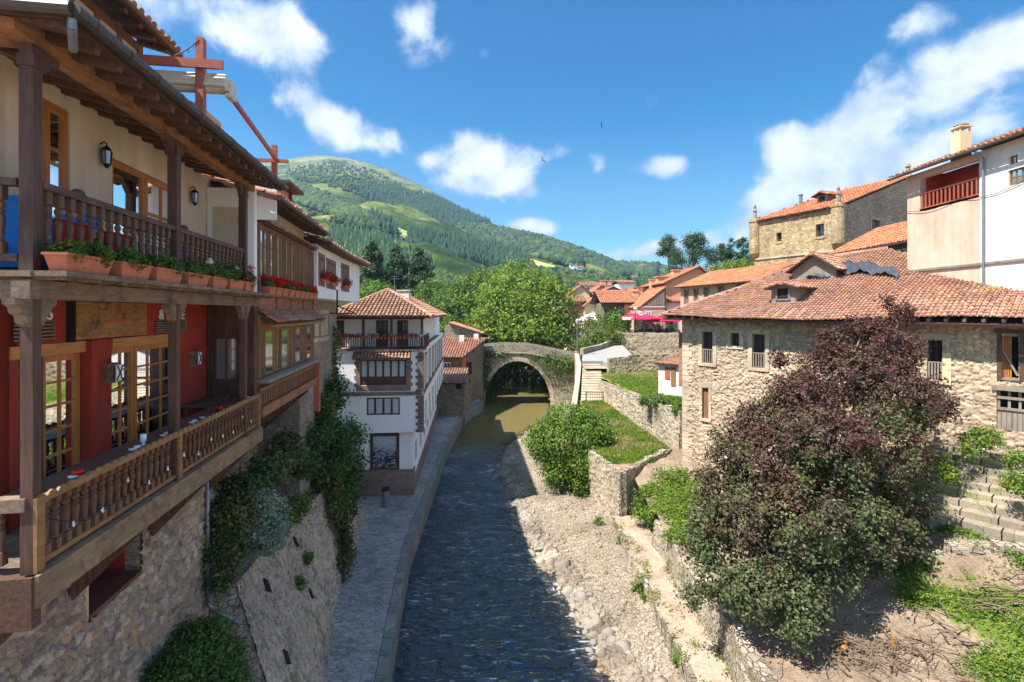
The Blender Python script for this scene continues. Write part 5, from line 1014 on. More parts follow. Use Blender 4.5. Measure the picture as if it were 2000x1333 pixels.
# ---------------- curved white house over stone (third in the row) ----------------
def house3():
    t = thing('curved_house', 'white rendered house with a curved jettied storey above a rubble wall', 'house', (-8.5, 23, -11)); P = lambda mb, n, m: mb.build(n, m, t)
    up = [(-7.12, 18.7), (-7.42, 21), (-7.75, 23.6), (-8.05, 27)]; lo = [(-7.75, 18.7), (-8.2, 21), (-8.75, 24), (-9.45, 27.6)]
    def ring(pts, z0, z1, inner=-14): return [(Vector((*p, z0))) for p in pts]
    def body(pts, z0, z1):
        mb = MB(); n = len(pts)
        for a, b in zip(pts[:-1], pts[1:]): mb.hexa([(a[0], a[1], z0), (b[0], b[1], z0), (-15, b[1]+1.2, z0), (-15, a[1], z0), (a[0], a[1], z1), (b[0], b[1], z1), (-15, b[1]+1.2, z1), (-15, a[1], z1)])
        return mb
    P(body(up, .52, 2.5), 'white_storey', M['white']); P(body(lo, -11.2, .515), 'stone_wall', M['rubble'])
    mb = MB(); eo = [(-6.6, 18.5), (-6.95, 21), (-7.3, 23.7), (-7.62, 27.4)]
    for a, b in zip(eo[:-1], eo[1:]): tiles(mb, [Vector((*a, 2.52)), Vector((*b, 2.52)), Vector((-13, b[1]+.8, 4.3)), Vector((-13, a[1], 4.3))], .24, .42)
    P(mb, 'roof', [M['tile_br'], M['under']])
    mb = MB()
    for a, b, c, d in zip(up[:-1], up[1:], eo[:-1], eo[1:]):
        for k in range(5): s = (k+.5)/5; p = Vector((*a, 0)).lerp(Vector((*b, 0)), s); q = Vector((*c, 0)).lerp(Vector((*d, 0)), s); p.z = 2.48; q.z = 2.42; mb.beam(p, q, .1, .09)
    build_each(mb, 'rafter', M['gwood'], t)
    g = MB(); g.path([Vector((*p, 2.48))+Vector((.05, 0, 0)) for p in eo], .06, None, 8); P(g, 'gutter', M['metal'])
    for a, b, rects in ((up[0], up[1], [(625, 504, 634, 552)]), (up[1], up[2], [(640, 515, 655, 558)]), (up[2], up[3], [(664, 522, 681, 563)])):
        U = Vector((b[0]-a[0], b[1]-a[1])); F = Fac(a, U, (U.y, -U.x))
        for r in rects:
            q = F.rect(*r, .03); window(t, F, q, .03, 2, 1, M['dwood_v'], M['glass_c'], .07, .04)
            mb = MB(); F.box(mb, q[0]-.15, q[1]+.15, .0, .025, q[2]-.15, q[3]+.15); P(mb, 'window_surround', M['purple_stone'])
            mb = MB(); c = F.p((q[0]+q[1])/2, .2, q[2]+.0); fb = thing('window_flowers', {625: 'red window box on the curved white house, nearest window', 640: 'red window box on the curved white house, middle window', 664: 'red window box on the curved white house, farthest window'}[r[0]], 'window box', c, 'window boxes on the curved white house'); mb.box(c.x-.14, c.y-.3, c.z-.02, c.x-.0, c.y+.3, c.z+.12); mb.build('box', M['terra'], fb); leaves('blossom', fb, [(c.x-.05, c.y, c.z+.24, .12, .3, .14)], 50, 8, .04, .05, [M['petal_r'], M['lf_ivy']], seed=r[0], cut=None)
    for a, b, r in ((lo[0], lo[1], (612, 622, 622, 660)), (lo[1], lo[2], (624, 614, 640, 658))):
        U = Vector((b[0]-a[0], b[1]-a[1])); F = Fac(a, U, (U.y, -U.x)); q = F.rect(*r, .0); window(t, F, q, .05, 1, 1, M['gwood'], M['glass_g'], .06)
        mb = MB(); F.box(mb, q[0]-.12, q[1]+.12, 0, .03, q[2]-.2, q[3]+.2); P(mb, 'stone_surround', M['quoin'])
    mb = MB(); p = W(674, 500, 24); mb.tube(Vector((-8.6, 25, 2.6)), Vector((-8.6, 25, 3.3)), .12); mb.tube(Vector((-8.6, 25, 3.3)), Vector((-8.6, 25, 3.38)), .17); P(mb, 'flue', M['pipe'])
    mb = MB(); mb.beam((-7.0, 20.5, .9), (-7.0, 20.5, -.1), .05, .05); mb.beam((-7.3, 20.5, -.05), (-6.3, 20.6, -.05), .05, .05); mb.beam((-7.0, 20.5, .25), (-6.3, 20.6, -.05), .04, .04); mb.build('iron_bracket', M['iron'], t)
house3()
ORD = ['first', 'second', 'third', 'fourth', 'fifth', 'sixth', 'seventh', 'eighth', 'ninth', 'tenth', 'eleventh', 'twelfth', 'thirteenth', 'fourteenth', 'fifteenth', 'sixteenth', 'seventeenth', 'eighteenth', 'nineteenth', 'twentieth', 'twenty-first', 'twenty-second']
# ---------------- white house by the path ----------------
FF = Fac((-5.22, 30), (-1, -.085), (.085, -1)); FS = Fac((-5.22, 30), (-.085, 1), (1, .085))
def house4():
    t = thing('white_river_house', 'white riverside house with flowered balcony, stone quoins and tiled hip roof', 'house', (-8, 32, -10.8)); P = lambda mb, n, m: mb.build(n, m, t); LW = 5.2; D = 24.
    def R_(x0, y0, x1, y1, d=0.): return FF.rect(x0, y0, x1, y1, d)
    w1 = R_(703, 703, 793, 753); w2 = R_(716, 777, 781, 811); zb = FF.px(740, 682)[1]; zo = FF.px(740, 846)[1]; z0 = -10.8
    mb = MB(); FF.wall(mb, 0, LW, zo, zb, [w1, w2], 0, .3)
    FS.box(mb, .305, D, -LW, 0, zo, zb-.001); P(mb, 'upper_wall', M['white'])
    mb = MB(); FF.box(mb, .05, LW, -3.5, -1.3, zb, -.25); FS.box(mb, 1.5, D, -LW+.1, -.4, zb, -.25); P(mb, 'balcony_wall', M['white'])
    mb = MB(); FS.box(mb, 0, D-6, -1.6, -.02, zb-.16, zb+.0); FF.box(mb, -.12, LW+.05, -1.3, .18, zb-.12, zb); P(mb, 'balcony_floor', M['purple_stone'])
    # ground storey, set back, over a stone plinth
    pz = FF.px(740, 918, -.4)[1]; m0 = FF.rect(723, 846, 780, 920, -.4)
    mb = MB(); FF.box(mb, .62, LW, -.7, -.4, pz, zo-.001); FS.box(mb, .7, D, -LW, -.62, z0+.9, zo-.002); P(mb, 'lower_wall', M['white'])
    mb = MB(); FF.box(mb, .55, LW+1.2, -1, -.32, z0-.3, pz-.002); FS.box(mb, .4, D, -1.2, -.54, z0-.3, z0+.9); P(mb, 'stone_plinth', M['purple_stone'])
    window(t, FF, w1, -.06, 6, 1, M['dwood_v'], M['glass_c'], .09, .12, name='window'); mb = MB(); FF.box(mb, w1[0]+.08, w1[1]-.08, -.07, -.03, w1[2]+.06, w1[2]+.5); P(mb, 'wood_panel', M['dwood_v'])
    window(t, FF, w2, -.06, 4, 1, M['dwood_v'], M['glass_c'], .08, .12)
    window(t, FF, m0, -.34, 1, 1, M['dwood_v'], M['mural'], .18, .04, name='mural_panel')
    mb = MB(); a = FF.rect(692, 699, 806, 762)
    for (p, q) in ((a[0], w1[0]-.002), (w1[1]+.002, a[1])):
        k = 9
        for i in range(k): e = .0 if i % 2 else .1; z = a[2]+(a[3]-a[2])*i/k; FF.box(mb, p+(e if p == a[0] else 0), q-(e if p != a[0] else 0), 0, .03, z+.01, z+(a[3]-a[2])/k)
    FF.box(mb, a[0]+.1, a[1]-.1, .001, .035, a[2]-.06, w1[2]-.003); P(mb, 'window_surround', M['purple_stone'])
    mb = MB(); b0, b1, bz0, bz1 = FF.rect(668, 766, 826, 773); FF.box(mb, 0, LW, .0, .06, bz0, bz1); FS.box(mb, -.06, D, .0, .06, bz0, bz1); P(mb, 'string_course', M['purple_stone'])
    mb = MB(); k = 24
    for i in range(k):
        e = .30 if i % 2 else .42; z = zo+(zb-.2-zo)*i/k; z1 = zo+(zb-.2-zo)*(i+1)/k-.012
        if bz0-.02 < (z+z1)/2 < bz1+.02: continue
        FF.box(mb, -.035, e, -.002, .035, z, z1); FS.box(mb, .004, e, .0, .035, z, z1)
    P(mb, 'quoins', M['purple_stone'])
    c = FF.rect(691, 688, 803, 700); mb = MB(); tiles(mb, [FF.p(c[0], .45, c[2]), FF.p(c[1], .45, c[2]), FF.p(c[1], 0, c[3]), FF.p(c[0], 0, c[3])], .19, .3, th=.05); P(mb, 'tile_awning', [M['tile_old'], M['under']])
    # side windows
    for i in range(7):
        a = 1.2+i*3.1; window(t, FS, (a, a+1.7, -4.65, -2.5), .03, 2, 1, M['dwood_v'], M['glass_g'], .12, .1); window(t, FS, (a+.2, a+1.3, -6.9, -5.5), .03, 2, 1, M['glassframe'], M['glass_c'], .08, .06)
        window(t, FS, (a+.3, a+1.2, -9.1, -8.0), -.58, 2, 1, M['glassframe'], M['glass_c'], .07, .05)
    # balcony: posts, balusters, openings
    rt = FF.px(740, 656)[1]; mb = MB(); FF.box(mb, -.06, LW, .04, .12, rt-.06, rt); FF.box(mb, -.06, LW, .04, .12, zb+.1, zb+.15); n = 40
    for i in range(n): u = LW*(i+.5)/n; FF.box(mb, u-.022, u+.022, .06, .10, zb+.15, rt-.06)
    FS.box(mb, -.1, 3.5, .04, .12, rt-.06, rt)
    for i in range(20): u = 3.5*(i+.5)/20; FS.box(mb, u-.022, u+.022, .06, .10, zb, rt-.06)
    P(mb, 'balustrade', M['dwood_v'])
    for u in (.0, 1.75, 3.35, LW-.15): mb = MB(); FF.box(mb, u, u+.13, -.05, .08, zb, -.3); P(mb, 'balcony_post', M['dwood_v'])
    mb = MB(); FF.box(mb, -.1, LW, -.06, .09, -.42, -.28); P(mb, 'eaves_beam', M['dwood_h'])
    for (x0, x1) in ((735, 758), (776, 797), (657, 672)): u0, u1, _, _ = FF.rect(x0, 630, x1, 680, -1.3); window(t, FF, (u0, u1, zb+.05, -.5), -1.24, 2, 1, M['dwood_v'], M['glass_d'], .09, .06, name='balcony_door')
    # hip roof
    o = .62; A = FF.p(-o, o, -.25); B = FF.p(LW+.3, o, -.25); C = FS.p(18, o, -.25); Dd = FS.p(18, -LW-.5, -.25); r0 = FS.p(4.6, -LW*.52, 1.5); r1 = FS.p(15, -LW*.52, 1.5)
    mb = MB(); tiles(mb, [A, B, r0], .23, .4); tiles(mb, [C, A, r0, r1], .23, .4); tiles(mb, [B, Dd, r1, r0], .23, .4, m=0); tiles(mb, [Dd, C, r1], .3, .5)
    ridge(mb, A, r0); ridge(mb, B, r0); ridge(mb, r0, r1); rf = P(mb, 'roof', [M['tile_br'], M['under']])
    mb = MB(); c0 = FS.p(4.2, -1.6, .2); mb.box(c0.x-.38, c0.y-.35, 0, c0.x+.38, c0.y+.35, 1.25); mb.box(c0.x-.44, c0.y-.4, 1.4, c0.x+.44, c0.y+.4, 1.46); 
    for a in (-.36, .3):
        for b in (-.33, .27): mb.box(c0.x+a, c0.y+b, 1.25, c0.x+a+.06, c0.y+b+.06, 1.4)
    mb.build('chimney', M['white_old'], rf)
    mb = MB(); q = FS.p(2.6, -2.0, .9); mb.path([q-Vector((0, 0, .4)), q+Vector((0, 0, 1.4))], .02); mb.beam(q+Vector((-.35, 0, 1.2)), q+Vector((.35, 0, 1.2)), .02, .02); mb.beam(q+Vector((-.25, 0, 1.35)), q+Vector((.25, 0, 1.35)), .02, .02); mb.build('aerial', M['pipe'], rf)
    # flower pots on the rail
    rg = random.Random(9); k = 22
    for i in range(k):
        u = .15+i*(LW-.3)/k; c = FF.p(u, .17, rt-.12); cl = [M['petal_r'], M['petal_p'], M['petal_p'], M['petal_w']][rg.randrange(4)]
        p = thing('flower_pot', '%s flower pot on the white house balcony rail, %s from the river end' % ({M['petal_r'].name: 'red', M['petal_p'].name: 'pink', M['petal_w'].name: 'white'}[cl.name], ORD[i]), 'flower pot', c, 'flower pots on the white house balcony'); mb = MB(); mb.lathe([(.05, -.08), (.075, .06), (.08, .07)], c, 8); mb.build('pot', M['terra'], p)
        leaves('bloom', p, [(c.x, c.y, c.z+.14, .12, .1, .11)], 26, 7, .032, .03, [cl, M['lf_green']], [1.2, 1], seed=i, cut=None)
def muralm():
    t = NT('river_mural'); v = t.coord((1, 1, 1)); sp = t.n('ShaderNodeSeparateXYZ'); t.l(v, sp.inputs[0]); n = t.noise(t.coord((1.1, 1, 1.9)), 1.9, 7, .65, 1.2)
    c = t.ramp(n, [(.40, (.02, .02, .022)), (.52, (.09, .09, .1)), (.56, (.5, .52, .55)), (.62, (.14, .15, .17))])
    zz = t.n('ShaderNodeMapRange'); t.l(sp.outputs[2], zz.inputs[0]); zz.inputs[1].default_value = 2.55; zz.inputs[2].default_value = 3.1; c = t.mix(zz.outputs[0], c, (.45, .48, .5)); t.col(c); t.rough(.3); return t.m
M['mural'] = muralm(); M['glassframe'] = plain('pale_window_frames', (.35, .38, .42), .5)
house4()
def lantern_path():
    t = thing('street_lantern', 'black wall lantern above the riverside path among the creepers', 'street lamp', (-7.7, 25, -8.6)); c = W(693, 972, 23.5); mb = MB(); mb.lathe([(.06, -.35), (.07, -.33), (.17, .0), (.19, .02)], c, 6); mb.build('glass', M['glass_g'], t)
    mb = MB(); mb.lathe([(.24, .02), (.2, .1), (.08, .2), (.03, .24), (.02, .34)], c, 6); mb.path([c+Vector((0, 0, -.35)), c+Vector((0, 0, -.7)), c+Vector((-.5, 0, -.75))], .025); mb.build('bracket', M['iron'], t)
    b = thing('litter_bin', 'dark green litter bin beside the white house plinth', 'bin', (-7.0, 28.4, -10.8)); mb = MB(); mb.lathe([(.22, 0), (.24, .9), (.26, .92)], (-7.0, 28.4, -10.8), 12); mb.build('drum', M['pipe'], b); mb = MB(); mb.lathe([(.27, .93), (.2, 1.05), (.02, 1.1)], (-7.0, 28.4, -10.8), 12); mb.build('lid', M['iron'], b)
lantern_path()
# ---------------- vegetation hanging on the left bank ----------------
def B_(lst): return [(*W(x, y, Y), r, r*1.0, r2) for (x, y, Y, r, r2) in lst]
plant('ivy_cascade', 'dark ivy cascade hanging from the rubble wall beside the white house', 'creeper', B_([(600+k*9.3, 850+(k*37) % 120, 20.5+k*.38, .13, .5+.12*(k % 3)) for k in range(11)]+[(628, 800, 22, .55, .7), (655, 770, 24, .5, .8), (650, 700, 26.3, .25, 1.5), (640, 850, 22, .8, .7), (660, 890, 22, .7, .8), (680, 850, 24, .7, .7), (685, 920, 24, .6, .9), (615, 860, 20, .5, .5), (680, 980, 23, .4, .8)]), 900, 15, .075, .16, [M['lf_ivy'], M['lf_dark'], M['lf_green']], [3, 2, .6], seed=11, cut=None)
plant('creeper', 'brownish green creeper curtain with a rusty patch above the path', 'creeper', B_([(640+k*6, 1010+(k*41) % 130, 20.6+k*.22, .08, .5) for k in range(7)]+[(640, 935, 21, .5, .7), (640, 990, 21, .3, .6), (662, 1010, 21.7, .38, .7), (675, 1065, 21.5, .26, .7), (665, 1110, 20.6, .14, .6)]), 560, 15, .065, .15, [M['lf_olive'], M['lf_ivy'], M['lf_rust'], M['lf_dark']], [2.2, 2, .7, 1], seed=12, cut=None)
plant('shrub', 'dark leafy shrub against the gallery house wall', 'shrub', B_([(560, 880, 16.4, .5, .42), (525, 915, 15, .42, .42), (592, 905, 17.4, .42, .42), (498, 940, 14, .3, .3)]), 430, 15, .06, .13, [M['lf_dark'], M['lf_ivy'], M['lf_olive']], [2, 2, 1], seed=13, cut=None)
plant('shrub', 'tall brown-green shrub beside the grey drainpipe', 'shrub', B_([(452, 1010, 12.6, .42, .55), (440, 1070, 12.4, .38, .45), (465, 965, 13.2, .4, .45), (430, 1125, 12.3, .25, .25)]), 500, 15, .05, .11, [M['lf_dark'], M['lf_olive'], M['lf_ivy']], [2, 1.4, 1], seed=14, cut=None)
plant('shrub', 'pale grey-green bush beside the drainpipe shrub', 'shrub', B_([(515, 1000, 13.4, .46, .5), (528, 1045, 13.3, .42, .4), (498, 1040, 13.1, .38, .42)]), 420, 16, .045, .1, [M['lf_grey'], M['lf_grey'], M['lf_olive']], [3, 3, .5], seed=15, cut=None)
plant('shrub', 'yellow-green bush low on the slope left of the creepers', 'shrub', B_([(590, 980, 17.5, .35, .35), (560, 1010, 16.5, .4, .3)]), 120, 15, .05, .1, [M['lf_yel'], M['lf_green'], M['lf_ivy']], seed=16, cut=None)
plant('bush', 'broad green bush in the bottom left below the stone house', 'bush', B_([(385, 1275, 10.6, .62, .5), (335, 1320, 9.8, .48, .42), (435, 1305, 11.0, .45, .5), (400, 1350, 10.2, .6, .45), (420, 1230, 11.3, .3, .3), (300, 1370, 9.4, .35, .3), (460, 1360, 11, .35, .45), (350, 1240, 11, .25, .2)]), 1300, 16, .038, .085, [M['lf_ivy'], M['lf_green'], M['lf_dark']], [3, 1.4, 1], seed=17, cut=None)
for i, (x, y, Y) in enumerate(((585, 1140, 16.2), (602, 1093, 17.6))): plant('wall_tuft', 'small green tuft growing out of the retaining wall, %s one' % ('lower' if i == 0 else 'upper'), 'plant', B_([(x, y, Y-.25, .13, .2)]), 26, 12, .05, .06, [M['lf_green'], M['lf_ivy']], seed=18+i, cut=None, group='tufts on the retaining wall')
# ---------------- old stone house on the right ----------------
FR = Fac((10, 30), (8, -10), (-10, -8))
def ray_plane(x, y, p0, n): r = Vector(((x-1000)/1000, 1, (610-y)/1000)); return r*(Vector(p0).dot(n)/r.dot(n))
RS = .38
def roofz(d): return -.22+(.95-d)*RS             # height of the near roof slope at offset d from the wall plane
def roof_hit(x, y):
    a = FR.p(0, .95, -.22); b = FR.p(10, .95, -.22); c = FR.p(0, -5, roofz(-5)); n = (b-a).cross(c-a).normalized(); return ray_plane(x, y, a, n)
def right_house():
    t = thing('old_stone_house', 'rambling rubble stone house with sagging tiled roof and jettied eaves behind the beech', 'house', (14, 26, -8)); P = lambda mb, n, m: mb.build(n, m, t)
    H = [FR.rect(1371, 648, 1392, 710), FR.rect(1427, 651, 1444, 676), FR.rect(1469, 653, 1494, 719), FR.rect(1371, 757, 1384, 818), FR.rect(1811, 664, 1841, 742), FR.rect(1957, 658, 1991, 739)]
    g0 = FR.px(1945, 800)[0]; gate = (g0, g0+2.6, FR.px(1945, 838)[1], FR.px(1945, 762)[1])
    mb = MB(); FR.wall(mb, 0, 20, -11, -.30, H+[gate], -.05, .45); 
    for u0 in (.0,): FR.box(mb, .0, .45, -9.5, -.451, -11, -.3); FR.box(mb, .46, 20, -2.5, -2.3, -11, -.3)
    P(mb, 'wall', M['house_stone']); fac_relief('stone_face', t, FR, .3, 19, -10.5, -.3, -.01, .05, .26, .135, .085, M['r_house'], H+[gate], 5)
    mb = MB(); rg = random.Random(3)
    for i in range(26):
        z = -9.8+i*.36; e = .42 if i % 2 else .62; FR.box(mb, -.03, e, -.02, .03, z, z+.335); FR.box(mb, -.03, -.002, -.5, .03, z, z+.335)
    P(mb, 'quoins', M['quoin'])
    def surround(r, s=.22, ln=.25):
        mb = MB(); FR.box(mb, r[0]-s, r[0]-.003, -.1, .025, r[2], r[3]); FR.box(mb, r[1]+.003, r[1]+s, -.1, .025, r[2], r[3]); FR.box(mb, r[0]-s-.05, r[1]+s+.05, -.1, .03, r[3]+.003, r[3]+ln); FR.box(mb, r[0]-s, r[1]+s, -.1, .06, r[2]-.16, r[2]-.003); P(mb, 'stone_surround', M['quoin'])
    for i in (0, 1, 2, 4): surround(H[i])
    for i in (0, 2, 4):
        r = H[i]; w = window(t, FR, r, -.22, 2, 1, M['dwood_v'], M['glass_d'], .07, .05); mb = MB(); h = r[2]+(r[3]-r[2])*.45; FR.box(mb, r[0], r[1], -.06, -.01, h-.05, h); n = 5
        for k in range(n): u = r[0]+(r[1]-r[0])*(k+.5)/n; FR.box(mb, u-.03, u+.03, -.05, -.015, r[2], h-.05)
        P(mb, 'window_railing', M['greywood'])
    window(t, FR, H[1], -.2, 2, 1, M['dwood_v'], M['glass_d'], .06)
    mb = MB(); r = H[3]; FR.box(mb, r[0]+.002, r[1]-.002, -.2, -.12, r[2], r[3]-.01); P(mb, 'door', M['gwood']); surround(r, .15, .3)
    # boarded opening
    r = H[5]; mb = MB(); FR.box(mb, r[0]-.14, r[0]-.003, -.12, .04, r[2]-.1, r[3]+.12); FR.box(mb, r[1]+.003, r[1]+.14, -.12, .04, r[2]-.1, r[3]+.12); FR.box(mb, r[0]-.22, r[1]+.22, -.12, .05, r[3]+.123, r[3]+.28); P(mb, 'opening_frame', M['dwood_v'])
    mb = MB(); q = r[0]+(r[1]-r[0])*.55
    for k in range(4): a = r[0]+(q-r[0])*k/4; FR.box(mb, a, a+(q-r[0])/4-.012, -.18, -.13, r[2], r[3]-.02)
    P(mb, 'boards', M['owood']); mb = MB(); mb.beam(FR.p(r[0]+.04, -.09, r[3]-.55), FR.p(r[1]-.05, -.09, r[2]+.1), .06, .16, up=FR.N); P(mb, 'diagonal_board', M['greywood']); mb = MB(); mb.beam(FR.p(r[0]+.5, -.12, r[2]+.9), FR.p(r[1]-.02, -.12, r[3]-.5), .05, .08, up=FR.N); FR.box(mb, r[0], r[1], -.1, .05, r[2]-.08, r[2]-.003); P(mb, 'brace', M['greywood'])
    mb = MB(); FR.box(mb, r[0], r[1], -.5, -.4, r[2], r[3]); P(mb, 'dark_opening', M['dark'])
    # barn gate
    r = gate; mb = MB(); n = 18
    for k in range(n): a = r[0]+(r[1]-r[0])*k/n; FR.box(mb, a+.006, a+(r[1]-r[0])/n-.006, -.13, -.09, r[2], r[2]+(r[3]-r[2])*.55)
    for k in range(n//2): a = r[0]+(r[1]-r[0])*k/(n//2); FR.box(mb, a+.03, a+.11, -.13, -.09, r[2]+(r[3]-r[2])*.55, r[3])
    P(mb, 'gate_boards', M['greywood']); mb = MB()
    for f in (.5, .78): z = r[2]+(r[3]-r[2])*f; FR.box(mb, r[0], r[1], -.088, -.04, z, z+.1)
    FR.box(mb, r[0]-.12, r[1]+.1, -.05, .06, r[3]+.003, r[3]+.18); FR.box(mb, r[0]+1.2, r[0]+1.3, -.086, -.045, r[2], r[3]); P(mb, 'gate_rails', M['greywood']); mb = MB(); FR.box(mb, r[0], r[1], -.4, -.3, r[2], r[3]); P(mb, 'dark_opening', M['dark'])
    mb = MB(); r = FR.rect(1841, 690, 1858, 752); FR.box(mb, r[0], r[1], .027, .05, r[2], r[3]); P(mb, 'plaster_patch', M['ochre'])
    # eaves: boards and rafter ends
    mb = MB()
    for i in range(38): u = -.5+i*.55; a = FR.p(u, .88, -.33); b = FR.p(u, -.4, -.33+1.28*RS); mb.beam(a, b, .11, .12)
    build_each(mb, 'rafter', M['greywood'], t)
    # roof with a gentle sag
    eL = FR.p(-.75, .95, -.24); eR = FR.p(17.5, .95, -.22); rl = FR.p(4.2, -8.2, roofz(-8.2)); rr = FR.p(7.5, -9.3, roofz(-9.3)); 
    top = [Vector((21.5, 18.0, 0)), Vector((21.5, 25.9, 0)), rr, rl]
    for v in top[:2]: d = (v-FR.O).dot(FR.N); v.z = roofz(d)
    mb = MB(); tiles(mb, [eL, eR]+top, .175, .30, 4, .022, chan=True)
    bl = FR.p(-.75, -16, -.3); tiles(mb, [bl, eL, rl], .25, .36, 4, .03, chan=True); mb.prism([FR.p(12, -17, -.1), bl, rl-Vector((0, 0, .1)), rr-Vector((0, 0, .1))], (0, 0, -.1), 1)
    ridge(mb, eL, rl, .14); ridge(mb, rl, rr, .14)
    for v in range(len(mb.v)):
        x, y, z = mb.v[v]; mb.v[v] = (x, y, z+float(fbm(np.array([x]), np.array([y]), .22, 5, 2)[0])*.22)
    rf = P(mb, 'roof', [M['tile_old'], M['under']])
    # small dormer
    def dormer(x0, x1, yb, yt, hw, depth, name, wm, rise, win):
        p = roof_hit((x0+x1)/2, yb); u = (p-FR.O).dot(FR.U); d = (p-FR.O).dot(FR.N); zt = p.z+(yb-yt)/1000*p.y; mb = MB(); FR.box(mb, u-hw, u+hw, d-depth, d, p.z-.4, zt); b = mb.build(name, wm, rf)
        if win: mb = MB(); FR.box(mb, u-hw*.5, u+hw*.4, d, d+.03, p.z+.12, zt-.08); mb.build('shutter_opening', M['dark'], b); mb = MB(); FR.box(mb, u-hw*.62, u+hw*.52, d, d+.06, p.z+.03, p.z+.1); FR.box(mb, u-hw*.62, u-hw*.5, d, d+.06, p.z+.05, zt-.03); FR.box(mb, u+hw*.4, u+hw*.52, d, d+.06, p.z+.05, zt-.03); mb.build('frame', M['greywood'], b)
        mb = MB(); o = .28; z2 = zt+rise
        L = [FR.p(u-hw-o, d+.35, zt-.06), FR.p(u, d+.35, z2), FR.p(u, d-depth, z2), FR.p(u-hw-o, d-depth, zt-.06)]; tiles(mb, [L[0], L[3], L[2], L[1]], .24, .34, th=.06)
        Q = [FR.p(u+hw+o, d+.35, zt-.06), FR.p(u+hw+o, d-depth, zt-.06), FR.p(u, d-depth, z2), FR.p(u, d+.35, z2)]; tiles(mb, Q, .24, .34, th=.06); ridge(mb, FR.p(u, d+.35, z2), FR.p(u, d-depth, z2), .12); mb.build('dormer_roof', [M['tile_old'], M['under']], b)
        mb = MB(); mb.prism([FR.p(u-hw, d, zt), FR.p(u+hw, d, zt), FR.p(u, d, z2-.08)], -FR.N*.08); mb.build('gable', wm, b); return u, d, p.z, zt
    dormer(1513, 1548, 588, 561, .62, 2.2, 'dormer', M['greywood'], .22, True)
    dormer(1550, 1628, 545, 528, 1.12, 3.2, 'attic_gable', M['greywood'], .92, False)
    # tarpaulin draped over the roof
    rows = []; e = [(1575, 548, 541), (1600, 547, 533), (1640, 541, 523), (1680, 537, 517), (1720, 541, 525), (1755, 546, 537)]; V = []; F = []
    for i in range(41):
        x = 1575+i*4.5; y0 = np.interp(x, [a for a, _, _ in e], [b for _, b, _ in e]); y1 = np.interp(x, [a for a, _, _ in e], [c for _, _, c in e])
        for j in range(9):
            q = roof_hit(x, y0+(y1-y0)*j/8); V.append((q.x, q.y, q.z+.24+.05*math.sin(i*1.7+j*.9)+.10*math.sin(i*.6-j*1.1)+random.uniform(-.03, .03)+float(fbm(np.array([q.x]), np.array([q.y]), .22, 5, 2)[0])*.22))
    for i in range(40):
        for j in range(8): a = i*9+j; F.append((a, a+9, a+10, a+1))
    o = raw('tarpaulin', np.array([tuple(v) for v in V]), np.array(F), M['tarp'], smooth=False); tag(o, 'crumpled blue-grey tarpaulin stretched over the broken roof', 'tarpaulin'); s = o.modifiers.new('thickness', 'SOLIDIFY'); s.thickness = .02
    # narrow brick pier on the left return
    mb = MB(); FR.box(mb, -.36, -.034, -1.2, -.15, -4.4, -1.2); P(mb, 'brick_pier', M['brick'])
right_house()
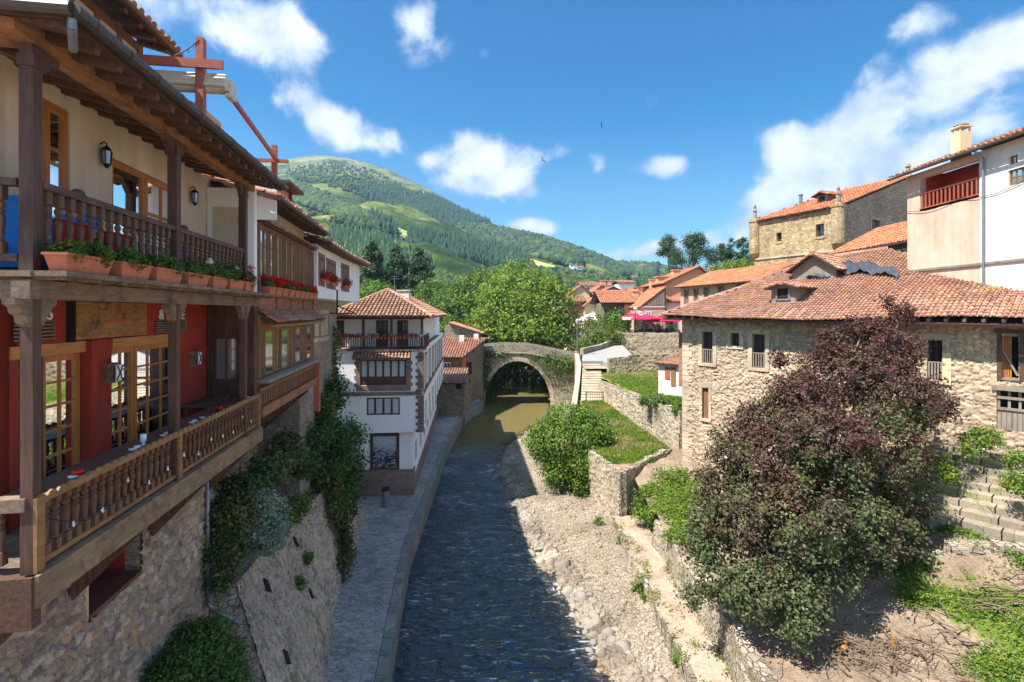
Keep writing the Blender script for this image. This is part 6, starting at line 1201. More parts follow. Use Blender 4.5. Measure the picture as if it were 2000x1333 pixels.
# ---------------- pale pink and white house, top right ----------------
FP = Fac((20, 25.9), (0, -1), (-1, 0))
def pink_house():
    t = thing('pale_house', 'tall pale pink and white plastered house with a red loggia under the eaves', 'house', (24, 20, -5)); P = lambda mb, n, m: mb.build(n, m, t); mid = 25.9-21.85
    lg = FP.rect(1797, 337, 1921, 388); lg = (lg[0], min(lg[1], mid-.08), lg[2]-.15, 6.55)
    mb = MB(); FP.wall(mb, 0, mid, -8, 6.85, [lg], 0, .3); FP.box(mb, 0, mid, -7, -1.5, -8, 6.85); P(mb, 'pink_wall', M['pinkish'])
    w1 = FP.rect(1971, 304, 1989, 321); w2 = FP.rect(1970, 329, 2006, 360); mb = MB(); FP.wall(mb, mid+.002, 14, -8, 6.85, [w1, w2], .02, .3); FP.box(mb, mid+.002, 14, -7, -.31, -8, 6.84); P(mb, 'white_wall', M['white_old'])
    window(t, FP, w1, -.08, 2, 1, M['gwood'], M['glass_d'], .05); window(t, FP, w2, -.05, 3, 2, M['gwood'], M['glass'], .06, .05)
    mb = MB(); FP.box(mb, lg[0]-.2, lg[1]+.2, -1.49, -1.3, lg[2]-.2, 6.84); FP.box(mb, lg[0]-.1, lg[0]-.003, -1.3, -.3, lg[2], 6.8); FP.box(mb, lg[1]+.003, lg[1]+.1, -1.3, -.3, lg[2], 6.8); FP.box(mb, lg[0], lg[1], -1.3, .0, lg[2]-.1, lg[2]-.003); P(mb, 'loggia', M['red_gloss'])
    mb = MB(); z0 = lg[2]; z1 = lg[2]+.78; FP.box(mb, lg[0], lg[1], -.05, .03, z1-.06, z1); FP.box(mb, lg[0], lg[1], -.05, .03, z0, z0+.06)
    for k in range(14): u = lg[0]+(lg[1]-lg[0])*(k+.5)/14; FP.box(mb, u-.03, u+.03, -.03, .01, z0+.06, z1-.06)
    P(mb, 'loggia_railing', M['redwood'])
    mb = MB(); b = FP.rect(1800, 500, 2000, 516); 
    FP.box(mb, 0, 14, .021, .08, 2.0, 2.1); P(mb, 'ledge', M['greywood'])
    mb = MB(); tiles(mb, [FP.p(-.6, .5, 6.88), FP.p(14.5, .5, 6.88), FP.p(14.5, -4, 8.6), FP.p(-.6, -4, 8.6)], .23, .38, 5, .03); tiles(mb, [FP.p(14.5, -8.5, 6.88), FP.p(-.6, -8.5, 6.88), FP.p(-.6, -4, 8.6), FP.p(14.5, -4, 8.6)], .4, .6, 3); P(mb, 'roof', [M['tile_old'], M['under']])
    mb = MB(); mb.tube(FP.p(-.6, .55, 6.82), FP.p(14.5, .55, 6.82), .05); P(mb, 'gutter', M['metal'])
    mb = MB(); mb.path([FP.p(mid+.25, .5, 6.78), FP.p(mid+.25, .12, 6.5), FP.p(mid+.25, .12, -3)], .045, None, 8); P(mb, 'downpipe', M['pipe']); mb = MB(); mb.path([FP.p(.2, .06, 3.4-.25*math.sin(k/12*3.14)) if 0 else FP.p(k*.6, .06, 5.1-.22*math.sin((k % 5)/5*3.14)) for k in range(16)], .012, None, 4); P(mb, 'cable', M['iron'])
    r = Vector(((1876-1000)/1000, 1, 0)); Yc = 23.6; c = Vector((.877*Yc, Yc, 0)); mb = MB(); mb.box(c.x-.26, c.y-.26, 6.9, c.x+.26, c.y+.26, 8.25)
    for a in (-.24, .18):
        for b in (-.24, .18): mb.box(c.x+a, c.y+b, 8.25, c.x+a+.06, c.y+b+.06, 8.46)
    mb.box(c.x-.3, c.y-.3, 8.46, c.x+.3, c.y+.3, 8.52); ch = P(mb, 'chimney', M['ochre']); mb = MB()
    for k in range(7): a = k*.9; mb.ball((c.x+.17*math.cos(a), c.y+.17*math.sin(a), 8.58), .13, .12, .07, 7, 4)
    mb.build('chimney_cap', M['tile_old'], ch)
pink_house()
# ---------------- tiled annexe below the tower ----------------
def annexe():
    t = thing('annexe', 'low house with orange tiled roof wedged between tower and pink house', 'house', (26, 37, -5)); F = Fac((25.6, 40.5), (0, -1), (-1, 0)); P = lambda mb, n, m: mb.build(n, m, t)
    wr = F.rect(1722, 486, 1771, 508); mb = MB(); F.wall(mb, 0, 9, -8, 4.55, [wr], 0, .3); F.box(mb, 0, 9, -6, -1.2, -8, 4.5); P(mb, 'wall', M['dark_rubble']); window(t, F, wr, -.05, 4, 1, M['dwood_v'], M['glass_c'], .07)
    mb = MB(); tiles(mb, [F.p(-.3, .6, 4.5), F.p(9.3, .6, 4.5), F.p(9.3, -3.4, 6.6), F.p(-.3, -3.4, 6.6)], .26, .42, 4, .03); tiles(mb, [F.p(9.3, -8, 4.5), F.p(-.3, -8, 4.5), F.p(-.3, -3.4, 6.6), F.p(9.3, -3.4, 6.6)], .5, .6, 3); P(mb, 'roof', [M['tile_or'], M['under']])
    mb = MB(); mb.tube(F.p(-.3, .66, 4.42), F.p(9.3, .66, 4.42), .07); P(mb, 'gutter', M['metal'])
annexe()
# ---------------- stone tower ----------------
def tower():
    C = Vector((32, 50, 0)); A = Fac((32, 50), (-.425, .905), (-.905, -.425)); Bf = Fac((32, 50), (.905, .425), (.425, -.905)); P = lambda mb, n, m: mb.build(n, m, t); L = 9.8; Wd = 11.8; ze = 10.3
    t = thing('stone_tower', 'square medieval stone tower house with orange hipped roof and corner pinnacles', 'tower', (34, 54, -5))
    h = [A.rect(1517, 455, 1527, 472), A.rect(1594, 438, 1610, 462)]
    mb = MB(); A.wall(mb, .3, L, -8, ze, h, 0, .5); P(mb, 'sunlit_wall', M['tower_stone'])
    h2 = Bf.rect(1703, 430, 1719, 450); apex = ze+4.3
    mb = MB(); Bf.wall(mb, .3, Wd, -8, ze-.01, [h2], 0, .5); mb.prism([Bf.p(.3, 0, ze-.01), Bf.p(Wd, 0, ze-.01), Bf.p(Wd, 0, apex-.2)], -Bf.N*.5); Bf.box(mb, .5, Wd, -L, -1.5, -8, ze); P(mb, 'rubble_wall', M['tower_rubble'])
    for F, r in ((A, h[0]), (A, h[1]), (Bf, h2)):
        window(t, F, r, -.3, 2, 1, M['dwood_v'], M['glass_d'], .08); mb = MB(); F.box(mb, r[0]-.25, r[0]-.005, -.1, .04, r[2]-.2, r[3]+.25); F.box(mb, r[1]+.005, r[1]+.25, -.1, .04, r[2]-.2, r[3]+.25); F.box(mb, r[0]-.004, r[1]+.004, -.1, .05, r[3]+.005, r[3]+.3); F.box(mb, r[0]-.004, r[1]+.004, -.1, .07, r[2]-.25, r[2]-.005); P(mb, 'stone_surround', M['tower_stone'])
    mb = MB(); A.box(mb, 0, L, .0, .12, 5.95, 6.12); P(mb, 'string_course', M['quoin'])
    # rounded corner turrets
    for F, u in ((A, 0.), (A, L-.25)):
        mb = MB(); c = F.p(u+.15, -.02, 0); mb.lathe([(.05, 5.9), (.55, 6.6), (.62, 6.7), (.62, ze-.1), (.7, ze), (.7, ze+.15)], (c.x, c.y, 0), 14); P(mb, 'corner_turret', M['tower_stone'])
        mb = MB(); mb.lathe([(.36, ze+.15), (.36, ze+.3), (.24, ze+.4), (.2, ze+1.2), (.26, ze+1.25), (.12, ze+1.6), (.17, ze+1.8), (.1, ze+2.0)], (c.x, c.y, 0), 8); P(mb, 'pinnacle', M['tower_rubble'])
    c = Bf.p(Wd, -.1, apex-.1); mb = MB(); mb.lathe([(.36, 0), (.3, .3), (.2, .5), (.17, 1.0), (.28, 1.15), (.2, 1.4), (.02, 1.6)], c, 8); P(mb, 'pinnacle', M['tower_rubble'])
    # roof
    e0 = A.p(-.2, .35, ze+.05); e1 = A.p(L+.35, .35, ze+.05); q0 = Bf.p(Wd, .1, apex); q1 = A.p(L-3.6, -Wd*.92, apex-.3); q1 = e1+(q0-e0); q1 = q1+(e0-e1).normalized()*3.4
    mb = MB(); tiles(mb, [e0, e1, q1, q0], .34, .55, 4, .04); b1 = A.p(L+.35, -2*Wd, ze+.05); tiles(mb, [e1, b1, q1], .5, .7, 3, .03); ridge(mb, e1, q1, .17, .5); ridge(mb, q1, q0, .17, .5); rf = P(mb, 'roof', [M['tile_or'], M['under']])
    mb = MB()
    for i in range(16): u = .3+i*.6; mb.beam(A.p(u, .3, ze-.05), A.p(u, -.2, ze+.1), .14, .16)
    build_each(mb, 'rafter', M['dwood_h'], t)
    s = (q0-e0).normalized(); p = e0+(e1-e0)*.42+s*4.2; mb = MB(); F = A; u = (p-A.O).dot(A.U); d = (p-A.O).dot(A.N); mb = MB(); F.box(mb, u-.55, u+.55, d-1.6, d, p.z-.3, p.z+.9); dm = mb.build('dormer', M['greywood'], rf); mb = MB(); tiles(mb, [F.p(u-.95, d+.5, p.z+.8), F.p(u-.95, d-2, p.z+.9), F.p(u, d-2, p.z+1.3), F.p(u, d+.5, p.z+1.2)], .3, .4, th=.06); tiles(mb, [F.p(u+.95, d+.5, p.z+.8), F.p(u+.95, d-2, p.z+.9), F.p(u, d-2, p.z+1.3), F.p(u, d+.5, p.z+1.2)], .3, .4, th=.06); mb.build('dormer_roof', [M['tile_or'], M['under']], dm)
    mb = MB(); F.box(mb, u-.3, u+.3, d, d+.04, p.z+.2, p.z+.75); mb.build('opening', M['dark'], dm)
    p = W(1564, 396, 60); mb = MB(); p.z -= .5; mb.tube(p, p+Vector((0, 0, 1.3)), .2); mb.tube(p+Vector((0, 0, 1.3)), p+Vector((0, 0, 1.45)), .27); P(mb, 'flue', M['pipe'])
tower()
def salmon_row():
    t = thing('salmon_house', 'salmon plastered house with a row of tall narrow windows', 'house', (22, 55, -4)); F = Fac((22.7, 48), (-.26, 1), (-1, -.26)); P = lambda mb, n, m: mb.build(n, m, t); L = 12.1; ze = 2.8
    H = [F.rect(*r) for r in ((1441, 554, 1451, 579), (1404, 559, 1413, 588), (1376, 562, 1384, 596), (1356, 565, 1363, 600), (1337, 567, 1344, 602))]
    mb = MB(); F.wall(mb, -.6, L, -8, ze, H, 0, .3); F.box(mb, -.6, L, -8, -1.2, -8, ze); P(mb, 'wall', M['salmon'])
    for r in H: window(t, F, r, -.1, 2, 1, M['gwood'], M['glass_g'], .08, .05, rows=[r[3]-.6]); mb = MB(); F.box(mb, r[0]-.13, r[0]-.003, 0, .05, r[2]-.1, r[3]+.1); F.box(mb, r[1]+.003, r[1]+.13, 0, .05, r[2]-.1, r[3]+.1); P(mb, 'window_surround', M['purple_stone'])
    mb = MB(); tiles(mb, [F.p(-.8, .6, ze+.05), F.p(L+.5, .6, ze+.05), F.p(L+.5, -4.5, ze+2), F.p(-.8, -4.5, ze+2)], .3, .5, 4, .03); P(mb, 'roof', [M['tile_or'], M['under']])
salmon_row()
def hut():
    t = thing('garden_hut', 'small white garden hut with plank doors on the upper lawn', 'hut', (12, 40, -6.3)); P = lambda mb, n, m: mb.build(n, m, t); a = W(1286, 755, 40); b = W(1326, 757, 38.5); F = Fac((a.x, a.y), (b.x-a.x, b.y-a.y), (b.y-a.y, -(b.x-a.x))); L = (Vector((b.x-a.x, b.y-a.y))).length
    mb = MB(); F.box(mb, 0, L+1.5, -2.5, 0, -6.9, -3.98); P(mb, 'wall', M['white_old']); mb = MB(); r = F.rect(1299, 718, 1309, 741); F.box(mb, *r[:2], .01, .05, r[2], r[3]); P(mb, 'shutter', M['redwood']); mb = MB(); r = F.rect(1311, 718, 1320, 754); F.box(mb, *r[:2], .01, .06, r[2], r[3]); P(mb, 'door', M['tan'])
    mb = MB(); tiles(mb, [F.p(-.25, .3, -3.98), F.p(L+1.6, .3, -3.92), F.p(L+1.6, -2.7, -3.7), F.p(-.25, -2.7, -3.78)], .25, .4, th=.08); P(mb, 'roof', [M['tile_br'], M['under']])
hut()
# ---------------- small stone houses at the left end of the bridge ----------------
def mill():
    t = thing('small_stone_house', 'small stone house with orange shutter at the left end of the bridge', 'house', (-6, 62, -11)); P = lambda mb, n, m: mb.build(n, m, t); c = Vector((-6.0, 58, 0)); e = Vector((-3.55, 65.8, 0)); FW = Fac((c.x, c.y), (-1, 0), (0, -1)); FG = Fac((c.x, c.y), (e.x-c.x, e.y-c.y), (e.y-c.y, -(e.x-c.x))); L = (e-c).length
    w = FW.rect(866, 708, 880, 727); mb = MB(); FW.wall(mb, 0, 8, -12.5, -5.2, [w], 0, .3); mb.prism([FG.p(0, 0, -12.7), FG.p(L, 0, -12.7), FG.p(L, 0, -3.6), FG.p(0, 0, -5.15)], -FG.N*.5); mb.box(-14, 60, -12, -7, 65.5, -4.8); P(mb, 'wall', M['dark_rubble'])
    window(t, FW, w, -.1, 2, 1, M['white_p'], M['glass_d'], .1)
    s = FG.rect(902, 699, 909, 732); mb = MB(); FG.box(mb, s[0], s[1], .01, .07, s[2], s[3]); P(mb, 'orange_shutter', M['shut']); s = FG.rect(911, 708, 921, 732); mb = MB(); FG.box(mb, s[0], s[1], .0, .03, s[2], s[3]); P(mb, 'dark_window', M['dark']); s = FG.rect(912, 740, 918, 749); mb = MB(); FG.box(mb, s[0], s[1], .0, .03, s[2], s[3]); P(mb, 'dark_window', M['dark'])
    mb = MB(); tiles(mb, [(-13, 57.4, -5.1), (-5.55, 57.4, -5.1), (-3.1, 65.8, -3.3), (-13, 65.8, -3.3)], .3, .5, 4, .03); rf = P(mb, 'roof', [M['tile_town'], M['under']])
    for x, y, Y in ((902, 665, 64), (930, 662, 65)): p = W(x, y, Y); mb = MB(); mb.box(p.x-.3, p.y-.3, p.z-.7, p.x+.3, p.y+.3, p.z+.6); mb.build('chimney', M['white_old'], rf)
    t = thing('lean_to', 'low stone lean-to with mottled tiles in front of the small stone house', 'outbuilding', (-6.5, 54, -11)); mb = MB(); mb.box(-11, 53, -12, -4.9, 58.3, -7.25); mb.prism([(-4.92, 53, -7.26), (-4.92, 58, -7.26), (-4.92, 58, -6.35)], (-6, 0, 0)); mb.build('wall', M['dark_rubble'], t); mb = MB(); p = W(896, 754, 52.98); mb.box(p.x-.3, p.y-.02, p.z-.35, p.x+.3, p.y+.01, p.z+.35); mb.build('dark_window', M['dark'], t)
    mb = MB(); tiles(mb, [(-11, 52.6, -7.3), (-4.6, 52.6, -7.3), (-4.9, 57.9, -6.3), (-11, 57.9, -6.3)], .28, .45, 4, .03); mb.build('roof', [M['tile_old'], M['under']], t)
    t = thing('stone_barn', 'stone barn gable with slate-dark roof edge behind the small stone house', 'outbuilding', (-7, 72, -6)); mb = MB(); a = W(880, 632, 72); mb.prism([(-9.5, 72, -9), (-4.4, 72, -9), (-4.4, 72, -3.0), (-8.7, 72, -1.6), (-9.5, 72, -1.9)], (0, 5, 0)); mb.build('wall', M['garden_stone'], t); mb = MB(); tiles(mb, [(-4.1, 71.6, -3.0), (-4.1, 77.4, -3.0), (-8.8, 77.4, -1.5), (-8.8, 71.6, -1.5)], .3, .5, th=.12); mb.build('roof', [M['tile_town'], M['under']], t)
M['shut'] = plain('orange_paint', (.55, .12, .03), .6)
mill()
# ---------------- garden steps and clutter on the right bank ----------------
M['steps'] = stone('worn_step_stone', [(.22, .185, .14), (.36, .31, .245), (.29, .245, .19)], (.18, .15, .11), 1.4, (1, 1, 1), .01, .8, .03, moss=(.16, .20, .05))
def steps():
    t = MB(); base = FR; n = 9
    for i in range(n):
        d = .7+i*.46; u0, u1 = 11.0+.05*i, 14.6+.2*i; z = -5.15-i*.2; rg = random.Random(i)
        for k in range(5): a = u0+(u1-u0)*k/5; FR.box(t, a+.02, a+(u1-u0)/5-.02, d+rg.uniform(-.03, .03), d+.48, z-1.2, z+rg.uniform(-.02, .02))
    tag(t.build('garden_steps', M['steps']), 'broad worn stone steps climbing to the barn gate', 'steps')
    def slabs(name, label, pts, w, h, seed):
        rg = random.Random(seed); mb = MB()
        for a, b in zip(pts[:-1], pts[1:]):
            a = Vector(a); b = Vector(b); k = max(1, int((b-a).length/.55))
            for i in range(k):
                p = a+(b-a)*i/k; q = a+(b-a)*(i+.93)/k; p.z = gz(p.x, p.y)+h*rg.uniform(.3, .6); q.z = p.z+rg.uniform(-.04, .04); mb.beam(p, q, w*rg.uniform(.8, 1.2), h*rg.uniform(.7, 1.3)*2)
        tag(mb.build(name, M['garden_stone']), label, 'stone wall')
    slabs('stone_edging', 'broken stone edging crossing the right of the garden below the steps', [(12.2, 17.2, 0), (14.5, 15.4, 0), (17.5, 14.0, 0)], .4, .16, 1)
    slabs('stone_edging', 'row of pale stones between bare earth and weeds at the right', [(13.3, 16.2, 0), (15.6, 14.6, 0), (18, 13.6, 0)], .3, .12, 2)
    def sticks(name, label, c, n, L, r, seed, mat, spread, ang=None):
        rg = random.Random(seed); mb = MB()
        for i in range(n):
            x = c[0]+rg.gauss(0, spread[0]); y = c[1]+rg.gauss(0, spread[1]); z = gz(x, y)+.05+abs(rg.gauss(0, .12)); a = rg.uniform(0, math.pi) if ang is None else ang+rg.gauss(0, .35); l = L*rg.uniform(.4, 1.2); pts = []; 
            for k in range(5): s = k/4-.5; pts.append((x+math.cos(a)*l*s+rg.uniform(-.05, .05)*l, y+math.sin(a)*l*s+rg.uniform(-.05, .05)*l, z+rg.uniform(-.04, .05)*l+.03))
            mb.path(pts, r*rg.uniform(.5, 1.3), r*.3, 5)
        tag(mb.build(name, mat), label, 'branches', None, 'stuff')
    sticks('branch_pile', 'heap of cut branches and firewood in front of the beech', (10.1, 13.9), 150, .9, .022, 3, M['twig'], (1.0, .45)); sticks('brushwood', 'fine dry brushwood strewn below the cut branches', (9.6, 13.0), 260, .5, .007, 4, M['twig'], (1.3, .6))
    sticks('branch_bundle', 'long dead branches lying on the right slope', (13.9, 14.1), 26, 1.5, .02, 5, M['twig'], (.5, .25), -.35)
    mb = MB(); p = W(1740, 1203, 14.9); tag_pts = [(p.x-.7, p.y+.1, p.z+.05), (p.x+.9, p.y+.05, p.z+.1)]; mb.beam(tag_pts[0], tag_pts[1], .12, .03); tag(mb.build('plank', M['greywood']), 'weathered plank lying across the branch heap', 'plank')
    for i, (x, y, c) in enumerate(((1745, 1220, 'M'), (1650, 1243, 'M'))):
        Y = 14.2-i*.2; X = (x-1000)/1000*Y; z = gz(X, Y)+.12; mb = MB(); mb.tube((X-.12, Y-.1, z), (X+.1, Y+.12, z+.08), .06, None, 10); tag(mb.build('log', M['owood']), ('fresh orange cut log end on the branch heap' if i == 0 else 'short orange log at the left edge of the branch heap'), 'log')
steps()
M['lf_straw'] = leafm('straw_grass', (.22, .20, .08), (.38, .33, .15), .2)
def weeds(name, label, pts, n, leaf, mts, w, seed, sp=.5, hz=.12, kind='stuff', fz=None):
    g = np.random.default_rng(seed); V = []; fz = fz or gz
    P_ = np.array(pts); ix = g.integers(0, len(P_), n); c = P_[ix]; x = c[:, 0]+g.normal(size=n)*sp*c[:, 2]; y = c[:, 1]+g.normal(size=n)*sp*c[:, 2]; z = np.array([fz(a, b) for a, b in zip(x, y)]) if fz is gz and n < 9000 else garz(x, y)
    if fz is not gz: z = fz(x, y)
    C = np.stack([x, y, z+g.uniform(0.0, hz, n)], 1); per = 5; C = np.repeat(C, per, 0)+g.normal(size=(n*per, 3))*(.05, .05, .03); m = n*per
    nr = g.normal(size=(m, 3))*.6+(0, 0, .8); nr /= np.linalg.norm(nr, axis=1)[:, None]; a = np.cross(nr, g.normal(size=(m, 3))); a /= np.linalg.norm(a, axis=1)[:, None]; b = np.cross(nr, a); s = leaf*g.uniform(.5, 1.3, m)[:, None]
    Vv = np.stack([C-a*s, C-b*s*.45, C+a*s, C+b*s*.45], 1).reshape(-1, 3); mi = np.repeat(g.choice(len(mts), n, p=np.array(w)/sum(w)), per)
    o = raw(name, Vv, np.arange(m*4).reshape(-1, 4), mts, mi=mi); tag(o, label, 'plants', None, kind)
G3 = [M['lf_bright'], M['lf_green'], M['lf_yel']]
weeds('weeds', 'patchy green weeds spreading over the dry garden', [(13.6, 17.6, .35), (15.2, 18.6, .5), (17, 18, .5), (16.2, 14.2, .8), (15.5, 12.8, .9), (14.6, 16.6, .5), (13.5, 13.2, .9), (14.5, 12.4, 1), (13, 14.5, .6), (12, 15.0, .5), (11.9, 12.6, .5), (12.6, 16.3, .5), (16, 16.5, 1), (17, 15.6, 1), (14.8, 17.6, .8), (11.2, 11.6, .5), (15, 14.8, .5), (13.4, 11.2, 1)], 9500, .045, G3, [2, 2, 1.5], 31, .6)
weeds('weeds', 'lush green weeds on the slope beside the corner wall', [(7.6, 24.5, .6), (8.3, 25.5, .7), (8.2, 23, .7), (7.3, 22, .4), (8.8, 27.5, .6), (7.2, 26.5, .3)], 4200, .06, G3, [1.5, 1.5, 2], 32, .8, .25)
lz = lambda x, y: -8.75+fbm(x, y, .6, 6)*.15+.03
uz = lambda x, y: -6.55+(x-np.interp(y, [31, 38, 46, 53, 58], [10.4, 9.9, 9.4, 9.2, 10.2]))*.06+fbm(x, y, .6, 6)*.2-np.maximum(0, y-44)*.03
def lawn(name, label, n, x0, x1, y0, y1, xl, xr, fz, seed, leaf):
    g = np.random.default_rng(seed); y = g.uniform(y0, y1, n); a = np.interp(y, *xl); b = np.interp(y, *xr); x = a+(b-a)*g.random(n); k = (fbm(x, y, .5, 31)+g.normal(size=n)*.2 > -.55); x = x[k]; y = y[k]; m = len(x)
    C = np.stack([x, y, fz(x, y)+.03], 1); C = np.repeat(C, 4, 0)+g.normal(size=(m*4, 3))*(.07, .07, .02); m *= 4; nr = g.normal(size=(m, 3)); nr[:, 2] *= .4; nr /= np.linalg.norm(nr, axis=1)[:, None]; up = np.array([0, 0, 1.])+g.normal(size=(m, 3))*.35; s = leaf*g.uniform(.6, 1.5, m)[:, None]; sd_ = np.cross(nr, up); 
    V = np.stack([C-sd_*s*.35, C+sd_*s*.35, C+up*s], 1).reshape(-1, 3); mts = [M['lf_yel'], M['lf_bright'], M['lf_straw']]; q_ = fbm(x, y, .35, seed, 3)+g.normal(size=m//4)*.12; mi = np.repeat(np.where(q_ > .18, 2, np.where(q_ < -.12, 1, 0)), 4); tag(raw(name, V, np.arange(m*3).reshape(-1, 3), mts, mi=mi), label, 'grass', None, 'stuff')
lawn('lawn_grass', 'bright rough grass on the lower lawn above the fig tree', 22000, 0, 0, 29.5, 49.5, ([27.5, 31.5, 50], [6, 5.2, 6.8]), ([27.5, 31.2, 33, 50], [6, 9.7, 10.3, 8.7]), lz, 41, .07)
lawn('lawn_grass', 'pale green grass on the upper lawn by the white hut', 16000, 0, 0, 31.5, 57, ([31, 38, 46, 53, 58], [10.6, 10.1, 9.6, 9.4, 10.3]), ([31, 58], [14, 17]), uz, 42, .07)
plant('shrub', 'dark clipped shrub on the wall between the two lawns', 'shrub', B_([(1262, 782, 36, .5, .35), (1285, 785, 35, .5, .35), (1300, 790, 34.5, .3, .25)]), 150, 14, .06, .12, [M['lf_ivy'], M['lf_green']], seed=44, cut=None)
plant('shrub', 'small dark shrub beside the corner of the old stone house', 'shrub', B_([(1326, 800, 31.5, .3, .35)]), 60, 14, .06, .1, [M['lf_ivy'], M['lf_green']], seed=45, cut=None)
plant('poppies', 'patch of orange poppies in the lower lawn behind the fig tree', 'flowers', B_([(1185, 797, 46, .6, .25), (1215, 806, 44, .4, .2)]), 60, 6, .05, .12, [leafm('poppy_petals', (.6, .1, .02), (.8, .25, .05), .25), M['lf_bright']], seed=46, cut=None)
plant('ferns', 'bright green plant growing from the corner wall', 'plant', B_([(1290, 935, 28.5, .6, .5), (1248, 995, 26, .35, .6), (1275, 1010, 25, .4, .4)]), 150, 14, .06, .13, [M['lf_green'], M['lf_bright']], seed=47, cut=None)
plant('ledge_weeds', 'ragged grass and weeds along the earth ledge by the gravel', 'weeds', [(5.6+.25*math.sin(k*2.3), 8+k*.62, -10.88, .2+.12*math.sin(k*1.7)**2, .3, .07) for k in range(30) if k % 4]+[(6.6, 9+k*.9, -10.85, .18, .35, .1) for k in range(15)], 420, 10, .04, .08, [M['lf_green'], M['lf_straw'], M['lf_bright']], seed=52, cut=None, kind='stuff')
for i, (x, y, Y, r) in enumerate(((1168, 1020, 27.6, .22), (1214, 1060, 25.3, .22), (1185, 935, 30.3, .25), (1246, 1150, 21.2, .15), (1262, 1170, 20.5, .12), (1327, 1290, 16.7, .1))):
    plant('tuft', ['round green tuft alone on the gravel below the corner wall', 'green tuft against the ledge wall by the corner wall', 'trailing plant on the river side of the corner wall', 'thin green tuft at the foot of the ledge wall', 'sparse tuft at the middle of the ledge wall', 'tiny tuft at the near end of the ledge wall'][i], 'plant', B_([(x, y, Y, r, r*1.1)]), 22, 12, .06, .09, [M['lf_green'], M['lf_bright']], seed=60+i, cut=None, group='tufts along the gravel bank')
plant('bush', 'bright green bush at the top of the garden steps', 'bush', B_([(1905, 862, 18.3, .4, .35), (1930, 855, 18.2, .4, .3), (1890, 882, 18, .25, .2)]), 170, 14, .045, .09, G3, seed=48, cut=None)
plant('bush', 'green bush on the steps at the right edge of the garden', 'bush', B_([(1985, 900, 16.8, .3, .3), (1990, 945, 16, .4, .3)]), 130, 14, .045, .09, G3, seed=49, cut=None)
plant('bush', 'weedy bush at the foot of the steps near the beech', 'bush', B_([(1850, 925, 17.6, .25, .3), (1840, 900, 18, .2, .2)]), 80, 14, .045, .09, G3, seed=50, cut=None)
# ---------------- copper beech ----------------
def beech():
    bl = B_([(1630, 730, 19, 1.2, 1.0), (1725, 690, 19.3, 1.1, .9), (1740, 770, 18.2, 1.2, 1.1), (1625, 660, 20, .42, .35), (1690, 640, 19.6, .55, .4), (1560, 780, 18, 1.0, .8), (1480, 820, 17.8, .7, .5), (1430, 880, 17.5, .7, .7), (1400, 950, 17.2, .6, .7), (1500, 900, 16.8, 1.2, 1.0), (1610, 870, 16.3, 1.4, 1.2), (1720, 880, 16.8, 1.2, 1.2), (1760, 970, 16.8, .85, .9), (1390, 1030, 17.0, .7, .8), (1460, 1020, 15.9, 1.1, .9), (1560, 1010, 15.2, 1.2, 1.1), (1660, 1010, 15.6, 1.2, 1.0), (1755, 1050, 16.2, .6, .55), (1400, 1120, 16.0, .65, .65), (1470, 1150, 14.9, .75, .7), (1545, 1150, 14.5, .75, .75), (1560, 1225, 13.9, .36, .55), (1625, 1110, 14.9, .65, .55), (1590, 1190, 14.2, .3, .5), (1850, 800, 18.4, .22, .4), (1700, 1090, 15.4, .45, .4), (1520, 700, 19.2, .3, .25), (1360, 1070, 16.6, .4, .55), (1770, 810, 18, .55, .7), (1765, 615, 19.8, .42, .38), (1785, 900, 17.6, .35, .5), (1350, 1160, 16, .3, .4), (1740, 590, 20, .2, .25)])
    def zm(C, g):
        h = (C[:, 2]+9.5)/9.5+fbm(C[:, 0], C[:, 2], .9, 3)*.55+g.normal(size=len(C))*.16; r = g.random(len(C)); m = np.where(h > .60, 0, np.where(h > .42, 1, 2)); m = np.where((r < .18) & (m == 0), 1, m); m = np.where((r < .12) & (m == 2), 1, m); return m
    t = thing('copper_beech', 'large copper beech with purple upper foliage and green lower boughs', 'tree', (10.4, 17.2, -9.2)); mb = MB(); limbs(mb, (10.4, 17.2, -9.5), (11.5, 18.5, -3.6), bl, .26, 9, 3)
    for i in (0, 1, 5, 12, 13, 19): c = Vector(bl[i][:3]); mb.path([Vector((10.5, 17.3, -6)), c*.5+Vector((10.5, 17.3, -6))*.5+Vector((0, 0, .4)), c+Vector((0, -.2, .3))], .1, .02, 6)
    rg = random.Random(8)
    for b_ in rg.sample(bl, 16): c = Vector(b_[:3]); o_ = Vector((rg.uniform(-.3, .3), -.7, rg.uniform(.2, .8))).normalized(); mb.path([Vector((10.8, 17.6, -6+rg.uniform(0, 3)))*.4+c*.6, c, c+o_*b_[4]*1.12], .035, .012, 5)
    mb.build('trunk', M['twig'], t, True); leaves('crown', t, bl, 3700, 36, .055, .12, [M['lf_purple'], M['lf_purple2'], M['lf_beech']], shell=(.74, 1.10), rough=.26, seed=77, zmix=zm, cut=.62)
beech()
# fig tree by the river
tree('fig_tree', 'round bright green fig tree on the gravel bank', 'tree', (4.6, 34.2, -11.6), B_([(1110, 870, 34, 1.9, 1.7), (1080, 860, 33.6, 1.5, 1.3), (1140, 850, 34.4, 1.6, 1.5), (1090, 920, 33, 1.0, .9), (1110, 820, 34.6, 1.3, .9), (1130, 910, 33, 1.1, 1.1), (1165, 865, 34, 1.0, 1.0), (1055, 870, 34.2, .8, .9), (1135, 950, 31.9, .5, .6)]), 1600, 18, .085, .19, [M['lf_green'], M['lf_bright']], [1.5, 2.5], r0=.16, seed=5, shell=(.85, 1.08), cut=.7)
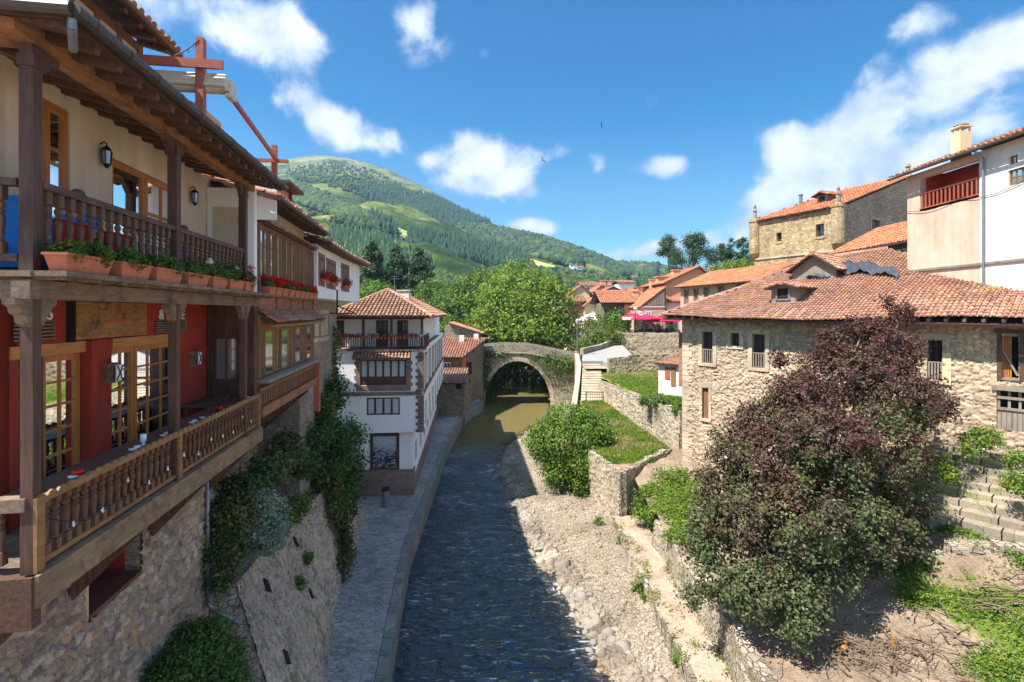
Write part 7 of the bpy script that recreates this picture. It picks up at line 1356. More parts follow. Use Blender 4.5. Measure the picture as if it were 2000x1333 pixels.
# ---------------- trees behind the bridge ----------------
tree('chestnut_tree', 'large spreading chestnut in full leaf behind the bridge', 'tree', (3, 82, -9), B_([(1040, 600, 80, 4.6, 4.6), (990, 610, 79, 4.2, 4.0), (1075, 610, 79, 3.6, 4.2), (1010, 560, 82, 4.0, 3.4), (1050, 650, 77, 3.8, 2.6), (985, 650, 77, 3.2, 2.2), (1090, 655, 77, 2.4, 2.0), (945, 640, 78, 2.2, 2.4), (1020, 645, 76, 3.2, 2.4)]), 2600, 14, .22, .42, [M['lf_chest'], M['lf_bright'], M['lf_yel']], [4, 2, .6], r0=.5, seed=21, shell=(.8, 1.14), rough=.34, up=.6)
tree('leafy_tree', 'tall mid green tree left of the chestnut', 'tree', (-7, 92, -7), B_([(920, 590, 92, 4.2, 4.4), (895, 610, 90, 3.4, 3.6), (950, 565, 95, 4.0, 3.4), (905, 640, 88, 3.4, 2.6), (870, 600, 95, 3.0, 3.2), (965, 560, 96, 3.4, 3.4)]), 1900, 13, .22, .42, [M['lf_green'], M['lf_ivy'], M['lf_bright']], [3, 1.5, 1], r0=.45, seed=22, rough=.2)
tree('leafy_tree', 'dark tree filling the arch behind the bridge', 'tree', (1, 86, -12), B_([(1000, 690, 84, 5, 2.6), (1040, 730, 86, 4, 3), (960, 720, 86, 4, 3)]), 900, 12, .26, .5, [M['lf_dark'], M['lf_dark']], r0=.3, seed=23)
tree('riverside_tree', 'loose grey-green tree on the left of the road parapet', 'tree', (12, 86, -5), B_([(1150, 650, 84, 2.6, 2.8), (1135, 665, 82, 2.0, 1.6), (1165, 640, 86, 2.0, 2.6)]), 420, 12, .16, .34, [M['lf_olive'], M['lf_green'], M['lf_bright']], [1, 2, 1], r0=.2, seed=24, group='bushy trees along the road parapet', rough=.25)
tree('riverside_tree', 'bushy fresh green tree beside the parasol terrace', 'tree', (16, 86, -4), B_([(1195, 640, 84, 2.4, 2.6), (1185, 665, 82, 2.2, 1.6), (1208, 630, 85, 1.6, 2.0)]), 420, 12, .16, .34, [M['lf_green'], M['lf_bright'], M['lf_ivy']], [2, 2, 1], r0=.2, seed=25, group='bushy trees along the road parapet', rough=.25)
tree('riverside_tree', 'low shrubby tree between the parapet and the parasol wall', 'tree', (15.5, 79, -5), B_([(1150, 672, 77.5, 1.3, .9), (1175, 668, 79, 1.5, 1.0), (1200, 662, 80, 1.3, 1.1), (1212, 655, 82, 1.2, 1.6), (1130, 672, 76, 1.1, .9)]), 330, 12, .14, .3, [M['lf_green'], M['lf_bright'], M['lf_ivy']], [2, 1, 1], r0=.15, seed=26, group='bushy trees along the road parapet', rough=.25)
plant('shrub', 'thick green shrubs on the bank between bridge parapet and parasol wall', 'shrub', B_([(1148, 672, 74, 1.3, 1.0), (1168, 668, 74.3, 1.3, 1.1), (1190, 664, 74.5, 1.3, 1.1), (1207, 662, 74.6, .9, 1.2), (1132, 676, 73, 1.0, .9), (1180, 650, 75.5, 1.6, 1.0), (1160, 655, 75.5, 1.5, 1.0)]), 620, 12, .12, .26, [M['lf_green'], M['lf_bright'], M['lf_olive']], [2, 1.4, 1], seed=27, cut=None)
# ---------------- the town ----------------
def box_house(name, label, x0, x1, yt, yb, Y, depth, wall, roof, rise=1.2, axis='x', wins=(), skew=0., chim=(), ext=.4, apex=None, tl=(.34, .55), group='tiled houses of the old town'):
    a = W(x0, yt, Y); b = W(x1, yt, Y); z0 = (610-yb)*Y/1000-4; t = thing(name, label, 'house', ((a.x+b.x)/2, Y, z0+4), group); F = Fac((a.x, Y), (1, skew), (skew, -1)); L = (b.x-a.x); ze = a.z; P = lambda mb, n, m: mb.build(n, m, t)
    mb = MB(); F.box(mb, 0, L, -depth, 0, z0, ze)
    if axis == 'y': ap = L*(apex if apex is not None else .5); mb.prism([F.p(0, 0, ze), F.p(L, 0, ze), F.p(ap, 0, ze+rise)], -F.N*depth)
    P(mb, 'wall', wall); mb = MB()
    if axis == 'y':
        s1 = rise/max(ap, .01); s2 = rise/max(L-ap, .01)
        tiles(mb, [F.p(-ext, ext, ze-ext*s1+.05), F.p(-ext, -depth, ze-ext*s1+.05), F.p(ap, -depth, ze+rise+.05), F.p(ap, ext, ze+rise+.05)], *tl, 3, .03)
        tiles(mb, [F.p(L+ext, -depth, ze-ext*s2+.05), F.p(L+ext, ext, ze-ext*s2+.05), F.p(ap, ext, ze+rise+.05), F.p(ap, -depth, ze+rise+.05)], *tl, 3, .03); ridge(mb, F.p(ap, ext, ze+rise+.05), F.p(ap, -depth, ze+rise+.05), .16, .6)
    else:
        tiles(mb, [F.p(-ext, ext+.2, ze), F.p(L+ext, ext+.2, ze), F.p(L+ext, -depth/2, ze+rise), F.p(-ext, -depth/2, ze+rise)], *tl, 3, .03); tiles(mb, [F.p(L+ext, -depth-ext, ze), F.p(-ext, -depth-ext, ze), F.p(-ext, -depth/2, ze+rise), F.p(L+ext, -depth/2, ze+rise)], *tl, 3, .03); ridge(mb, F.p(-ext, -depth/2, ze+rise), F.p(L+ext, -depth/2, ze+rise), .16, .6)
    rf = P(mb, 'roof', [roof, M['under']])
    for w in wins:
        r = F.rect(*w[:4], .03); window(t, F, (r[0], r[1], r[2], r[3]), .04, 2, 1, w[4] if len(w) > 4 else M['dwood_v'], M['glass_g'], .1, .08, th=.06)
    for (cx, yt_, yb_, cy, cw) in chim: p = W(cx, yb_, Y+cy); q = W(cx, yt_, Y+cy); mb = MB(); mb.box(p.x-cw, p.y-cw, p.z-.8, p.x+cw, p.y+cw, q.z); mb.box(p.x-cw*1.2, p.y-cw*1.2, q.z+.002, p.x+cw*1.2, p.y+cw*1.2, q.z+.12); mb.build('chimney', M['salmon'], rf)
    return t, F
box_house('town_house', 'big salmon gabled house with brick chimneys left of the tower', 1298, 1398, 552, 640, 82, 14, M['salmon'], M['tile_or'], 2.5, 'y', chim=((1275, 547, 560, 6, .5), (1292, 542, 556, 5, .9), (1320, 529, 545, 5, .6), (1394, 524, 545, 6, .6)), apex=.66, ext=.6)
t, F = box_house('town_house', 'stone house with planked gable behind the crimson parasols', 1249, 1300, 600, 652, 79, 10, M['quoin'], M['tile_or'], 3.0, 'y', wins=((1262, 609, 1272, 632, M['white_p']), (1287, 614, 1294, 624, M['white_p'])), apex=.98, ext=.2)
mb = MB(); L = (1300-1249)*.079
mb.prism([F.p(.3, .02, F.O.z+.85), F.p(L-.05, .02, .85), F.p(L-.05, .02, 3.5)], F.N*.06)
for i in range(9): u = .5+i*.4; F.box(mb, u, u+.1, .08, .13, .87, .9+2.6*u/L)
mb.build('planked_gable', M['greywood'], t); mb = MB(); F.box(mb, 0, L, .0, .12, .76, .86); mb.build('string_course', M['white'], t)
mb = MB(); 
for k in range(6): F.box(mb, 0, .35+.15*(k % 2), .0, .05, -.1-k*.5, .2-k*.5)
mb.build('quoins', M['white'], t)
box_house('town_house', 'pale stone house with balcony at the right of the parasols', 1301, 1345, 590, 652, 80, 8, M['white_old'], M['tile_town'], 1.2, 'x', wins=((1308, 606, 1314, 633), (1320, 605, 1327, 617)))
t, F = box_house('town_house', 'long low house with brown timber balcony and sweeping orange roof', 1180, 1250, 592, 645, 86, 10, M['dark_rubble'], M['tile_or'], 2.2, 'x', wins=((1195, 600, 1201, 612), (1205, 600, 1210, 612), (1214, 601, 1218, 612, M['white_p'])), chim=((1240, 570, 580, 3, .5), (1250, 566, 578, 3, .4)), ext=.8)
mb = MB(); F.box(mb, 3.2, 6, .1, .9, -1.7, -.9); F.box(mb, 3.2, 6, .8, .9, -1.0, 1.4); mb.build('timber_balcony', M['gwood'], t)
box_house('town_house', 'cream house with a plain sunlit gable wall', 1142, 1180, 597, 650, 100, 12, M['ochre'], M['tile_town'], 1.5, 'y')
box_house('town_house', 'red and brick house left of the cream gable', 1112, 1142, 590, 640, 102, 10, M['brick'], M['tile_town'], 1.4, 'x', wins=((1121, 592, 1128, 598), (1131, 592, 1137, 598)))
box_house('town_house', 'yellow gabled house glimpsed over the cream gable', 1118, 1152, 571, 600, 118, 12, M['ochre'], M['tile_town'], 1.6, 'y')
box_house('town_house', 'wide white house with brown roof at the back of the town', 1137, 1190, 559, 590, 135, 12, M['white'], M['tile_br'], 1.2, 'x', wins=((1146, 562, 1151, 568), (1158, 562, 1163, 568), (1170, 562, 1175, 568)), chim=((1178, 549, 556, 3, .7), (1189, 549, 556, 3, .6)))
box_house('town_house', 'red roofed gable house in the middle of the town', 1158, 1192, 571, 600, 120, 12, M['salmon'], M['tile_town'], 1.6, 'y')
box_house('town_house', 'stone house with grey wall and low red roof', 1170, 1225, 573, 610, 110, 12, M['garden_stone'], M['tile_town'], 1.4, 'y', wins=((1178, 577, 1182, 583),))
box_house('town_house', 'small white house at the far right of the town', 1210, 1240, 553, 590, 130, 8, M['white'], M['tile_br'], .8, 'x')
box_house('town_house', 'low orange roofed house with red chimneys before the big salmon house', 1235, 1262, 572, 600, 96, 8, M['brick'], M['tile_or'], .9, 'x', chim=((1241, 562, 570, 2, .5), (1252, 562, 570, 2, .5)))
box_house('town_house', 'small cream cottage half hidden by the chestnut', 1108, 1128, 617, 660, 88, 6, M['ochre'], M['tile_town'], 1.0, 'y', wins=((1120, 622, 1124, 630),))
box_house('town_house', 'red roofed house behind the chestnut crown', 1080, 1108, 583, 600, 112, 10, M['white'], M['tile_town'], 1.0, 'x')
# ---------------- parasols, terrace life ----------------
def parasols():
    proto = None; spots = [(1240, 652, 80, 2.3, -.25), (1262, 650, 82, 2.4, .2), (1285, 652, 81, 2.2, 0), (1262, 655, 77, 2.3, -.4), (1288, 656, 77, 1.9, -.75), (1320, 655, 78, 1.7, -.7), (1246, 652, 85, 2.2, .2)]
    labs = ['leftmost crimson parasol on the terrace', 'highest crimson parasol at the back of the terrace', 'crimson parasol below the stone house window', 'front crimson parasol in the middle of the terrace', 'low crimson parasol right of the middle', 'small crimson parasol by the pale stone house', 'rear crimson parasol half hidden at the left']
    for (x, y, Y, r, dz), lb in zip(spots, labs):
        p = W(x, y, Y); p.z = -3.2; t = thing('parasol', lb, 'parasol', p, 'crimson parasols on the terrace'); mb = MB(); mb.tube(p, p+Vector((0, 0, 3.3+dz)), .05); mb.build('pole', M['iron'], t); mb = MB(); mb.lathe([(r, 2.45+dz), (r*1.01, 2.65+dz), (r*.5, 3.0+dz), (.05, 3.3+dz)], p, 8); mb.build('canopy', M['parasol'], t)
    for i, (x, Y) in enumerate(((1236, 77), (1248, 79), (1262, 78), (1275, 77.5), (1300, 77), (1292, 79))):
        p = W(x, 650, Y); p.z = -3.25; t = thing('cafe_table', '%s cafe table from the left under the crimson parasols' % ('first', 'second', 'third', 'fourth', 'sixth', 'fifth')[i], 'table', p, 'cafe tables under the parasols'); mb = MB(); mb.lathe([(.38, .7), (.38, .74)], p, 10); mb.build('tabletop', M['white_p'], t); mb = MB(); mb.lathe([(.2, 0), (.03, .04), (.03, .7)], p, 8); mb.build('leg', M['iron'], t)
    cols = [M['cloth_b'], M['iron'], M['red_p'], M['white_p'], M['hair'], M['petalcloth']]
    for i, (x, Y, lb, c, s, f) in enumerate(((1242, 76.8, 'seated cafe guest in dark clothes at the left of the terrace', 1, True, (1, 0)), (1254, 77, 'seated cafe guest in grey behind the terrace wall', 4, True, (-1, 0)), (1271, 75.6, 'person in a bright pink coat standing by the terrace wall', 5, False, (0, 1)), (1283, 76.8, 'seated cafe guest in blue right of the pink coat', 0, True, (1, .3)), (1294, 77, 'seated cafe guest in white near the right parasols', 3, True, (-1, .3)), (1302, 76, 'person in a white top standing at the right end of the terrace', 3, False, (1, 0)), (1265, 79, 'seated cafe guest in red under the front parasol', 2, True, (1, 0)))):
        p = W(x, 650, Y); p.z = -3.25; person(lb, p, f, s, cols[c], M['iron'], h=1.68)
    p = W(1312, 650, 76.5); p.z = -3.2; plant('bush', 'yellow-green planter bush at the right end of the terrace', 'bush', [(p.x, p.y, p.z+.5, .6, .5, .5)], 50, 10, .1, .15, [M['lf_yel'], M['lf_bright']], seed=70, cut=None)
    p = W(1241, 648, 75.6); t = thing('street_lamp', 'blue-grey glass lantern street lamp rising above the parasols', 'street lamp', (p.x, p.y, -3.2)); mb = MB(); mb.path([(p.x, p.y, -3.3), (p.x, p.y, .0)], .07, .05); mb.build('post', M['iron'], t); mb = MB(); mb.lathe([(.06, 0), (.3, .45), (.34, .5), (.06, .8)], (p.x, p.y, 0), 6); mb.build('lantern', M['glass_c'], t)
    t = thing('cafe_sign', 'plain white cafe sign board at the left of the parasols', 'sign', W(1227, 622, 78)); p = W(1227, 622, 78); mb = MB(); mb.box(p.x-.9, p.y, p.z-.25, p.x+.8, p.y+.06, p.z+.2); mb.build('panel', M['white_p'], t); mb = MB(); mb.box(p.x-.05, p.y+.07, -3.3, p.x+.05, p.y+.15, p.z+.2); mb.build('post', M['iron'], t)
    t = thing('pavilion', 'white canopy pavilion among the riverside trees', 'pavilion', W(1160, 645, 96)); p = W(1160, 622, 96); mb = MB(); mb.lathe([(3.2, -.4), (1.8, .5), (.1, 1.1)], p, 4); mb.build('canopy', M['white_p'], t); mb = MB()
    for a in (-2, 2):
        for b in (-2, 2): mb.box(p.x+a-.06, p.y+b-.06, -5, p.x+a+.06, p.y+b+.06, p.z-.3)
    mb.build('posts', M['white_p'], t)
    t = thing('recycling_bin', 'small blue bin beside the terrace wall on the bridge road', 'bin', W(1213, 694, 73)); p = W(1213, 694, 73); mb = MB(); mb.box(p.x-.35, p.y-.3, p.z-.5, p.x+.35, p.y+.3, p.z+.5); mb.build('body', M['cloth_b'], t); mb = MB(); mb.box(p.x-.39, p.y-.34, p.z+.501, p.x+.39, p.y+.34, p.z+.6); mb.build('lid', M['iron'], t)
M['petalcloth'] = plain('pink_cloth', (.6, .03, .1), .8)
parasols()
# ---------------- hills ----------------
SKY = ([-1400, 200, 420, 545, 600, 640, 670, 720, 760, 790, 850, 900, 965, 1060, 1130, 1200, 1225, 1285, 1330, 1450, 1700, 2400, 3600], [330, 340, 330, 316, 307, 304, 308, 319, 331, 346, 375, 402, 436, 458, 481, 508, 516, 513, 522, 535, 520, 500, 480])
def ymax(x): return np.interp(x, [0, 500, 1000, 1200, 1300, 3000], [1500, 1600, 1500, 1300, 1500, 1500])
S0 = 150.
def hill(x, s):        # x picture azimuth, s 0..1 from foot to crest -> real point
    Ym = ymax(x); Y = S0*(Ym/S0)**s; v = (610-np.interp(x, *SKY))/1000
    prof = np.where(s < .55, .52*(s/.55)**1.15, .52+.48*((np.clip(s, 0, 1)-.55)/.45)**.9)
    z = Y*v*prof*1.0+np.interp(s, [0, .3, 1], [-2, 2, 0])
    X = (x-1000)/1000*Y
    amp = np.interp(s, [0, .1, .5, .9, 1], [0, .6, 1.5, 1., .25])
    z = z+amp*(fbm(X, Y, .006, 3, 4)*26*np.clip(v/.15, .25, 1.5)+np.abs(fbm(X, Y, .012, 8, 3))*-16*np.clip(v/.2, .2, 1.2))
    return X, Y, z
def hills():
    xs = np.concatenate([np.linspace(-1400, 400, 60), np.linspace(408, 1320, 260), np.linspace(1330, 3600, 90)]); ss = np.linspace(0, 1, 130); A, S = np.meshgrid(xs, ss); X, Y, Z = hill(A, S)
    X = np.vstack([X, X[-1:]*1.25]); Y = np.vstack([Y, Y[-1:]*1.25]); Z = np.vstack([Z, Z[-1:]*.55]); V = np.stack([X, Y, Z], -1).reshape(-1, 3); nx = len(xs); ny = len(ss)+1; i, j = np.meshgrid(np.arange(nx-1), np.arange(ny-1)); a = (j*nx+i).ravel(); F = np.stack([a, a+1, a+nx+1, a+nx], 1)
    t = NT('hillside'); v = t.coord((1, 1, 1)); n = t.noise(v, .009, 9, .66, .4); c = t.ramp(n, [(.38, (.028, .055, .02)), (.47, (.045, .08, .027)), (.54, (.11, .15, .045)), (.62, (.20, .21, .07)), (.70, (.27, .25, .11))])
    f = t.noise(v, .09, 8, .75); c = t.mix(.9, c, t.ramp(f, [(.35, (.45, .5, .45)), (.65, (1.4, 1.35, 1.2))]), 'MULTIPLY'); sp = t.n('ShaderNodeSeparateXYZ'); t.l(v, sp.inputs[0]); mr = t.n('ShaderNodeMapRange'); t.l(sp.outputs[2], mr.inputs[0]); mr.inputs[1].default_value = 300; mr.inputs[2].default_value = 430
    rk = t.ramp(t.noise(v, .03, 10, .8), [(.46, (0, 0, 0)), (.56, (1, 1, 1))]); c = t.mix(t.math('MULTIPLY', t.math('MULTIPLY', mr.outputs[0], rk), .8), c, (.22, .21, .17)); t.col(c); t.rough(.95, .05); t.bump(t.math('ADD', f, n), 1., 6.)
    raw('hills', V, F, t.m, kind='structure', smooth=True)
    # farther hill past the valley mouth
hills()
def inside(px, py, poly): return inpoly(px, py, poly)
def hill_at(x, y):
    lo, hi = 0., 1.
    for _ in range(18):
        m = (lo+hi)/2; X, Y, Z = hill(np.array([float(x)]), np.array([m])); yy = 610-Z[0]/Y[0]*1000
        if yy > y: lo = m
        else: hi = m
    X, Y, Z = hill(np.array([float(x)]), np.array([lo])); return Vector((X[0], Y[0], Z[0]))
HT = None
def hill_many(x, y):
    lo = np.zeros(len(x)); hi = np.ones(len(x))
    for _ in range(16):
        m = (lo+hi)/2; X, Y, Z = hill(x, m); up = 610-Z/Y*1000 > y; lo = np.where(up, m, lo); hi = np.where(up, hi, m)
    return np.stack(hill(x, lo), 1)
def forest(name, label, poly, n, size, mts, seed, conifer=True, w=None):
    g = np.random.default_rng(seed); P_ = np.array(poly); x = []; y = []
    while len(x) < n:
        a = g.uniform(P_[:, 0].min(), P_[:, 0].max()); b = g.uniform(P_[:, 1].min(), P_[:, 1].max())
        if inpoly(a, b, poly): x.append(a); y.append(b)
    C = hill_many(np.array(x), np.array(y)); V = []; F = []; MI = []; o = 0
    for c in C:
        h = size*g.uniform(.65, 1.3); mi = g.choice(len(mts), p=np.array(w)/sum(w) if w else None)
        if conifer:
            k = 6; 
            for (z0, z1, r) in ((.05, .6, .26), (.35, .85, .2), (.6, 1.1, .13)):
                rr = r*h*g.uniform(.8, 1.2); th = np.arange(k)/k*6.283+g.uniform(0, 1); ring = np.stack([c[0]+np.cos(th)*rr*g.uniform(.7, 1.2, k), c[1]+np.sin(th)*rr*g.uniform(.7, 1.2, k), np.full(k, c[2]+z0*h)], 1); V.append(ring); V.append([[c[0], c[1], c[2]+z1*h]])
                for q in range(k): F.append((o+q, o+(q+1) % k, o+k)); MI.append(mi)
                o += k+1
        else:
            k = 7
            for rr, z0 in ((.5, .25), (.55, .55), (.28, .9)):
                th = np.arange(k)/k*6.283; V.append(np.stack([c[0]+np.cos(th)*rr*h*g.uniform(.7, 1.25, k), c[1]+np.sin(th)*rr*h*g.uniform(.7, 1.25, k), c[2]+z0*h*g.uniform(.8, 1.2, k)], 1))
            for rI in (0, 1):
                for q in range(k): a = o+rI*k+q; b = o+rI*k+(q+1) % k; F.append((a, b, b+k)); F.append((a, b+k, a+k)); MI += [mi, mi]
            V.append([[c[0], c[1], c[2]+1.0*h]])
            for q in range(k): F.append((o+2*k+q, o+2*k+(q+1) % k, o+3*k)); MI.append(mi)
            o += 3*k+1
    ob = raw(name, np.concatenate([np.array(v) for v in V]), np.array(F), mts, mi=np.array(MI)); tag(ob, label, 'forest', None, 'stuff')
PN = [M['lf_pine'], M['lf_dark']]
def farleaf(n, a, b): return leafm(n, a, b, .05, .9)
M['far_pine'] = farleaf('far_pine', (.010, .032, .020), (.025, .06, .032)); M['far_green'] = farleaf('far_broadleaf', (.028, .055, .013), (.075, .115, .03)); M['far_scrub'] = farleaf('far_scrub', (.03, .05, .018), (.06, .085, .03))
forest('pine_forest', 'dark pine forest on the upper right flank of the mountain', [(770, 372), (840, 385), (900, 412), (962, 438), (930, 440), (880, 452), (800, 430), (720, 392), (690, 372)], 2600, 13, [M['far_pine']], 1)
forest('pine_forest', 'dark pine belt across the lower mountain slope', [(800, 462), (900, 478), (1000, 500), (1035, 530), (980, 530), (900, 520), (820, 512), (795, 490)], 1900, 12, [M['far_pine']], 2)
forest('pine_forest', 'pine wood on the slope behind the curved white house', [(640, 478), (740, 488), (830, 510), (850, 545), (700, 550), (640, 520)], 1500, 11, [M['far_pine'], M['far_green']], 3, w=[4, 1])
forest('pine_clump', 'small clump of dark pines in the mountain meadow', [(715, 437), (735, 428), (765, 445), (778, 468), (750, 462), (725, 455)], 180, 13, [M['far_pine']], 4)
forest('broadleaf_wood', 'bushy woodland covering the left slope of the mountain', [(560, 360), (640, 385), (700, 420), (745, 450), (700, 455), (640, 420), (560, 392)], 1500, 9, [M['far_green'], M['far_scrub'], M['far_pine']], 5, False, [3, 2, 1])
forest('broadleaf_wood', 'scrubby woodland along the long right-hand ridge', [(965, 445), (1060, 465), (1130, 487), (1200, 514), (1285, 520), (1280, 545), (1200, 540), (1100, 520), (1000, 490), (880, 462), (900, 440)], 3200, 9, [M['far_green'], M['far_scrub'], M['far_pine']], 6, False, [2, 2, 2])
forest('broadleaf_wood', 'mixed trees and hedges at the foot of the hills', [(640, 545), (860, 540), (1000, 520), (1100, 530), (1290, 540), (1290, 575), (1100, 572), (860, 570), (640, 575)], 1900, 4.6, [M['far_green'], M['far_pine'], M['far_scrub']], 7, False, [3, 1.5, 1])
forest('scrub', 'thin scrub dotted over the open mountainside', [(560, 330), (640, 318), (720, 330), (780, 360), (900, 430), (860, 450), (760, 400), (660, 370), (560, 350)], 1100, 5, [M['far_scrub'], M['far_green']], 8, False)
forest('scrub', 'scattered bushes over the sunny lower meadows', [(600, 400), (700, 450), (800, 470), (860, 520), (1000, 520), (1100, 545), (900, 560), (640, 560), (600, 470)], 900, 4.5, [M['far_green'], M['far_scrub']], 9, False)
def meadows():
    t = NT('pasture'); v = t.coord((1, 1, 1)); t.col(t.ramp(t.noise(v, .05, 6), [(.3, (.20, .23, .07)), (.7, (.34, .32, .14))])); t.rough(1, .05)
    P_ = [('yellow-green pasture strip above the pine wood', [(660, 455), (720, 462), (770, 474), (730, 476), (665, 466)]), ('pale pasture with a farmhouse below the pine belt', [(835, 515), (910, 522), (900, 545), (850, 550)]), ('green pasture at the foot of the right-hand ridge', [(1155, 517), (1198, 523), (1195, 536), (1160, 534)]), ('bright meadow on the lower slope right of the pine belt', [(1040, 508), (1080, 520), (1130, 540), (1060, 535)]), ('sunlit clearing below the mountain crest at the left', [(560, 362), (600, 372), (610, 382), (570, 378)]), ('narrow clearing beside the clump of pines', [(775, 445), (800, 455), (805, 478), (782, 470)])]
    for lb, poly in P_:
        n = 14; a = np.array(poly, float); V = []; F = []; cx, cy = a.mean(0)
        m = len(poly); b = []
        for i in range(m):
            for k in range(5): b.append(a[i]+(a[(i+1) % m]-a[i])*k/5)
        b = np.array(b); m = len(b)
        rings = [(np.array([cx, cy])+(b-[cx, cy])*(s/8)) for s in range(1, 9)]; q = np.concatenate([[[cx, cy]]]+rings); C = hill_many(q[:, 0], q[:, 1]); C[:, 2] += C[:, 1]*.0012
        for i in range(m): F.append((0, 1+i, 1+(i+1) % m, 0))
        T = [(0, 1+i, 1+(i+1) % m) for i in range(m)]
        for r in range(7):
            for i in range(m): p = 1+r*m+i; s = 1+r*m+(i+1) % m; T += [(p, s, s+m), (p, s+m, p+m)]
        o = raw('meadow', C, np.array(T), t.m, smooth=True, kind='structure')
meadows()
def farms():
    for i, (x, y, s, lb) in enumerate(((1120, 527, 7, 'white farmhouse on the slope above the town, leftmost of three'), (1133, 531, 6, 'white farmhouse in the middle of the three on the slope'), (1143, 532, 5, 'white farmhouse at the right of the three on the slope'), (845, 528, 6, 'white barn on the pasture below the pines'), (860, 530, 4, 'grey shed beside the white barn'), (1172, 542, 5, 'white house just behind the town rooftops'), (1240, 548, 5, 'white house low on the wooded ridge at the right'), (1255, 528, 6, 'small white church-like house on the far ridge'))):
        c = hill_at(x, y); t = thing('farmhouse', lb, 'house', c, 'white houses scattered on the hills'); k = s*c.y/900; mb = MB(); mb.box(c.x-k, c.y-k*.6, c.z-2, c.x+k, c.y+k*.6, c.z+k*1.3); mb.build('wall', M['white'], t); mb = MB(); mb.prism([(c.x-k*1.1, c.y-k*.8, c.z+k*1.3), (c.x-k*1.1, c.y+k*.8, c.z+k*1.3), (c.x-k*1.1, c.y, c.z+k*1.7)], (k*2.2, 0, 0)); mb.build('roof', M['tile_br'], t)
farms()
# ---------------- conifers and pines ----------------
def conifer(label, x, yt, yb, Y, wd, seed, group):
    b = W(x, yb, Y); h = (yb-yt)/1000*Y; r = wd/1000*Y/2*1.25; t = thing('conifer', label, 'tree', b, group); mb = MB(); mb.tube(b, b+Vector((0, 0, h*.95)), h*.025, h*.005, 7); mb.build('trunk', M['bark'], t); g = random.Random(seed); bl = []
    for i in range(36):
        f = i/36; rr = r*(1-f)**.8; a = g.uniform(0, 6.28); d = rr*g.uniform(.25, .75); bl.append((b.x+math.cos(a)*d, b.y+math.sin(a)*d, b.z+h*(.12+.85*f), rr*.62+.2, rr*.62+.2, h*.055+.1))
    leaves('crown', t, bl, 1300, 14, h*.019, h*.024, [M['lf_pine'], M['lf_ivy']], [3, 1], seed=seed, cut=None, up=.8)
for i, (x, yt, yb, Y, wd, lb) in enumerate(((728, 470, 600, 105, 60, 'dark conifer nearest the curved white house'), (775, 478, 590, 110, 62, 'dark pointed conifer in the middle of the group'), (818, 484, 590, 110, 68, 'broad dark conifer at the right of the group'), (1092, 535, 570, 170, 14, 'narrow dark cypress on the slope above the town'), (1228, 540, 575, 150, 22, 'small dark fir behind the town roofs'))): conifer(lb, x, yt, yb, Y, wd, 90+i, 'dark conifers behind the white house' if i < 3 else None)
tree('leafy_tree', 'light green broadleaf tree below the conifers', 'tree', (-26, 96, -6), B_([(735, 575, 96, 3.4, 2.4), (760, 590, 94, 3.0, 2.2), (715, 590, 93, 2.6, 2.4), (790, 600, 95, 2.6, 2.4)]), 500, 12, .2, .4, [M['lf_bright'], M['lf_green']], r0=.3, seed=33)
tree('leafy_tree', 'yellow-green tree right behind the white house chimney', 'tree', (-17, 104, -6), B_([(845, 575, 104, 3.4, 3.4), (825, 600, 102, 3, 3), (862, 600, 100, 2.8, 3.2)]), 500, 12, .2, .4, [M['lf_green'], M['lf_bright'], M['lf_ivy']], r0=.3, seed=34)
def pine(label, x, yt, yb, Y, wd, seed, dens=1.):
    b = W(x, yb, Y); h = (yb-yt)/1000*Y; r = wd/1000*Y/2; t = thing('pine_tree', label, 'tree', b, 'tall pines left of the tower'); g = random.Random(seed); mb = MB(); top = b+Vector((g.uniform(-.5, .5), 0, h*.9)); mb.path([b, b+(top-b)*.5+Vector((g.uniform(-.4, .4), 0, 0)), top], h*.022, h*.006, 7); bl = []
    for i in range(int(17*dens)):
        f = g.uniform(.3, 1)**.8; a = g.uniform(0, 6.28); d = r*g.uniform(.2, .95)*(1.15-f*.55); c = Vector((b.x+math.cos(a)*d, b.y+math.sin(a)*d, b.z+h*f*.95)); s = r*g.uniform(.22, .4); bl.append((*c, s, s, s*.5)); q = b+(top-b)*(f*.85); mb.path([q, c], h*.007, h*.002, 5)
    mb.build('trunk', M['bark'], t); leaves('crown', t, bl, int(330*dens), 12, h*.014, r*.1, [M['lf_pine'], M['lf_ivy']], [3, 1], seed=seed, cut=None, up=.7)
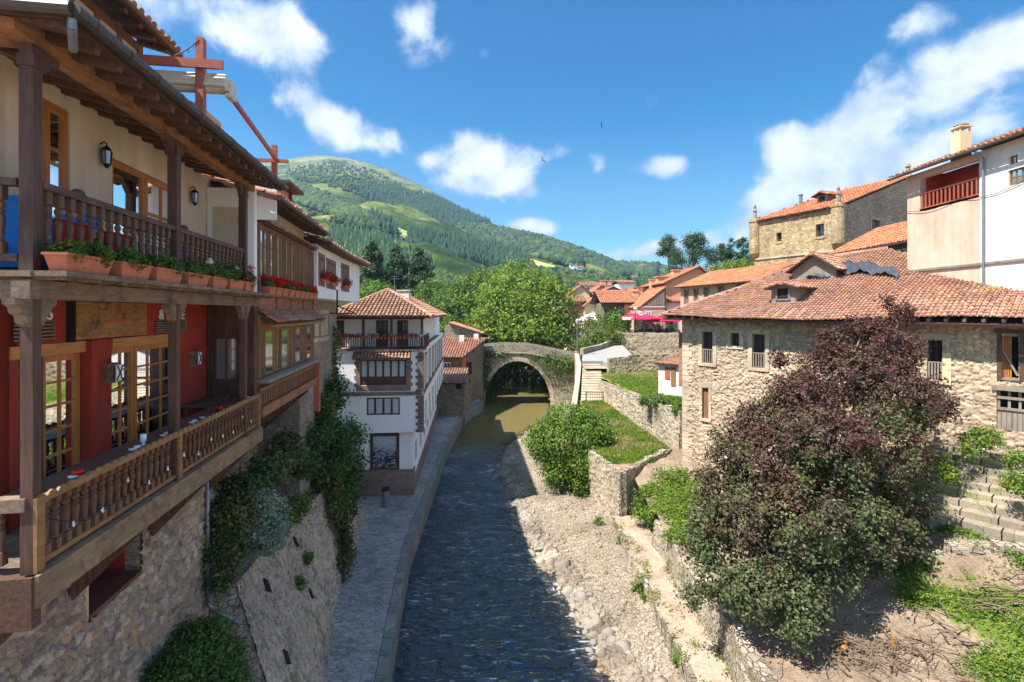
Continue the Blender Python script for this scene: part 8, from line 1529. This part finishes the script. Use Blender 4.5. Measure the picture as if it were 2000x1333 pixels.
for i, (x, yt, yb, Y, wd, d, lb) in enumerate(((1308, 460, 550, 120, 56, 1.3, 'pine with rounded crown at the left of the group'), (1356, 452, 560, 118, 66, 1.3, 'tallest open-crowned pine in the group'), (1398, 476, 560, 122, 60, 1.2, 'bushy pine right of the tallest one'), (1418, 465, 560, 112, 40, 1.1, 'slim pine second from the tower'), (1448, 462, 560, 110, 44, 1.2, 'pine rising beside the tower wall'), (1330, 490, 565, 110, 60, 1.3, 'low dense pine below the rounded one'), (1470, 488, 560, 105, 44, 1.1, 'pine half hidden by the tower'))): pine(lb, x, yt, yb, Y, wd, 120+i, d)
plant('hedge', 'sunlit green hedge on the slope behind the salmon roofs', 'hedge', B_([(1420, 530, 80, 2.4, 1.2), (1450, 525, 78, 2.4, 1.4), (1390, 540, 84, 2.2, 1.2)]), 300, 12, .16, .35, [M['lf_yel'], M['lf_green']], seed=36, cut=None)
# ---------------- birds ----------------
def bird(label, x, y, Y, a, s, fold):
    c = W(x, y, Y); u = Vector((math.cos(a), 0, math.sin(a))); v = Vector((-math.sin(a), 0, math.cos(a))); mb = MB(); t = thing('bird', label, 'bird', c, 'swifts in the sky'); mb.path([c-v*s*.32, c-v*s*.1, c+v*s*.12, c+v*s*.26], s*.03, s*.035, 8); body = mb.build('body', M['iron'], t, True)
    mb = MB()
    for k in (-1, 1):
        p = [c+v*s*.1, c+u*k*s*.45+v*s*(.12+fold), c+u*k*s*1.0+v*s*(-.25+fold), c+u*k*s*.45+v*s*(-.02+fold), c-v*s*.06]; mb.prism(p if k > 0 else p[::-1], (0, s*.02, 0))
    mb.build('wings', M['iron'], t)
bird('swift with wings spread, flying high in clear blue sky', 1175, 245, 40, R(95), .36, 0.); bird('swift banking in front of the middle white cloud', 1060, 314, 45, R(-50), .4, .25); bird('tiny distant swift over the chestnut trees', 1105, 491, 70, R(20), .25, .1)
# ---------------- haze ----------------
def haze():
    mb = MB(); mb.box(-6500, -3000, -15.6, 6500, 2300, 540); m = bpy.data.materials.new('haze_air'); m.use_nodes = True; nt = m.node_tree; nt.nodes.clear(); o = nt.nodes.new('ShaderNodeOutputMaterial'); v = nt.nodes.new('ShaderNodeVolumePrincipled'); v.inputs['Color'].default_value = (.50, .74, 1, 1); v.inputs['Density'].default_value = .00014; v.inputs['Anisotropy'].default_value = .2; nt.links.new(v.outputs[0], o.inputs['Volume'])
    ob = mb.build('haze', m); tag(ob, 'thin pale haze filling the valley air', 'haze', None, 'stuff')
haze()
